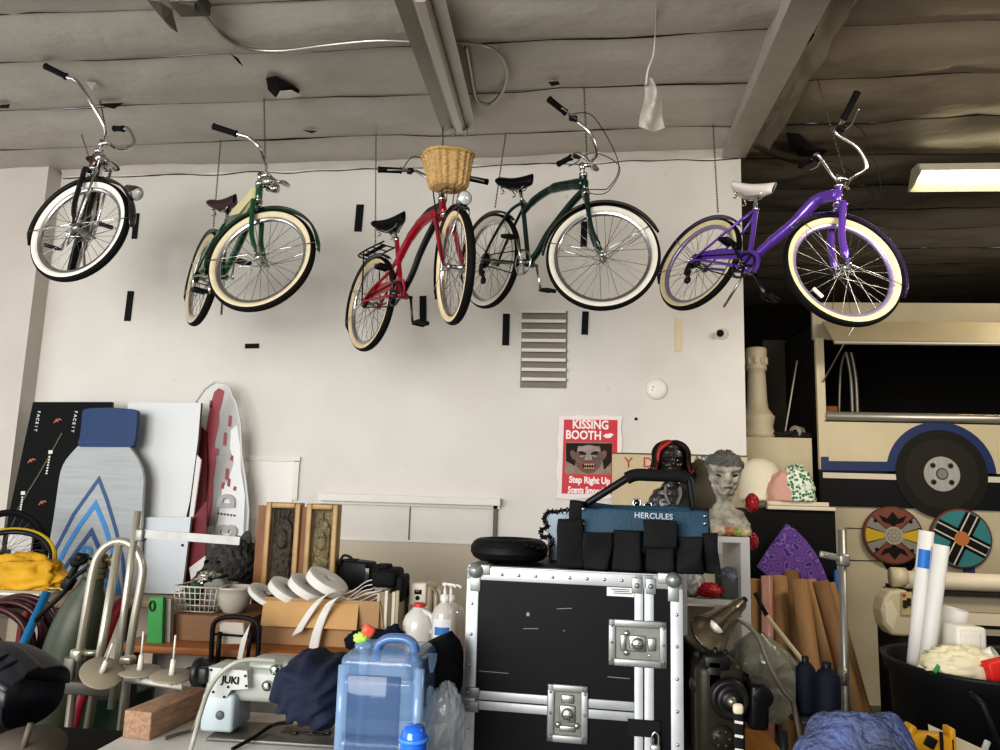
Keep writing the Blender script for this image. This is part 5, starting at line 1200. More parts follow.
# tyre, pail and chain on the case
ZC = CH_+.003
b = MB(); c = onp(509, 548.5, V((0, 2.84, 0)), V((0, 1, 0))); cx, cy_ = c.x, 2.86
root = thing('rubber_tyre', V((cx, cy_, ZC)), 'small black rubber tyre lying flat on the flight case', 'tyre')
R0, rr = .102, .040
b.lathe([(R0+rr*math.cos(2*PI*i/24)*(1+(.05 if i % 2 else 0)), rr+.001+rr*.98*math.sin(2*PI*i/24)) for i in range(25)], (cx, cy_, ZC), n=56, smooth=False); b.build('tyre', M('tyre_black', '161618', .55), root)
b = MB(); b.lathe([(.06, .02), (.045, .03), (.045, .065), (.06, .075)], (cx, cy_, ZC), n=32); b.build('rim', M('tyre_rim', '3a3a3c', .4, .6), root)
p_ = at(556, 560, 2.78); root = thing('white_pail', V((p_.x+.03, 3.0, ZC)), 'pale bluish plastic pail behind the tool bag', 'pail')
zt = at(556, 513, 2.8).z; b = MB(); b.lathe([(.001, .002), (.072, 0), (.085, zt-ZC), (.091, zt-ZC+.004), (.09, zt-ZC-.006), (.08, zt-ZC), (.068, .01), (.001, .008)], (p_.x+.04, 3.0, ZC), n=36); b.build('pail_body', M('pail_plastic', 'b4c3cc', .35), root)
b = MB(); pts = cat([at(x, y, 2.74) for x, y in [(578, 513), (566, 510), (556, 512), (548, 512), (544, 520), (548, 527), (541, 530), (543, 538), (550, 536), (552, 545), (540, 549), (528, 546), (520, 550), (511, 552), (505, 558)]], 8)
for i in range(0, len(pts)-2, 2):
    d = (pts[i+2]-pts[i]); s_ = d.normalized().cross(V((0, 1, 0) if (i//2) % 2 else (0, .3, 1))).normalized()*.0085; e = pts[i]+d*1.25; m_ = (pts[i]+e)/2
    b.tube([pts[i], m_+s_, e, m_-s_], .0042, 6, closed=True)
tag(b.build('black_chain', M('black_chain', '1d1c1c', .4, .6)), 'heavy black chain draped over the pale pail and the tyre', 'chain')
# tool bag
NY = M('bag_black_nylon', '1b1b1d', .75, bump=.3, bs=150, var=.2, vs=12); TL = M('bag_teal', '123c50', .6, bump=.15, bs=120, var=.12, vs=6)
bagp = lambda x, y, d=0.: oncase(x, y, d)
root = thing('tool_bag', bagp(640, 580, .12), 'black and teal open tool bag with a padded black handle on the flight case', 'tool bag')
A, B_ = bagp(557, 560, .0), bagp(721, 575, .0); Lb = (B_-A).length
lo = lambda x, y, z: tocase((BX0+x, y, ZC+z))
BX0 = (CQ.transposed() @ (A-cO)).x
hb_ = .215
def soft(b, x0, x1, y0, y1, z0, z1, bul=.012, sd=0, n=18):
    def fn(u, v):
        a = 2*PI*u; sg = lambda q: math.copysign(abs(q)**.35, q)
        z = z0+(z1-z0)*v; k = 1+.0*v
        x = (x0+x1)/2+(x1-x0)/2*sg(math.cos(a)); y = (y0+y1)/2+(y1-y0)/2*sg(math.sin(a))
        w_ = bul*noise.noise(V((x*9, y*9+sd, z*11)))*2; tz = z+.008*noise.noise(V((x*14, sd, 3)))*v
        e = .93 if v in (0,) else 1
        return lo((x-(x0+x1)/2)*e+(x0+x1)/2+w_*.5, (y-(y0+y1)/2)*e+(y0+y1)/2+w_, tz)
    b.grid(fn, 64, n, wrapu=True); k = len(b.v)
    top = [len(b.v)-64+i for i in range(64)]; bot = [len(b.v)-64*n+i for i in range(64)]
    b.f += [top, bot[::-1]]; b.m += [0, 0]; b.s += [False, False]
b = MB(); soft(b, .02, Lb-.02, .06, .30, .002, .13, .01, 1, 20); b.build('bag_body', NY, root)
b = MB(); soft(b, .075, Lb-.03, .05, .062, .06, .205, .004, 2); b.build('teal_panel', TL, root)
b = MB(); soft(b, .06, Lb-.05, .27, .29, .1, .215, .006, 3); b.build('back_panel', TL, root)
text('HERCULES', lo(Lb*.60, .046, .184), .026, M('print_silver', 'a9b2b8', .4), root, 'lettering', rot=CQ @ rotm(0, rad(1)), ext=.001, bold=.0006, spacing=1.05)
b = MB(); b.box((0, 0, 0), (.085, .0015, .003)); b.xf(lambda p: lo(Lb*.645+p.x, .047+p.y, .157+p.z)); b.build('printed_line', M('print_silver', 'a9b2b8'), root)
for i, (x0, x1, z1, sd) in enumerate([(.0, .085, .165, 3), (.085, .175, .125, 4), (.178, .282, .135, 5), (.285, .385, .16, 6), (.388, .475, .12, 7), (.478, Lb-.0, .135, 8)]):
    b = MB(); soft(b, x0, min(x1, Lb), (.0 if i not in (0, 5) else .02)+.004*(i % 2), .06, .006, z1, .014, sd, 16)
    pk = b.build('pocket', NY, root)
    if i == 3: b = MB(); soft(b, x0-.004, x1+.004, -.01, .012, z1-.075, z1+.012, .006, 9, 10); b.build('flap', NY, pk)
for x0, x1, z in ((.03, .085, .225), (Lb-.075, Lb-.02, .215)):
    b = MB(); soft(b, x0, x1, .10, .22, .1, z, .008, 11, 14); b.build('end_strap', NY, root)
b = MB(); hp = [lo(.075, .14, .205), lo(.10, .14, .225), lo(.235, .14, .315), lo(.26, .14, .32), lo(.41, .14, .32), lo(.44, .14, .31), lo(Lb-.075, .14, .215), lo(Lb-.055, .14, .2)]
b.tube(hp, [.012, .013, .0135, .013, .013, .0135, .013, .012], 12); hd = b.build('handle', M('handle_tube', '1d1d1e', .3), root)
b = MB(); b.tube(cat([lo(.225, .14, .308), lo(.26, .14, .322), lo(.33, .14, .322), lo(.41, .14, .321), lo(.435, .14, .311)], 6), .0215, 14); b.build('handle_pad', NY, hd)
b = MB()
for x, z in ((Lb-.045, .19), (Lb-.045, .165), (.082, .2), (.083, .15)): b.lathe([(.006, 0), (.005, .003), (.001, .004)], lo(x, .044, z), cN, 10)
b.build('rivet', CHROME, root)

# ------------------------------------------------------------------ white shelf unit with busts behind the case
Ys = 3.55; SWm = M('shelf_white', 'd6d4cf', .45); zs = at(735, 537, Ys).z; xs0, xs1 = at(606, 560, Ys).x, at(750, 560, Ys).x; Ds = .42
root = thing('shelf_unit', V(((xs0+xs1)/2, Ys+Ds/2, 0)), 'white open shelf unit behind the flight case carrying two busts', 'shelf')
b = MB(); b.box(((xs0+xs1)/2, Ys+Ds/2, zs-.0125), (xs1-xs0, Ds, .025)); b.build('top_board', SWm, root)
xm = at(684, 590, Ys).x
for x, w_ in ((xs0, .02), (xm, .014), (xs1-.04, .04)):
    b = MB(); b.box((x+w_/2, Ys+Ds/2, (zs-.025)/2), (w_, Ds, zs-.026)); b.build('upright', SWm, root)
zs2 = at(715, 600, Ys).z
for z in (zs2, zs2-.42):
    b = MB(); b.box(((xm+xs1-.04)/2+.007, Ys+Ds/2, z-.01), (xs1-.04-xm-.016, Ds, .02)); b.build('shelf_board', SWm, root)
# on the top board: busts
def bust(name, label, x, ytop, Y, H, skin, feats, sub=None):
    lift = feats.get('lift', 0); base = V((at(x, 500, Y).x, Y, zs+.002+lift)); root = thing(name, base, label, 'bust')
    def fn(u, v):
        a = 2*PI*u; z = v*H; t = v; fx, fy = math.cos(a), math.sin(a); fr = max(0, -fy)
        K = [(0, .145, .085), (.12, .14, .08), (.26, .11, .07), (.33, .06, .055), (.40, .042, .045), (.46, .045, .05), (.50, .055, .065), (.58, .07, .082), (.70, .084, .096), (.82, .084, .096), (.92, .066, .078), (.98, .034, .04), (1.0, .004, .004)]
        for i in range(len(K)-1):
            if K[i][0] <= t <= K[i+1][0]:
                q = (t-K[i][0])/(K[i+1][0]-K[i][0]); q = q*q*(3-2*q); rx = K[i][1]+(K[i+1][1]-K[i][1])*q; ry = K[i][2]+(K[i+1][2]-K[i][2])*q; break
        s_ = H/.42; rx *= s_*feats.get('w', 1); ry *= s_; x_ = rx*fx; y_ = ry*fy
        g = lambda cx, cz, sx, sz: math.exp(-((fx-cx)/sx)**2-((t-cz)/sz)**2)*(1 if fy < 0 else 0)
        d = .030*g(0, .635, .16, .045)+.016*g(0, .69, .12, .04)-.026*(g(-.42, .70, .25, .035)+g(.42, .70, .25, .035))+.014*(g(-.4, .765, .35, .022)+g(.4, .765, .35, .022))+.012*g(0, .575, .3, .018)-.008*g(0, .557, .32, .008)+.012*g(0, .54, .3, .015)+.012*g(0, .50, .25, .025)
        d += .010*(g(-.6, .63, .25, .03)+g(.6, .63, .25, .03))
        y_ -= d*s_
        n_ = feats.get('rough', .004)*noise.noise(V((x_*40, y_*40, z*40)))
        yo = -.02*max(0, min(1, (t-.35)/.2))
        zz = z
        if feats.get('crest') and t > .72: zz += .012*abs(fx)**2*(1 if t < .93 else .2); x_ *= 1+.12*(1-abs((t-.82)/.12) if abs(t-.82) < .12 else 0)
        return base+V((x_+n_, y_+n_+yo, zz))
    b = MB(); b.grid(fn, 72, 90, wrapu=True); b.build('head', skin, root)
    if lift: b = MB(); b.rbox(base+V((0, 0, -lift/2)), (.26, .16, lift), .01); b.build('pedestal', M('bust_pedestal', '3a352f', .6), root)
    return root, base, fn
DKS = M('bust_dark_skin', '2c2624', .25, bump=.4, bs=60, var=.4, vs=25, coat=.4)
root, base, fn = bust('alien_bust', 'dark glossy alien bust with black and red hair behind the tool bag', 671, 442, Ys+.16, (at(671, 442, Ys+.16).z-zs)*.74, DKS, dict(w=1.0, lift=(at(671, 442, Ys+.16).z-zs)*.26))
Hh = (at(671, 442, Ys+.16).z-zs)*.74
EYE = M('glossy_black_eye', '070708', .06, coat=1.)
for s_ in (-1, 1):
    b = MB(); c = fn((270+27*s_)/360, .705); b.lathe([(.001, .016), (.016, .012), (.024, 0), (.016, -.01)], c+V((0, .006, 0)), (s_*.4, -1, .1), 16, sy=.75); b.build('eye', EYE, root)
b = MB(); c = fn(.75, .555); b.rbox(c+V((0, -.001, 0)), (.045, .008, .008), .003); b.build('mouth', M('mouth_dark', '150f0f', .4), root)
HB, HR = M('hair_black', '171313', .5, bump=.5, bs=90), M('hair_red', 'a02a20', .45, bump=.4, bs=90)
def strands(col, n, seed, nm):
    R_ = random.Random(seed); b = MB()
    for i in range(n):
        a0 = R_.uniform(-75, 255); a1 = max(-32, min(212, a0)); l = R_.uniform(.36, .58); pts = []
        for t_, o_, k in ((.992, .002, 0), (.955, .012, .15), (.90, .016, .55), (.82, .018, .9), (.68, .02, 1)):
            a = rad(a0+(a1-a0)*k); pts.append(fn((a/(2*PI)) % 1, t_)+V((math.cos(a)*o_, math.sin(a)*o_, .004)))
        a = rad(a1); e = pts[-1]; pts += [e+V((math.cos(a)*.016, .004, -.05)), e+V((math.cos(a)*.026+R_.uniform(-.012, .012), .0, -(.66-l)*Hh))]
        b.tube(cat(pts, 4), [.004, .009, .010, .009, .009, .008, .003], 6)
    b.build(nm, col, root)
strands(HB, 70, 1, 'black_hair'); strands(HR, 22, 2, 'red_hair')
b = MB()
for s_ in (-1, 1): b.tube(cat([fn((270+s_*30)/360, .3)+V((0, -.012, 0)), fn((270+s_*22)/360, .2)+V((0, -.016, 0)), fn((270+s_*8)/360, .06)+V((0, -.012, 0))]), .02, 8, flat=(1, .4))
b.build('leather_lapel', M('grey_leather', '6e6963', .4), root)
GSK = M('bust_grey_scales', 'b3ac9c', .55, bump=.8, bs=55, var=.4, vs=16, dark='6d695f')
H2 = at(725, 452, Ys+.13).z-zs
root, base, fn = bust('alien_bust', 'pale grey scaly alien bust at the end of the white shelf', 724, 452, Ys+.13, H2, GSK, dict(w=.92, crest=True, rough=.008))
for s_ in (-1, 1):
    b = MB(); c = fn((270+27*s_)/360, .70); b.rbox(c+V((0, -.002, 0)), (.034, .012, .008), .003, rotm(0, -s_*.35)); b.build('eye_slit', M('eye_slit', '1b1816', .3), root)
b = MB(); c = fn(.75, .557); b.rbox(c+V((0, -.002, 0)), (.04, .008, .005), .002); b.build('mouth', M('mouth_dark', '150f0f'), root)
def cap(u, v):
    a = 2*PI*u; t = .80+.2*v; p = fn(u, min(.999, t)); return p+V((math.cos(a)*.007, math.sin(a)*.007, .004+.01*noise.noise(V((u*20, v*6, 1)))))
b = MB(); b.grid(cap, 60, 16, wrapu=True); b.build('scaly_cap', M('scaly_cap', '5c5a55', .5, bump=.9, bs=70, var=.3, vs=20), root)
for s_ in (-1, 1):
    b = MB(); c = fn(0 if s_ > 0 else .5, .8); b.lathe([(.022, -.015), (.016, .005), (.002, .018)], c, (s_*.8, 0, .7), 12, sy=.5); b.build('ear_fin', M('scaly_cap', '5c5a55'), root)
# shells in front of the grey bust
for i, (x, y, r_, c_, l_) in enumerate([(719, 521, .03, 'cdb9a0', 'cream shell lying nearest the teal bag'), (728, 524, .028, 'b5764a', 'orange brown shell in front of the grey bust'), (737, 526, .024, '93a24f', 'green and yellow shell in front of the grey bust'), (744, 525, .022, 'c7b48e', 'small tan shell at the white shelf end')]):
    Yq = Ys+.035; b = MB(); p = V((at(x, y, Yq).x, Yq, zs+.001+r_*.75)); blob(b, p, (r_*1.15, r_, r_*.75), .25, 3, i+20, 24, 16); b.v = [V((q.x, q.y, max(q.z, zs+.001))) for q in b.v]
    tag(b.build('seashell', M('shell_'+c_, c_, .4, var=.3, vs=40)), l_, 'shell', 'shells on the white shelf')
root = thing('goggles', V((at(642, 505, Ys+.05).x, Ys+.05, zs+.001)), 'chrome rimmed dark goggles behind the teal bag panel', 'goggles')
for i, (x, y) in enumerate(((637, 503), (648, 506.5))):
    b = MB(); c = at(x, y, Ys+.05); b.lathe([(.017, -.02), (.022, -.012), (.022, .012), (.017, .02), (.014, .012)], c, (-.1, -1, .1), 24); b.build('goggle_rim', CHROME, root)
    b = MB(); b.lathe([(.016, .0), (.001, .003)], c, (-.1, -1, .1), 20); b.build('goggle_lens', EYE, root)
b = MB(); c = at(642, 512, Ys+.05); b.rbox((c.x, Ys+.07, (zs+c.z)/2+.012), (.12, .06, c.z-zs+.02), .015); b.build('goggle_strap', M('goggle_strap', '3c3328', .6), root)
# inside the shelf
zb = zs2+.001
root = thing('fabric_bin', V((at(735, 598, Ys+.1).x, Ys+.14, zb)), 'small grey fabric bin stuffed with crumpled papers on the shelf', 'bin')
x0, x1 = at(722, 590, Ys+.06).x, at(744, 590, Ys+.06).x; z1 = at(733, 578, Ys+.06).z
b = MB(); b.rbox(((x0+x1)/2, Ys+.15, (zb+z1)/2), (x1-x0, .17, z1-zb), .006); b.build('bin_body', M('grey_felt', '77746e', .85, var=.1, vs=30), root)
b = MB(); blob(b, ((x0+x1)/2, Ys+.14, z1), ((x1-x0)*.42, .07, .035), .7, 4, 33, 36, 24, ridge=True); tag(b.build('crumpled_papers', M('crumpled_paper', 'b9b8bd', .6, var=.5, vs=30, dark='3c4a6a')), 'crumpled blue and white papers heaped in the grey bin', 'paper')
b = MB(); x0 = at(694, 590, Ys+.05).x; blob(b, (x0, Ys+.1, zb+.065), (.05, .07, .062), .4, 3, 41, 36, 24, ridge=True, flatz=zb); tag(b.build('white_bag', M('white_plastic_bag', 'd6d2cc', .4, bump=.3, bs=30)), 'white plastic bag bunched on the shelf under the tool bag', 'bag')
b = MB(); x0 = at(710, 592, Ys+.03).x; blob(b, (x0, Ys+.05, zb+.034), (.052, .04, .028), .7, 5, 44, 40, 26, ridge=True, flatz=zb); tag(b.build('red_ribbon', M('red_ribbon', 'b31f2a', .4)), 'crumpled red ribbon bundle on the shelf', 'ribbon')
b = MB(); A, B_ = at(686, 606, Ys+.12), at(715, 606, Ys+.12); b.box(((A.x+B_.x)/2, Ys+.13, (zs2-.42+A.z)/2), (B_.x-A.x, .02, A.z-(zs2-.42)-.003)); tag(b.build('beige_board', M('beige_board', 'a99c88', .6)), 'beige board standing in the lower shelf compartment', 'board')
b = MB(); b.add([at(x, y, Ys+.16) for x, y in [(734, 628), (740, 611), (746, 616), (746, 640), (736, 640)]]+[at(x, y, Ys+.17) for x, y in [(734, 628), (740, 611), (746, 616), (746, 640), (736, 640)]], [(0, 1, 2, 3, 4), (9, 8, 7, 6, 5), (0, 5, 6, 1), (1, 6, 7, 2), (2, 7, 8, 3), (3, 8, 9, 4), (4, 9, 5, 0)]); tag(b.build('pink_paper', M('pink_paper', 'd9a3cb', .6)), 'folded pink paper in the lower shelf compartment', 'paper')
# lettered board on the wall
root = thing('wall_sign', at(684, 520, WY-.03), 'tan board with hand lettering in red and teal behind the busts', 'sign')
b = MB(); pbox(b, 612, 455, 748, 530, WY-.03, .025); b.build('board', M('tan_board', 'c4b493', .6, var=.05), root)
b = MB(); pbox(b, 612, 454, 748, 455.4, WY-.034, .006); b.build('board_edge', M('board_dark_edge', '5d5242', .7), root)
HR_, HT = M('letters_red', 'a8433a', .6), M('letters_teal', '2a6f86', .6)
for ch, x, y, h, mt in [('Y', 628.5, 463, .11, HR_), ('D', 648, 463, .11, HR_), ('E', 655, 463, .11, HR_), ('L', 690.5, 461, .1, HT), ('A', 697, 461, .1, HT), ('P', 703.5, 461, .1, HT), ('P', 709.5, 461, .1, HT)]: text(ch, at(x, y, WY-.033), h, mt, root, 'letter', ext=.001)
b = MB(); pline(b, [(696, 473), (704, 473), (704, 484), (696, 484), (696, 473)], WY-.032, .01, .002); b.build('drawn_square', M('letters_green', '7d9a5a', .6), root)
b = MB(); blob(b, at(706, 495, Ys+.36), (.12, .05, .17), .2, 2, 50, 32, 22); b.v = [V((q.x, q.y, max(q.z, zs+.001))) for q in b.v]; tag(b.build('olive_cloth', M('olive_cloth', '4d4636', .8)), 'dark olive cloth lump between the two busts', 'cloth')
# poster
Yp = WY-.014; root = thing('kissing_booth_poster', at(590, 497, Yp), 'red kissing booth poster with white torn-edge border and a monster face', 'poster')
brd = [(559, 415.5), (568, 416.5), (578, 415), (592, 416.5), (604, 415.2), (614, 416.5), (622.5, 416), (621, 428), (622.5, 440), (621, 455), (622.5, 468), (620.5, 480), (622, 500.5), (612, 498), (600, 500), (586, 498), (572, 499.5), (556, 498), (558, 485), (556, 470), (558.5, 455), (557, 440), (559, 428)]
b = MB(); ppoly(b, brd, Yp, .01); b.build('white_border', M('poster_white', 'e4dad8', .5), root)
b = MB(); ppoly(b, [(564, 419.5), (617.5, 420), (616.8, 494.5), (561.5, 493.5)], Yp-.003, .003); b.build('red_field', M('poster_red', 'c5303a', .5), root)
PWm = M('poster_letter', 'efe6e2', .5)
q = rotm(0, rad(.6))
for s_, x, y, h, xs in (('KISSING', 590.5, 425, .094, .84), ('BOOTH', 583.5, 435.5, .094, .84), ('Step Right Up', 589.5, 480.5, .07, .80), ('5cents Smooches', 589, 490.8, .07, .66)): text(s_, at(x, y, Yp-.0045), h, PWm, root, 'lettering', rot=q, ext=.0008, xscale=xs, bold=.003)
b = MB(); ppoly(b, [(603, 436), (606, 433.5), (608, 434.2), (610, 433), (614, 434.5), (610, 438), (606, 438)], Yp-.0045, .001); b.build('lips', PWm, root)
b = MB(); ppoly(b, [(566, 442), (612, 442.5), (611, 474.5), (564.5, 474)], Yp-.0045, .002); ph = b.build('photo', M('photo_beige', '8d7c66', .5, var=.35, vs=12), root)
FM = [M('monster_skin', '6e5349', .5, bump=.3, bs=60, var=.45, vs=25), M('monster_dark', '2b1e1a', .6), M('monster_pale', '9a8a86', .5, var=.3, vs=40), M('monster_teeth', 'd3b98a', .5), M('monster_red', '7c2b24', .5)]
ell = lambda x, y, rx, ry, n=20, rot=0: [(x+rx*math.cos(a)*math.cos(rot)-ry*math.sin(a)*math.sin(rot), y+rx*math.cos(a)*math.sin(rot)+ry*math.sin(a)*math.cos(rot)) for a in [2*PI*i/n for i in range(n)]]
b = MB(); k = Yp-.007
ppoly(b, [(566, 443), (612, 443.5), (611.5, 462), (604, 470), (600, 446), (578, 446), (575, 466), (566, 461)], k+.001, .002, 1)
ppoly(b, ell(588.5, 459, 13.5, 14.5), k, .003, 0); ppoly(b, ell(588.5, 450, 11.5, 4.5), k-.001, .003, 2)
for s_ in (-1, 1):
    ppoly(b, ell(588.5+s_*6, 453.2, 4.2, 1.8, 14, s_*-.3), k-.002, .003, 1); ppoly(b, ell(588.5+s_*15, 455, 3, 5, 14, s_*.4), k-.0005, .003, 0)
    ppoly(b, ell(588.5+s_*6, 456, 3.2, .8, 14, s_*.25), k-.0025, .003, 2)
ppoly(b, [(586, 454), (591, 454), (592.5, 460), (584.5, 460)], k-.002, .003, 2); ppoly(b, ell(588.5, 466, 7.5, 4.2), k-.002, .003, 4); ppoly(b, ell(588.5, 466, 6, 3), k-.003, .003, 1)
for i in range(6): ppoly(b, [(584.2+i*1.7, 463.6), (585.6+i*1.7, 463.6), (584.9+i*1.7, 466)], k-.004, .003, 3); ppoly(b, [(584.2+i*1.7, 468.6), (585.6+i*1.7, 468.6), (584.9+i*1.7, 466.6)], k-.004, .003, 3)
b.build('monster_face', FM, ph)
# ------------------------------------------------------------------ painted truck side and counter behind the wall end
TY = 6.35
CREAMP = M('truck_cream', 'c9bb9a', .45, var=.1, vs=2); SKIRT = M('truck_black', '1b1b1d', .5); TBLUE = M('truck_blue', '24355f', .45, var=.1)
XR = 5.6
def X(px, Y=TY, y=430): return at(px, y, Y).x
def Zt(py, px=905, Y=TY): return at(px, py, Y).z
root = thing('food_truck', (at(905, 690, TY).x+.6, TY+.5, 0), 'cream painted flat sided truck with a serving window and a painted wheel', 'truck')
x0 = X(818.5)
def pan(name, x_0, x_1, z0, z1, mt, y0=0., d=.04, par=root):
    b = MB(); b.box(((x_0+x_1)/2, TY+y0+d/2, (z0+z1)/2), (x_1-x_0, d, z1-z0)); return b.build(name, mt, par)
zr0, zr1, zw = Zt(421.5, 905), Zt(413, 905), Zt(346, 905)
zs0, zs1 = Zt(508, 905), Zt(471.5, 905)
pan('side_panel', x0, XR, zs1, zr0, CREAMP); pan('skirt', x0, XR, zs0, zs1, SKIRT); pan('base_panel', x0+.02, XR, .0, zs0-.002, M('truck_base_cream', 'c2b699', .5, var=.12, vs=2.5), .03)
pan('corner_post', x0, x0+.065, zr0, zw+.06, CREAMP)
pan('header', x0, XR, zw+.06, Zt(301, 905), M('truck_header', 'a39880', .5, var=.1, vs=2), .06)
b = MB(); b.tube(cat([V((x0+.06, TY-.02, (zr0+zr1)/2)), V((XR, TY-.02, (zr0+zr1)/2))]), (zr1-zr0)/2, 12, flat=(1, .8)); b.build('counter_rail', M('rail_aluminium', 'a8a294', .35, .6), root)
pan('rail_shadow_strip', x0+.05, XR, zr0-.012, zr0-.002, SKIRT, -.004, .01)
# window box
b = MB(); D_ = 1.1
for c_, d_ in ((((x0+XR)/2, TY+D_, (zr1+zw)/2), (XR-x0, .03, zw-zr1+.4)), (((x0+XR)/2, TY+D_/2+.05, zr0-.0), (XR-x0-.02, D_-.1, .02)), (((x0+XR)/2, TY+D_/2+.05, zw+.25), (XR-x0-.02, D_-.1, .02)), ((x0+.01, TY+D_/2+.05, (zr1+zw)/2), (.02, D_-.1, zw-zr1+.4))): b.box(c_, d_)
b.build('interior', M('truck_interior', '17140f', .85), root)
# awning flap: hinged at the top of the window, raised outward
zf0, zf1 = Zt(345.5, 905, TY-.45), Zt(321, 905, TY-.05)
b = MB(); b.prism([V((x0+.05, TY-.02, zf1)), V((x0-.02, TY-.5, zf0+.02)), V((x0-.02, TY-.5, zf0)), V((x0+.05, TY-.02, zf1-.03))], (XR-x0, 0, 0)); b.build('awning_flap', M('awning_beige', 'ada085', .5, var=.1, vs=2), root)
b = MB(); b.cyl(V((x0-.02, TY-.5, zf0+.01)), V((XR, TY-.5, zf0+.01)), .016, 8); b.build('awning_edge', M('awning_rail', 'b3aa96', .4, .4), root)
b = MB(); b.cyl(at(854, 326, TY-.42), at(823, 382, TY-.02), .007, 8); b.build('flap_strut', STEEL, root)
# painted wheel and stripes on the side
sT = TY/F; c = at(941, 474, TY); R1 = 49.5*sT
def arc(r, a0, a1, n=40): return [V((c.x+r*math.cos(rad(a0+(a1-a0)*i/n)), 0, c.z+r*math.sin(rad(a0+(a1-a0)*i/n)))) for i in range(n+1)]
def flat_(pts, y, mt, name, par=root):
    b = MB(); b.prism([V((p.x, TY+y, p.z)) for p in pts], (0, .004, 0)); return b.build(name, mt, par)
flat_([V((c.x+R1, 0, zs1))]+arc(R1, 0, 180)+[V((c.x-R1, 0, zs1))], -.005, TBLUE, 'wheel_arch')
flat_([V((x0+.01, 0, Zt(471, 850))), V((c.x-R1+.05, 0, Zt(471, 880))), V((c.x-R1+.05, 0, Zt(461.5, 880))), V((x0+.07, 0, Zt(461.5, 850))), V((x0+.07, 0, Zt(457, 840))), V((x0+.01, 0, Zt(457, 830)))], -.0055, TBLUE, 'blue_stripe')
flat_(arc(41.5*sT, 0, 360, 64)[:-1], -.010, M('painted_tire', '26241f', .6), 'painted_tire')
flat_(arc(33*sT, 0, 360, 64)[:-1], -.0125, M('painted_tire_inner', '2f2c26', .6), 'painted_tire_ring')
hub = flat_(arc(16.3*sT, 0, 360, 48)[:-1], -.017, M('hub_silver', 'b5b1a7', .35, .3, var=.15, vs=5, stretch=(8, 1, 1)), 'hub_plate')
b = MB()
pr = lambda x, z, r, y, m: b.prism([V((c.x+x+r*math.cos(q), TY+y, c.z+z+r*math.sin(q))) for q in [2*PI*i/20 for i in range(20)]], (0, .003, 0), m)
for sx in (-1, 1):
    for sz in (-1, 1): pr(sx*8*sT, sz*7.8*sT, 2.6*sT, -.021, 0); pr(sx*8*sT, sz*7.8*sT, 1.5*sT, -.024, 1)
pr(0, 0, 5.6*sT, -.021, 0); pr(0, 0, 4.4*sT, -.024, 2)
b.build('lug_holes', [M('hub_dark', '4a463e', .5), M('hub_black', '1c1a17', .5), M('hub_light', '8e8a80', .4, .3)], hub)
for a_, b__ in ((x0+.02, X(900)), (X(982), XR)): pan('white_stripe', a_, b__, Zt(480, 905)-.001, Zt(474.5, 905), M('stripe_white', 'd3c9b2', .5), -.008, .006)
flat_([V((X(998)-.01, 0, Zt(458))), V((X(998)+.12, 0, Zt(458))), V((X(998)+.12, 0, Zt(440))), V((X(998)-.01, 0, Zt(440)))], -.006, M('pale_label', 'cfc08a', .5), 'side_label')
b = MB(); 
for q in [(846, 527, 877, 561)]: 
    P_ = [at(x, y, TY+.022) for x, y in [(846, 528), (878, 529), (878, 561), (846, 560)]]; b.tube(P_, .006, 4, closed=True)
b.build('hatch_outline', M('hatch_line', '8b8068', .6), root)
b = MB(); pbox(b, 965, 566, 975, 576, TY-.0, .028); b.build('blue_tag', M('tag_navy', '27375e', .5), root)
# things inside the window opening
zi = zr0+.011
b = MB(); P_ = at(833, 405, TY+.35)
b.tube(cat([V((at(838, 400, TY+.35).x, TY+.35, zi)), at(840, 380, TY+.35), at(842, 362, TY+.35), at(846, 352, TY+.35)]), .012, 8)
for x in (852, 857): b.tube(cat([V((at(x, 400, TY+.35).x, TY+.35, zi)), at(x-1, 380, TY+.35), at(x-4, 360, TY+.35), at(x-6, 352, TY+.35)]), .016, 8)
tag(b.build('metal_hoops', M('hoop_grey', '7a756a', .4, .5)), 'bent grey metal hoops standing in the dark truck window', 'hoops')
b = MB(); A, B_ = at(826.5, 398, TY+.2), at(838, 398, TY+.2); b.rbox(((A.x+B_.x)/2, TY+.26, zi+.065), (B_.x-A.x, .1, .13), .008); tag(b.build('terracotta_box', M('terracotta', '8d4f2c', .6)), 'small terracotta coloured box at the corner of the truck window', 'box')
b = MB(); A = at(857, 408, TY+.12); b.rbox((A.x, TY+.2, zi+.03), (.08, .08, .06), .006); tag(b.build('cream_block', M('cream_block', 'b9ad93', .6)), 'small cream block in the truck window', 'block')
# cream counter block with the column
KY = 6.45; zk = at(780, 437.5, KY).z; kx0, kx1 = XE-.12, x0-.025
b = MB(); b.box(((kx0+kx1)/2, KY+.35, zk/2), (kx1-kx0, .7, zk)); tag(b.build('cream_plinth', M('plinth_cream', 'c2b596', .55, var=.12, vs=2)), 'tall cream plinth between the wall end and the truck carrying a white column', 'plinth')
cx = at(757, 400, KY+.15).x; s_ = (KY+.15)/F
prof = [(0, 437), (16.5, 437), (16.5, 432), (15.5, 430), (14.5, 426), (15.5, 421), (16.5, 416), (14, 413.5), (13.3, 412), (10.5, 408), (9.6, 400), (8.8, 380), (8.4, 371), (10, 370), (10, 368), (9.6, 366), (10.2, 352), (10, 349), (8.8, 348), (0, 348)]
root = thing('white_column', (cx, KY+.15, zk+.001), 'white turned column standing on the cream plinth by the wall end', 'column')
zb_ = [zk+.002+(437-y)*s_*1.0 for _, y in prof]
b = MB(); b.lathe([(max(.001, r*s_), z) for (r, _), z in zip(prof, zb_)], (cx, KY+.15, 0), n=36); b.build('shaft', M('column_white', 'c9bda1', .5, var=.06), root)
b = MB()
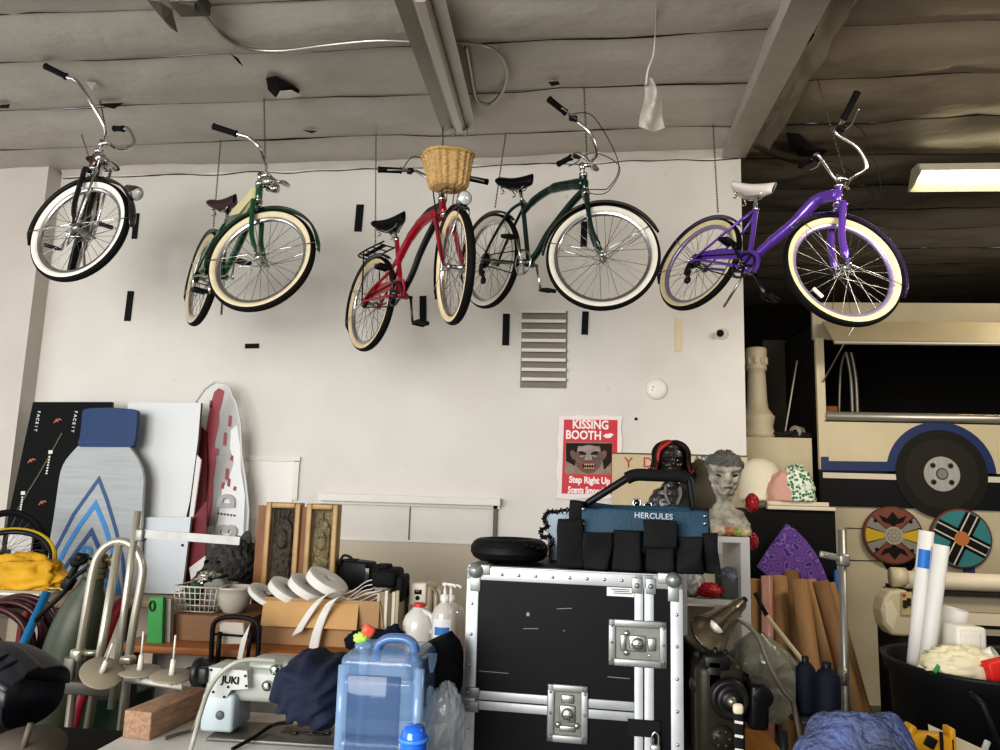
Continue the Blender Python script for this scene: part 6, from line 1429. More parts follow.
for k in range(10): a = 2*PI*k/10; b.rbox((cx+10.2*s_*math.cos(a), KY+.15+10.2*s_*math.sin(a), zb_[15]+.04), (.02, .02, .06), .006, rotm(a))
b.build('capital_ridges', M('column_white', 'c9bda1'), root)
b = MB(); p = V((at(784, 424, KY+.2).x, KY+.2, zk+.02)); q = at(797, 361, KY+.3); b.tube([p, q], .024, 4, flat=(.3, 1)); b.tube([p+V((-.05, 0, -.012)), p+V((.12, 0, -.005))], .018, 6); tag(b.build('angled_bracket', M('bracket_white', 'bfb59f', .5)), 'long white angled bracket leaning on the cream plinth', 'bracket')
root = thing('cable_spool', V((at(797, 432, KY+.1).x, KY+.1, zk+.001)), 'grey cable spool lying on the cream plinth', 'spool')
c2 = at(797, 421, KY+.1); c2.z = zk+.055; b = MB(); b.lathe([(.02, -.05), (.052, -.05), (.052, -.04), (.03, -.035), (.03, .035), (.052, .04), (.052, .05), (.02, .05)], c2, (-.6, -.8, 0), 24); b.build('spool', M('spool_grey', '8a8274', .5), root)
b = MB(); R_ = random.Random(4)
for i in range(9): b.tube(cat([V((at(774, 430, KY).x+R_.uniform(0, .36), KY+.03+R_.uniform(0, .1), zk+.012+R_.uniform(0, .04))) for _ in range(5)], 5), .009, 6)
tag(b.build('tangled_cables', M('cable_dark', '2a241d', .6)), 'tangle of dark cables along the front of the cream plinth', 'cables')
b = MB(); pbox(b, 764, 340, 790, 437, KY+.8, .06); tag(b.build('dark_post', M('dark_post', '3a342b', .7)), 'dark post in the gloom behind the white column', 'post')
# dark cabinet with white shelf planks and hats
BY = 5.55; bx0, bx1 = at(747, 580, BY).x, at(837.5, 580, BY).x; zb = at(792, 510, BY).z
b = MB(); b.box(((bx0+bx1)/2, BY+.2, zb/2), (bx1-bx0, .4, zb)); tag(b.build('black_cabinet', M('cabinet_black', '121110', .6)), 'black cabinet behind the purple surfboard shape and cardboard tubes', 'cabinet')
b = MB(); A, B_ = at(768, 505, BY-.03), at(836, 507, BY-.03); b.rbox(((A.x+B_.x)/2, BY+.17, zb+.014), (B_.x-A.x, .4, .026), .004); tag(b.build('white_plank', M('plank_white', 'd2c8b2', .5)), 'lower white plank lying on the black cabinet', 'plank')
b = MB(); A, B_ = at(757, 499, BY), at(831, 501, BY); b.rbox(((A.x+B_.x)/2, BY+.22, zb+.044), (B_.x-A.x, .36, .03), .004); tag(b.build('white_plank', M('plank_white2', 'c9bea6', .5)), 'upper white plank under the straw hat and the floral bonnet', 'plank')
zp = zb+.06
b = MB(); hx = at(761, 480, BY+.28).x; hz = at(761, 458, BY+.28).z; b.lathe([(.001, hz), (.06, hz-.008), (.115, hz-.045), (.145, hz-.11), (.155, zp+.02), (.158, zp+.002), (.12, zp+.001)], (hx, BY+.28, 0), n=36); tag(b.build('straw_hat', M('pale_straw', 'd8cfb8', .7, bump=.3, bs=90)), 'pale rounded hat on the white planks beside the floral bonnet', 'hat')
root = thing('floral_bonnet', V((at(788, 497, BY+.12).x, BY+.12, zp)), 'pink and green floral bonnet on the white planks', 'hat')
hx = at(790, 482, BY+.12).x; hz = at(790, 465, BY+.12).z
b = MB(); blob(b, (hx+.045, BY+.1, zp), (.12, .09, (hz-zp)), .18, 3, 61, 48, 32); b.v = [V((p.x, p.y, max(p.z, zp+.001))) for p in b.v]
def floral():
    m = M('green_floral', '5e8f6a', .8, var=.01); nt = m.node_tree; vz = nt.nodes.new('ShaderNodeTexVoronoi'); vz.inputs['Scale'].default_value = 45; tc = nt.nodes.new('ShaderNodeTexCoord'); nt.links.new(tc.outputs['Object'], vz.inputs['Vector'])
    r = nt.nodes.new('ShaderNodeValToRGB'); r.color_ramp.elements[0].color = (*lin('3c7350'), 1); r.color_ramp.elements[1].color = (*lin('d8ddcb'), 1); r.color_ramp.elements[0].position = .4; r.color_ramp.elements[1].position = .55
    nt.links.new(vz.outputs['Distance'], r.inputs[0]); nt.links.new(r.outputs[0], nt.nodes['Principled BSDF'].inputs['Base Color']); return m
b.build('crown', floral(), root)
b = MB(); blob(b, (hx-.06, BY+.12, zp), (.10, .10, (hz-zp)*.82), .15, 3, 63, 36, 24); b.v = [V((p.x, p.y, max(p.z, zp+.001))) for p in b.v]; b.build('brim', M('pink_cotton', 'c79a8c', .8, bump=.2, bs=60), root)
# red sequin balls against the shelf unit side, with no cord to hang from
RS = M('red_sequin', 'a5101c', .2, .3, bump=.6, bs=160, coat=1.)
for (x, y, r_, l_) in ((752, 503, .04, 'sparkling red ball beside the grey bust’s shoulder'), (752, 541, .036, 'sparkling red ball lower down, level with the white shelf top')):
    b = MB(); c3 = at(x, y, Ys+.25); c3.x = max(c3.x, xs1+r_+.002); blob(b, c3, (r_*.8, r_, r_*1.15), .12, 5, 70, 32, 24); tag(b.build('red_ornament', RS), l_.replace('’', "'"), 'ornament', 'sparkling red balls')
b = MB(); c3 = V((at(757, 504, BY+.03).x, BY+.035, zb+.03)); b.cyl(c3, c3+V((.065, .0, 0)), .028, 16); tag(b.build('grey_canister', M('canister_grey', '5f5a52', .5)), 'dark grey canister beside the upper red ball', 'canister')
# purple surfboard shape
PUR = M('purple_floral', '5d3a80', .45, var=.01)
nt = PUR.node_tree; vz = nt.nodes.new('ShaderNodeTexVoronoi'); vz.inputs['Scale'].default_value = 26; vz.feature = 'SMOOTH_F1'; tc = nt.nodes.new('ShaderNodeTexCoord'); nt.links.new(tc.outputs['Object'], vz.inputs['Vector'])
r = nt.nodes.new('ShaderNodeValToRGB'); r.color_ramp.elements[0].color = (*lin('432a70'), 1); r.color_ramp.elements[1].color = (*lin('69428a'), 1); r.color_ramp.elements[0].position = .25; r.color_ramp.elements[1].position = .55
e = r.color_ramp.elements.new(.36); e.color = (*lin('8d6aa8'), 1); e = r.color_ramp.elements.new(.42); e.color = (*lin('4d307a'), 1)
nt.links.new(vz.outputs['Distance'], r.inputs[0]); nt.links.new(r.outputs[0], nt.nodes['Principled BSDF'].inputs['Base Color'])
b = MB(); pts = [(787, 524), (796, 530), (806, 540), (815, 552), (822, 565), (827, 578), (829, 592), (829, 650), (812, 720), (770, 720), (772, 640), (771, 582), (768, 576), (757.5, 567), (768, 550)]
P2 = [at(x, y, 5.38) for x, y in pts]
for p in P2: p.z = max(p.z, .005)
b.prism(P2, (0, .03, 0)); tag(b.build('surfboard_shape', PUR), 'purple flowery pointed board standing before the black cabinet', 'board')
b = MB(); A = at(835, 570, BY-.06); b.rbox((A.x+.01, BY-.06, A.z/2), (.04, .04, A.z), .012); tag(b.build('blue_strip', M('foam_blue', '2b69a8', .6)), 'narrow blue upright strip at the edge of the black cabinet', 'strip')
# cardboard tubes
KR = [M('kraft_tube', '9a7850', .65, var=.1, vs=5, stretch=(5, 5, 1)), M('kraft_tube_pale', 'a5835a', .65, var=.1, vs=5, stretch=(5, 5, 1)), M('kraft_tube_dark', '836444', .65, var=.1, vs=5, stretch=(5, 5, 1))]
TB = [(754.5, 581, 757, 680, 6, 0, 5.30, 'kraft tube at the shelf unit end of the row'), (767, 578, 768, 680, 5.5, 3, 5.22, 'pinkish plastic wrapped tube among the kraft tubes'), (779, 578, 784, 680, 7.5, 1, 5.26, 'kraft tube right after the pinkish wrapped one'), (791, 573, 800, 690, 7, 2, 5.34, 'kraft tube standing behind the row with its top highest'),
      (799.5, 582, 814, 690, 8, 0, 5.06, 'thick straight kraft tube in the middle of the row'), (810, 581, 834, 705, 6, 1, 5.3, 'slimmer slanting kraft tube after the thick middle one'), (820.5, 583, 856, 715, 7.5, 2, 5.06, 'dark kraft tube slanting past the metal pole'), (829, 584, 868, 725, 5.5, 0, 5.22, 'slimmest kraft tube, last and most slanted of the row')]
PK = M('pink_wrapped', 'b98a80', .3, coat=.6, var=.15)
for x, y, xb_, yb_, r_, k, Yt, l_ in TB:
    t = at(x, y, Yt); d = at(xb_, yb_, Yt-.18)-t; bt = t+d*((t.z-.01)/-d.z); R_ = r_*Yt/F; ax = (t-bt).normalized(); H = (t-bt).length
    b = MB(); b.lathe([(R_*.86, .0), (R_, 0), (R_, H), (R_*.86, H), (R_*.86, 0)], bt+V((0, 0, R_*.2)), ax, 28); tag(b.build('cardboard_tube', PK if k == 3 else KR[k]), l_, 'tube', 'cardboard tubes leaning in a row')
b = MB(); b.cyl(at(757, 598, 4.7), at(768, 618, 4.62), .011, 10); b.v; tp = b.build('dowel', M('dowel_black', '22201d', .5)); bpy.data.objects.remove(tp)
root = thing('wooden_dowel', at(788, 645, 4.4), 'pale wooden dowel with a dark end leaning across the cardboard tubes', 'dowel')
P0, P1_ = at(755, 593, 4.75), at(767, 616, 4.7); P2_ = P1_+(at(790, 645, 4.6)-P1_)*1.0; dd = (P2_-P1_).normalized()
b = MB(); b.cyl(P0, P1_, .012, 12); b.build('dark_end', M('dowel_black', '22201d'), root)
b = MB(); b.cyl(P1_, P1_+dd*((P1_.z-.01)/-dd.z if -dd.z > .1 else .5), .0125, 12); b.build('rod', M('pale_dowel', 'd0c3a4', .5), root)
# metal stand pole with clamp arm
PY = 3.3; root = thing('stand_pole', V((at(843, 700, PY).x, PY, 0)), 'galvanised stand pole with a short clamp arm before the cardboard tubes', 'pole stand')
GAL = M('galvanised_pole', '97948c', .4, .7, var=.12, vs=15)
t = at(841.5, 530, PY); b = MB(); b.cyl(V((at(843.5, 715, PY).x, PY, .005)), t, .0155, 16); b.build('pole', GAL, root)
b = MB(); b.rbox(at(832, 556.5, PY), (.10, .018, .028), .006, rotm(0, .18)); b.rbox(at(843, 560, PY), (.045, .05, .05), .01); b.build('clamp_arm', GAL, root)
b = MB(); b.cyl(at(826, 555, PY-.012), at(826, 555, PY-.02), .006, 8); b.build('bolt', STEEL, root)
b = MB(); b.cyl(at(843.3, 668, PY), at(843.3, 685, PY), .0185, 16); b.rbox(at(844, 677, PY-.018), (.016, .016, .04), .004); b.build('collar', GAL, root)
b = MB(); b.lathe([(.001, .02), (.05, .018), (.15, .004), (.15, 0), (.001, 0)], V((at(843.5, 715, PY).x, PY, .001)), n=32); b.build('base_plate', GAL, root)
# ------------------------------------------------------------------ plotter
QY = 4.75; PB = M('plotter_beige', 'b8ac90', .4); PD = M('plotter_dark', '2b2721', .5); PG = M('plotter_grey', '9d937e', .4)
qx = lambda x, y=600: at(x, y, QY).x
root = thing('large_printer', V((qx(960), QY+.2, 0)), 'wide beige roll printer with a white paper roll behind the black tub', 'printer')
b = MB(); P_ = [at(x, y, QY-.05) for x, y in [(890, 591), (907, 590), (912, 596), (913, 632), (909, 637), (892, 636), (884, 626), (881, 611), (884, 599)]]; b.prism(P_, (0, .14, 0)); o = b.build('end_housing', PB, root); bv = o.modifiers.new('round', 'BEVEL'); bv.width = .018; bv.segments = 3; bv.limit_method = 'ANGLE'
b = MB(); P_ = [at(x, y, QY-.054) for x, y in [(885, 604), (892, 600), (898, 614), (893, 630), (886, 622)]]; b.prism(P_, (0, .006, 0)); b.build('side_grip', M('plotter_pale', 'c8bda4', .4), root)
b = MB(); P_ = [at(x, y, QY-.06) for x, y in [(901.5, 592), (912, 592), (912.5, 615), (901.5, 615)]]; b.prism(P_, (0, .01, 0)); pn = b.build('control_panel', M('panel_cream', 'b09f70', .4), root)
b = MB()
for x, y in [(905, 602), (909, 600), (905, 606), (909, 604)]: b.rbox(at(x, y, QY-.066), (.02, .012, .022), .003)
b.build('buttons', PD, pn)
b = MB(); b.lathe([(.011, 0), (.009, .006), (.001, .008)], at(904, 595, QY-.06), (0, -1, 0), 12); b.build('red_button', M('button_red', 'b0322a', .3), pn)
Xe = qx(1000)+.75
z = lambda y: at(950, y, QY).z
rr_ = (z(573)-z(591))/2
b = MB(); b.cyl(V((qx(908), QY+.05, z(582))), V((Xe, QY+.05, z(582))), rr_, 28); b.build('paper_roll', M('roll_paper', 'c9bca3', .5), root)
b = MB(); b.cyl(V((qx(896), QY+.05, z(580))), V((qx(910), QY+.05, z(580))), rr_*1.12, 24); b.build('roll_end', PB, root)
for y0, y1, mt, dy, nm2 in ((592, 596, PD, .0, 'shadow_gap'), (596, 612, PG, .04, 'top_cover'), (612.5, 624, M('plotter_pale', 'c8bda4'), -.0, 'front_cover'), (624, 628, PD, .03, 'paper_slot'), (628, 634, PG, .0, 'lower_beam'), (634, 650, PD, .08, 'lower_tray')):
    b = MB(); b.box(((qx(911)+Xe)/2, QY+dy+.18, (z(y0)+z(y1))/2), (Xe-qx(911), .36, z(y0)-z(y1))); b.build(nm2, mt, root)
for x in (qx(906), Xe-.1):
    b = MB(); b.box((x, QY+.2, z(636)/2), (.07, .3, z(636))); b.build('leg', PD, root)
b = MB(); b.prism([V((qx(960), QY-.02, z(650))), V((Xe, QY-.02, z(676))), V((Xe, QY-.02, z(664))), V((qx(960), QY-.02, z(640)))], (0, .02, 0)); b.build('media_basket', PD, root)
# shields on the truck base
def shield(name, label, x, y, r, draw, mats, rim):
    root = thing(name, at(x, y+r, TY-.0), label, 'shield', 'round painted shields on the truck'); c = at(x, y, TY-.03); R_ = r*TY/F
    b = MB(); b.lathe([(.001, .03), (R_*.94, .03), (R_, .02), (R_, 0), (.001, 0)], c+V((0, .02, 0)), (0, -1, 0), 48); b.build('disc', rim, root)
    b = MB(); S_ = R_*.93
    pl = lambda pts, m, k=0: b.prism([V((c.x+px*S_, c.y-.0112-.0012*k, c.z+pz*S_)) for px, pz in pts], (0, .001, 0), m)
    draw(pl); b.build('painted_face', mats, root)
circ = lambda r, cx=0, cz=0, n=32, rz=None: [(cx+r*math.cos(2*PI*i/n), cz+(rz or r)*math.sin(2*PI*i/n)) for i in range(n)]
def sect(a0, a1, r0=.0, r1=1., n=14): return [(r1*math.cos(rad(a0+(a1-a0)*i/n)), r1*math.sin(rad(a0+(a1-a0)*i/n))) for i in range(n+1)]+([(0, 0)] if r0 == 0 else [(r0*math.cos(rad(a1)), r0*math.sin(rad(a1))), (r0*math.cos(rad(a0)), r0*math.sin(rad(a0)))])
def d1(pl):
    pl(circ(1, n=48), 0)
    pl(sect(-32, 32), 1, 1); pl(sect(148, 212), 1, 1)
    for a in (30, 150, 210, 330): pl(sect(a-13, a+13), 2, 2)
    for a in (17, 43, 137, 163, 197, 223, 317, 343): pl([(0, 0), (math.cos(rad(a-1.2)), math.sin(rad(a-1.2))), (math.cos(rad(a+1.2)), math.sin(rad(a+1.2)))], 3, 3)
    for s in (-1, 1):
        pl([(x, s*y) for x, y in [(-.5, .75), (-.2, .62), (0, .88), (.2, .62), (.5, .75), (.36, .5), (.12, .42), (0, .3), (-.12, .42), (-.36, .5)]], 3, 3)
    for a in (40, 140, 220, 320): pl(circ(.07, .82*math.cos(rad(a)), .82*math.sin(rad(a)), 12), 3, 4)
    pl(circ(.33), 4, 5); pl(circ(.25), 2, 6)
    for k in range(8): a = rad(45*k); pl(circ(.045, .16*math.cos(a), .16*math.sin(a), 10), 4, 7)
    pl(circ(.06), 4, 7)
def d2(pl):
    pl(circ(1, n=48), 0)
    for a in (62, 153): 
        q = rad(a); u_, v_ = (math.cos(q), math.sin(q)), (-math.sin(q), math.cos(q))
        f = lambda s, t: (u_[0]*s+v_[0]*t, u_[1]*s+v_[1]*t)
        pl([f(-.96, -.28), f(.96, -.28), f(.96, .28), f(-.96, .28)], 1, 1)
        for t in (-.15, .15, -.0): 
            if t: pl([f(-.98, t-.025), f(.98, t-.025), f(.98, t+.025), f(-.98, t+.025)], 2, 2)
    for k in range(8):
        pass
    pl(circ(.26), 3, 4)
W_ = M('shield_rim_red', '6e4436', .6)
shield('painted_shield', 'round shield with yellow triangles and dark eagles on russet', 893, 535.5, 27, d1, [M('russet', '7d4a36', .6, var=.15), M('shield_yellow', 'c6a422', .6), M('shield_grey', '8b8478', .6), M('shield_black', '1d1a18', .6), M('shield_stone', 'a59d8a', .6)], W_)
shield('painted_shield', 'round teal shield with a black and white striped cross and orange centre', 961, 538.5, 27.5, d2, [M('shield_teal', '3a8182', .6, var=.12), M('shield_black', '1d1a18'), M('shield_white', 'cfc8b8', .6), M('shield_orange', 'b8743a', .6)], W_)
b = MB(); c = at(900, 558, TY-.0); b.lathe([(.001, .014), (.115, .014), (.13, .0)], c+V((0, .02, 0)), (0, -1, 0), 40, sy=1); tag(b.build('black_disc', M('black_emblem', '151417', .5)), 'plain black disc half hidden under the yellow and russet shield', 'disc')
# cables on the floor
b = MB(); R_ = random.Random(9)
for i in range(5): b.tube(cat([V((at(860, 695, 5.6).x+.12*k+R_.uniform(-.05, .05), 5.5+R_.uniform(-.12, .2), .012+.012*(k % 2))) for k in range(5)], 6), .009, 6)
tag(b.build('floor_cables', M('floor_cable', '241f1a', .6)), 'loose dark cables on the floor in front of the truck', 'cables')

# ------------------------------------------------------------------ black tub with white rolls
UY = 3.15; cx = at(1014, 690, UY).x; TUB = M('tub_black', '1c1d1e', .45, bump=.04, bs=60, var=.15, vs=4); zr = at(930, 668, UY-.15).z
root = thing('black_tub', (cx, UY, 0), 'large black plastic tub stuffed with white rolls', 'tub')
RX, RY = cx-at(890, 665, UY).x, .38
b = MB()
def tub(prof): 
    vs = []
    for r, z_ in prof: vs += [V((cx+RX*r*math.copysign(abs(math.cos(a))**.8, math.cos(a)), UY+RY*r*math.copysign(abs(math.sin(a))**.8, math.sin(a)), z_)) for a in [2*PI*i/64 for i in range(64)]]
    return vs, [(j*64+i, j*64+(i+1) % 64, (j+1)*64+(i+1) % 64, (j+1)*64+i) for j in range(len(prof)-1) for i in range(64)]
b.add(*tub([(.0, .012), (.80, .010), (.82, 0), (.93, zr-.06), (.965, zr-.055), (.985, zr-.01), (.995, zr), (.975, zr+.004), (.94, zr-.006), (.90, zr-.1), (.78, .03), (0, .03)]), 0, True); b.build('tub_body', TUB, root)
b = MB(); hx = at(990, 700, UY-.36).x; zh = zr-.03; b.tube([V((hx-.07, UY-RY*.985, zh)), V((hx-.05, UY-RY-.03, zh-.02)), V((hx-.0, UY-RY-.03, zh-.17)), V((hx+.1, UY-RY-.03, zh-.17)), V((hx+.1, UY-RY*.98, zh-.0))], .011, 8); b.build('handle', TUB, root)
b = MB(); b.rbox((hx-.03, UY-RY*.97-.008, zh-.16), (.02, .012, .035), .004, rotm(.0, .4)); b.build('white_tag', M('tag_white', 'c9c9c4', .5), root)
WR = M('white_roll', 'd5d3cd', .5, var=.04); BLT = M('blue_tape', '2a6fc0', .5)
def roll(x0, y0, x1, y1, r, Yt, label, tape=()):
    t = at(x0, y0, Yt); d = at(x1, y1, Yt+.02)-t; d.normalize(); bt = t+d*((t.z-.80)/-d.z); H = (t-bt).length; ax = (t-bt).normalized(); R_ = r*Yt/F
    root = thing('paper_roll', bt, label, 'roll', 'white rolls in the black tub'); b = MB(); b.lathe([(R_*.7, 0), (R_, 0), (R_, H), (R_*.72, H), (R_*.7, H-.03), (R_*.7, 0)], bt, ax, 28); b.build('roll_body', WR, root)
    for a0, a1, h0, h1 in tape:
        b = MB(); e1 = V((1, 0, 0)); e1 = (e1-ax*e1.dot(ax)).normalized(); e2 = ax.cross(e1)
        b.grid(lambda u, v: bt+ax*(H-h0-(h1-h0)*v)+(e1*math.cos(rad(a0+(a1-a0)*u)-.0)+e2*math.sin(rad(a0+(a1-a0)*u)))*(R_+.0012), 12, 4); b.build('blue_tape', BLT, root)
roll(926.5, 531, 914, 668, 6.6, 3.12, 'tallest white roll with a blue patch standing in the black tub', [(200, 290, .07, .14)])
roll(941.5, 545, 926, 668, 6.8, 3.08, 'second tallest plain white roll standing in the black tub')
roll(956, 609, 944, 668, 10.5, 3.3, 'short wide white roll in the black tub')
b = MB(); A = at(964, 647, 3.1); b.rbox(A, (.115, .10, .16), .012, rotm(.15, .03)); b.rbox(A+V((0, -.053, .0)), (.07, .006, .12), .006, rotm(.15, .03)); tag(b.build('white_box', M('white_plastic', 'd6d2c6', .45)), 'white plastic box sitting in the black tub among the rolls', 'box')
b = MB(); A = at(962, 667, 2.98); blob(b, A, (.13, .08, .065), .5, 4, 81, 48, 32, ridge=True); tag(b.build('cream_paper', M('cream_crumple', 'd9cfae', .7)), 'crumpled cream paper heaped in the black tub', 'paper')
b = MB(); A = at(984, 663, 3.0); b.lathe([(.03, -.05), (.042, .05), (.038, .05), (.027, -.045)], A, (.7, -.5, .5), 24); tag(b.build('white_cup', M('cup_white', 'd9d6cf', .4)), 'white cup tipped over in the black tub', 'cup')
b = MB(); A = at(1000, 669, 2.9); b.rbox(A, (.11, .05, .07), .01, rotm(.2, -.2)); tag(b.build('red_pouch', M('bright_red', 'cf2a20', .5)), 'bright red piece at the edge of the black tub', 'pouch')
b = MB(); b.cyl(at(935, 672, 2.9), at(944, 656, 2.98), .007, 8); tag(b.build('green_marker', M('marker_green', '2f8a45', .5)), 'green marker poking out of the black tub', 'marker')

# ------------------------------------------------------------------ second sewing station
ZS = .74; st = table('wooden_table', 'worn orange wooden sewing table at the near bottom', at(676, 750, 2.5).x+.09, at(800, 750, 2.5).x, 2.05, 3.2, ZS, .035, M('worn_wood', 'a3712f', .5, var=.35, vs=3, stretch=(12, 1.5, 12)))
SY_ = 2.42; root = thing('sewing_machine', V((at(725, 750, SY_).x, SY_+.05, ZS+.001)), 'old dark olive industrial sewing machine seen from its handwheel end', 'sewing machine')
OL = M('machine_olive', '2f2c24', .35, .2, var=.2, vs=9); OD = M('machine_olive_dark', '1d1b18', .4, .3)
c = at(732, 702, SY_)
b = MB(); zt_ = at(725, 668, SY_).z
b.rbox((at(726, 700, SY_).x, SY_+.17, (ZS+zt_)/2), (.15, .20, zt_-ZS-.004), .035, seg=4); b.rbox((at(724, 690, SY_).x, SY_+.38, zt_-.06), (.11, .34, .12), .035, seg=4); b.rbox((at(722, 700, SY_).x, SY_+.52, (ZS+zt_)/2), (.10, .09, zt_-ZS-.004), .03, seg=3); b.rbox((at(724, 740, SY_).x, SY_+.3, ZS+.012), (.19, .55, .022), .006); b.build('machine_body', OL, root)
b = MB(); b.lathe([(.012, .06), (.025, .062), (.028, .05), (.04, .044), (.047, .05), (.057, .045), (.06, .02), (.05, .0), (.03, -.01)], V((c.x, SY_+.065, c.z)), (0, -1, 0), 36); hwl = b.build('handwheel', OD, root)
b = MB(); b.lathe([(.001, .075), (.012, .073), (.016, .06)], V((c.x, SY_+.065, c.z)), (0, -1, 0), 16); b.build('hub', M('machine_steel', '8a857a', .35, .8), hwl)
b = MB(); A, B_ = at(751, 686, SY_), at(772, 734, SY_); b.rbox(((A.x+B_.x)/2, SY_+.07, (A.z+B_.z)/2), (B_.x-A.x, .11, A.z-B_.z), .014, rotm(0, .05), seg=3); b.lathe([(.03, .002), (.026, .004), (.001, .004)], V(((A.x+B_.x)/2+.01, SY_+.018, (A.z+B_.z)/2+.03)), (0, -1, 0), 24); b.build('belt_guard', M('guard_black', '131314', .3), root)
b = MB(); R_ = random.Random(3)
for x, y, r_, l_ in [(703, 672, .02, .05), (697, 684, .026, .04), (700, 697, .013, .07), (712, 655, .012, .05), (716, 663, .02, .05), (724, 657, .014, .05), (706, 663, .018, .05), (710, 690, .03, .05), (709, 720, .03, .06), (714, 733, .022, .06), (704, 744, .018, .05)]:
    p = at(x, y, SY_+.1); ax = V((R_.uniform(-.8, .2), -1, R_.uniform(-.3, .5))); b.lathe([(.001, -l_), (r_*.7, -l_), (r_, -l_*.6), (r_, 0), (r_*.6, .006), (.001, .008)], p, ax, 14)
for p, q in [((705, 658), (722, 668)), ((700, 672), (712, 690)), ((698, 684), (716, 684)), ((712, 660), (708, 700)), ((700, 700), (716, 700)), ((706, 725), (718, 745)), ((715, 648), (716, 662)), ((726, 650), (724, 664)), ((735, 668), (748, 676))]: b.cyl(at(*p, SY_+.1), at(*q, SY_+.11), .007, 8)
b.rbox(at(712, 678, SY_+.12), (.07, .1, .15), .02); b.rbox(at(714, 660, SY_+.12), (.08, .1, .05), .012); b.build('tension_parts', OD, root)
b = MB(); b.lathe([(.001, .01), (.034, .01), (.036, 0)], at(722, 738, SY_+.06), (0, -1, 0), 24)
for k in range(6): a = PI*k/3; b.lathe([(.006, .014), (.001, .016)], at(722, 738, SY_+.06)+V((.022*math.cos(a), 0, .022*math.sin(a))), (0, -1, 0), 8)
b.build('cover_disc', OL, root)
# striped strap in front
root = thing('striped_strap', V((at(738, 752, 2.2).x, 2.2, ZS)), 'black strap with white bands and a pale tip before the old sewing machine', 'strap')
x_ = at(738.5, 730, 2.2).x; zt_ = at(738, 712, 2.2).z
b = MB(); b.rbox((x_, 2.2, (ZS+.002+zt_)/2), (.026, .008, zt_-ZS-.004), .003); b.build('strap', STRIP, root)
b = MB()
for k in range(3): b.box((x_, 2.1955, zt_-.025-.035*k), (.022, .002, .007), rotm(0, .12))
b.build('white_bands', M('band_white', 'cfccc4', .5), root)
b = MB(); b.rbox((x_, 2.2, zt_+.008), (.028, .018, .028), .008); b.build('tip', M('tip_cream', 'cfc6aa', .5), root)
b = MB(); b.cyl(V((at(784, 752, 2.25).x, 2.25, ZS+.001)), at(783.5, 731, 2.25), .011, 12); tag(b.build('black_peg', BLACKP), 'short black peg standing on the worn wooden table', 'peg')
# lamp with gooseneck
LY = 2.6; root = thing('desk_lamp', V((at(790, 702, LY).x, LY, ZS)), 'olive gooseneck work lamp with a metal shade', 'lamp')
LM = M('lamp_olive', '584e3d', .3, .4, coat=.5)
m0, m1 = at(709, 634, LY-.06), at(737, 607, LY+.04); ax = (m0-m1).normalized(); L_ = (m0-m1).length
b = MB(); b.lathe([(.001, -.028), (.018, -.028), (.021, -.02), (.024, .02), (.03, .045), (.034, .048), (.062, L_), (.066, L_+.004), (.060, L_-.002), (.03, .05)], m1, ax, 36); b.build('lamp_shade', LM, root)
b = MB(); b.cyl(m1-ax*.025, m1-ax*.05, .010, 10); b.build('switch', BLACKP, root)
b = MB(); b.lathe([(.001, L_-.03), (.022, L_-.04), (.03, L_-.06)], m1, ax, 20); b.build('bulb', M('bulb_white', 'cfcac0', .3), root)
b = MB(); pts = cat([at(x, y, LY) for x, y in [(733, 618), (742, 621), (752, 629), (760, 640), (766, 656), (774, 674), (784, 691), (793, 701)]], 8)
P3 = V((pts[-1].x+.03, LY, ZS+.01)); b.tube(pts+[pts[-1].lerp(P3, .5), P3], .0085, 10); b.build('gooseneck', M('gooseneck_metal', '8d8678', .3, .7), root)
b = MB(); b.lathe([(.001, .012), (.03, .01), (.032, 0)], V((P3.x, LY, ZS+.001)), n=24); b.build('base', LM, root)
# clear bag of scraps behind the old machine
b = MB(); cb_ = at(765, 672, 3.0)
def bag(u, v):
    a = 2*PI*u; W = [.03, .10, .125, .125, .12, .13, .12, .10, .075, .03]; t = v*9; i = min(8, int(t)); r_ = W[i]+(W[i+1]-W[i])*(t-i); f_ = 1+.28*noise.noise(V((math.cos(a)*1.7, math.sin(a)*1.7, v*3.5)))+.08*noise.noise(V((math.cos(a)*5, math.sin(a)*5, v*9)))
    return V((cb_.x-.045*(v-.4)+r_*math.cos(a)*f_, 3.0+.62*r_*math.sin(a)*f_, ZS+.002+v*(at(750, 633, 3.0).z-ZS)))
b.grid(bag, 64, 48, wrapu=True); tag(b.build('scrap_bag', M('cloudy_film', '8f8f7c', .12, alpha=.72, coat=1., bump=.9, bs=22, var=.35, vs=9)), 'large cloudy plastic bag of scraps behind the old sewing machine', 'bag')
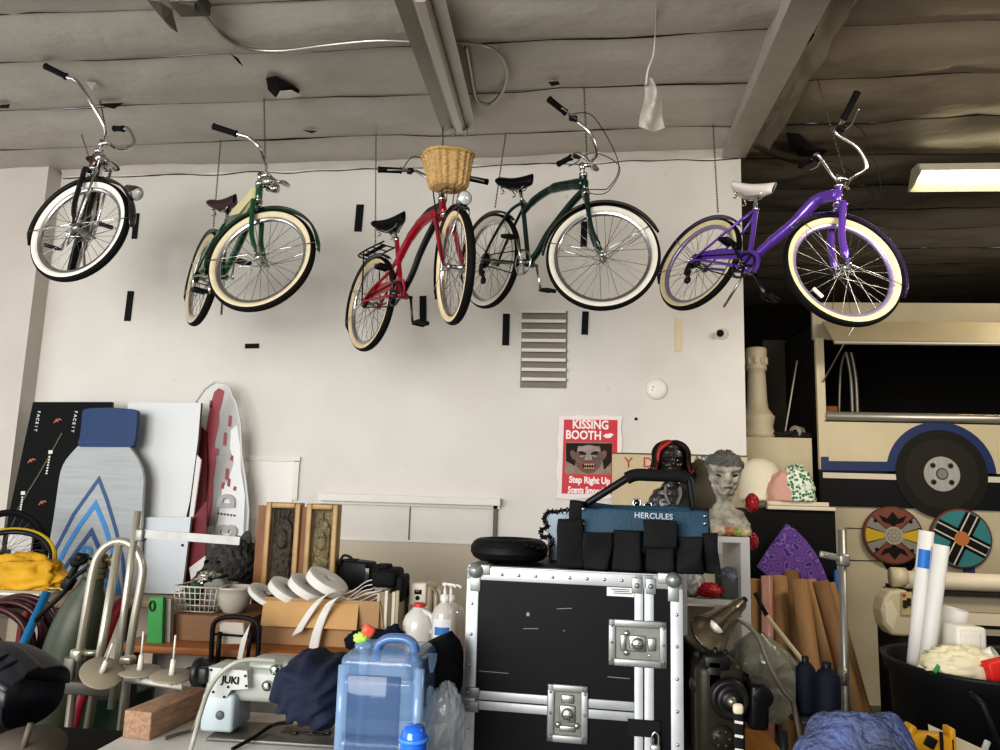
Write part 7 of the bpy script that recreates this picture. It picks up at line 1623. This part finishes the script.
# thread cones on their stand
NT = M('navy_thread', '121622', .6, bump=.25, bs=300, stretch=(1, 1, 6)); CY = 2.55
for (x, yt, yb_, rp, dy, l_) in [(806, 656, 713, 9, .1, 'navy thread cone further from the metal pole'), (827.5, 662, 722, 11.2, 0, 'larger navy thread cone right beside the metal pole')]:
    Yc_ = CY+dy; cx_ = at(x, 690, Yc_).x; z0_, z1_ = at(x, yb_, Yc_).z, at(x, yt, Yc_).z; r_ = rp*Yc_/F; H = z1_-z0_
    root = thing('thread_cone', (cx_, Yc_, z0_), l_, 'thread cone', 'navy thread cones')
    b = MB(); b.lathe([(.001, .002), (r_*1.0, .002), (r_*1.02, .012), (r_*.96, H*.78), (r_*.6, H*.87), (r_*.35, H*.9)], (cx_, Yc_, z0_), n=36); b.build('thread', NT, root)
    b = MB(); b.lathe([(r_*.34, H*.86), (r_*.36, H*.98), (r_*.3, H), (r_*.12, H), (r_*.12, H*.9)], (cx_, Yc_, z0_), n=20); b.build('cone_tip', BLACKP, root)
    root = thing('cone_tray', (cx_, Yc_, ZS), 'dark round tray under the '+l_.replace('right beside', 'beside'), 'tray')
    b = MB(); b.lathe([(.001, -.004), (r_*1.25, -.004), (r_*1.75, -.016), (r_*1.78, -.02), (r_*1.2, -.012), (.001, -.01)], (cx_, Yc_, z0_), n=36); b.build('tray', M('tray_dark', '3a3733', .4, .3), root)
    b = MB(); b.cyl((cx_, Yc_, ZS-.0+.001 if x < 815 else .002), (cx_, Yc_, z0_-.01), .012, 10); b.build('post', GAL, root)
# ------------------------------------------------------------------ blue plush bundle, paper and yellow tool on a low table
table('dark_table', 'dark low table under the fuzzy blue bundle', at(800, 750, 2.5).x+.01, at(985, 760, 2.0).x, 1.55, 2.52, .84, .03, M('dark_table_top', '211f1d', .6))
b = MB(); c = at(862, 752, 1.86)
def plush(u, v):
    a = 2*PI*u; bb = PI*.5*v; d_ = V((math.cos(a)*math.cos(bb), math.sin(a)*math.cos(bb), math.sin(bb))); q = 1+.22*noise.noise(d_*1.7+V((3, 1, 8)))+.05*noise.ridged_multi_fractal(d_*9+V((1, 5, 2)), .9, 2.1, 3, 1, 2)*.5
    return V((c.x+.022+.158*d_.x*q-.01*math.sin(bb), 1.90+.17*d_.y*q, .842+(at(862, 716, 1.9).z-.84)*1.04*max(0, d_.z)**.85*q))
b.grid(plush, 96, 40, wrapu=True); pm = M('blue_plush', '5f70a4', .9, bump=1., bs=55, var=.45, vs=5, dark='4a4c55'); tag(b.build('plush_bundle', pm), 'fuzzy blue grey plush bundle filling the bottom edge', 'bundle')
b = MB(); P_ = [onz(928, 726, .846), onz(985, 752, .846), onz(982, 765, .846), onz(934, 765, .846)]; b.prism(P_, (0, 0, .006)); tag(b.build('cream_card', M('cream_card', 'd8cfb6', .5)), 'cream card corner beside the fuzzy blue bundle', 'card')
root = thing('yellow_tool', V((at(933, 735, 2.4).x, 2.42, .841)), 'yellow and black plastic clamp tool lying behind the cream card', 'tool')
YL = M('tool_yellow', 'd0981c', .4); A, B_ = at(911, 731, 2.4), at(957, 733, 2.4)
b = MB(); b.rbox(((A.x+B_.x)/2, 2.43, .869), (B_.x-A.x, .05, .05), .008, rotm(0, .03)); b.rbox((B_.x-.008, 2.43, .878), (.016, .05, .07), .004); b.rbox((A.x, 2.43, .882), (.02, .05, .07), .006, rotm(0, .4)); b.build('tool_body', YL, root)
b = MB(); b.rbox(((A.x+B_.x)/2-.01, 2.402, .875), (.03, .01, .03), .003, rotm(0, .5)); b.rbox(((A.x+B_.x)/2+.02, 2.402, .88), (.008, .01, .05), .002); b.build('trigger', BLACKP, root)
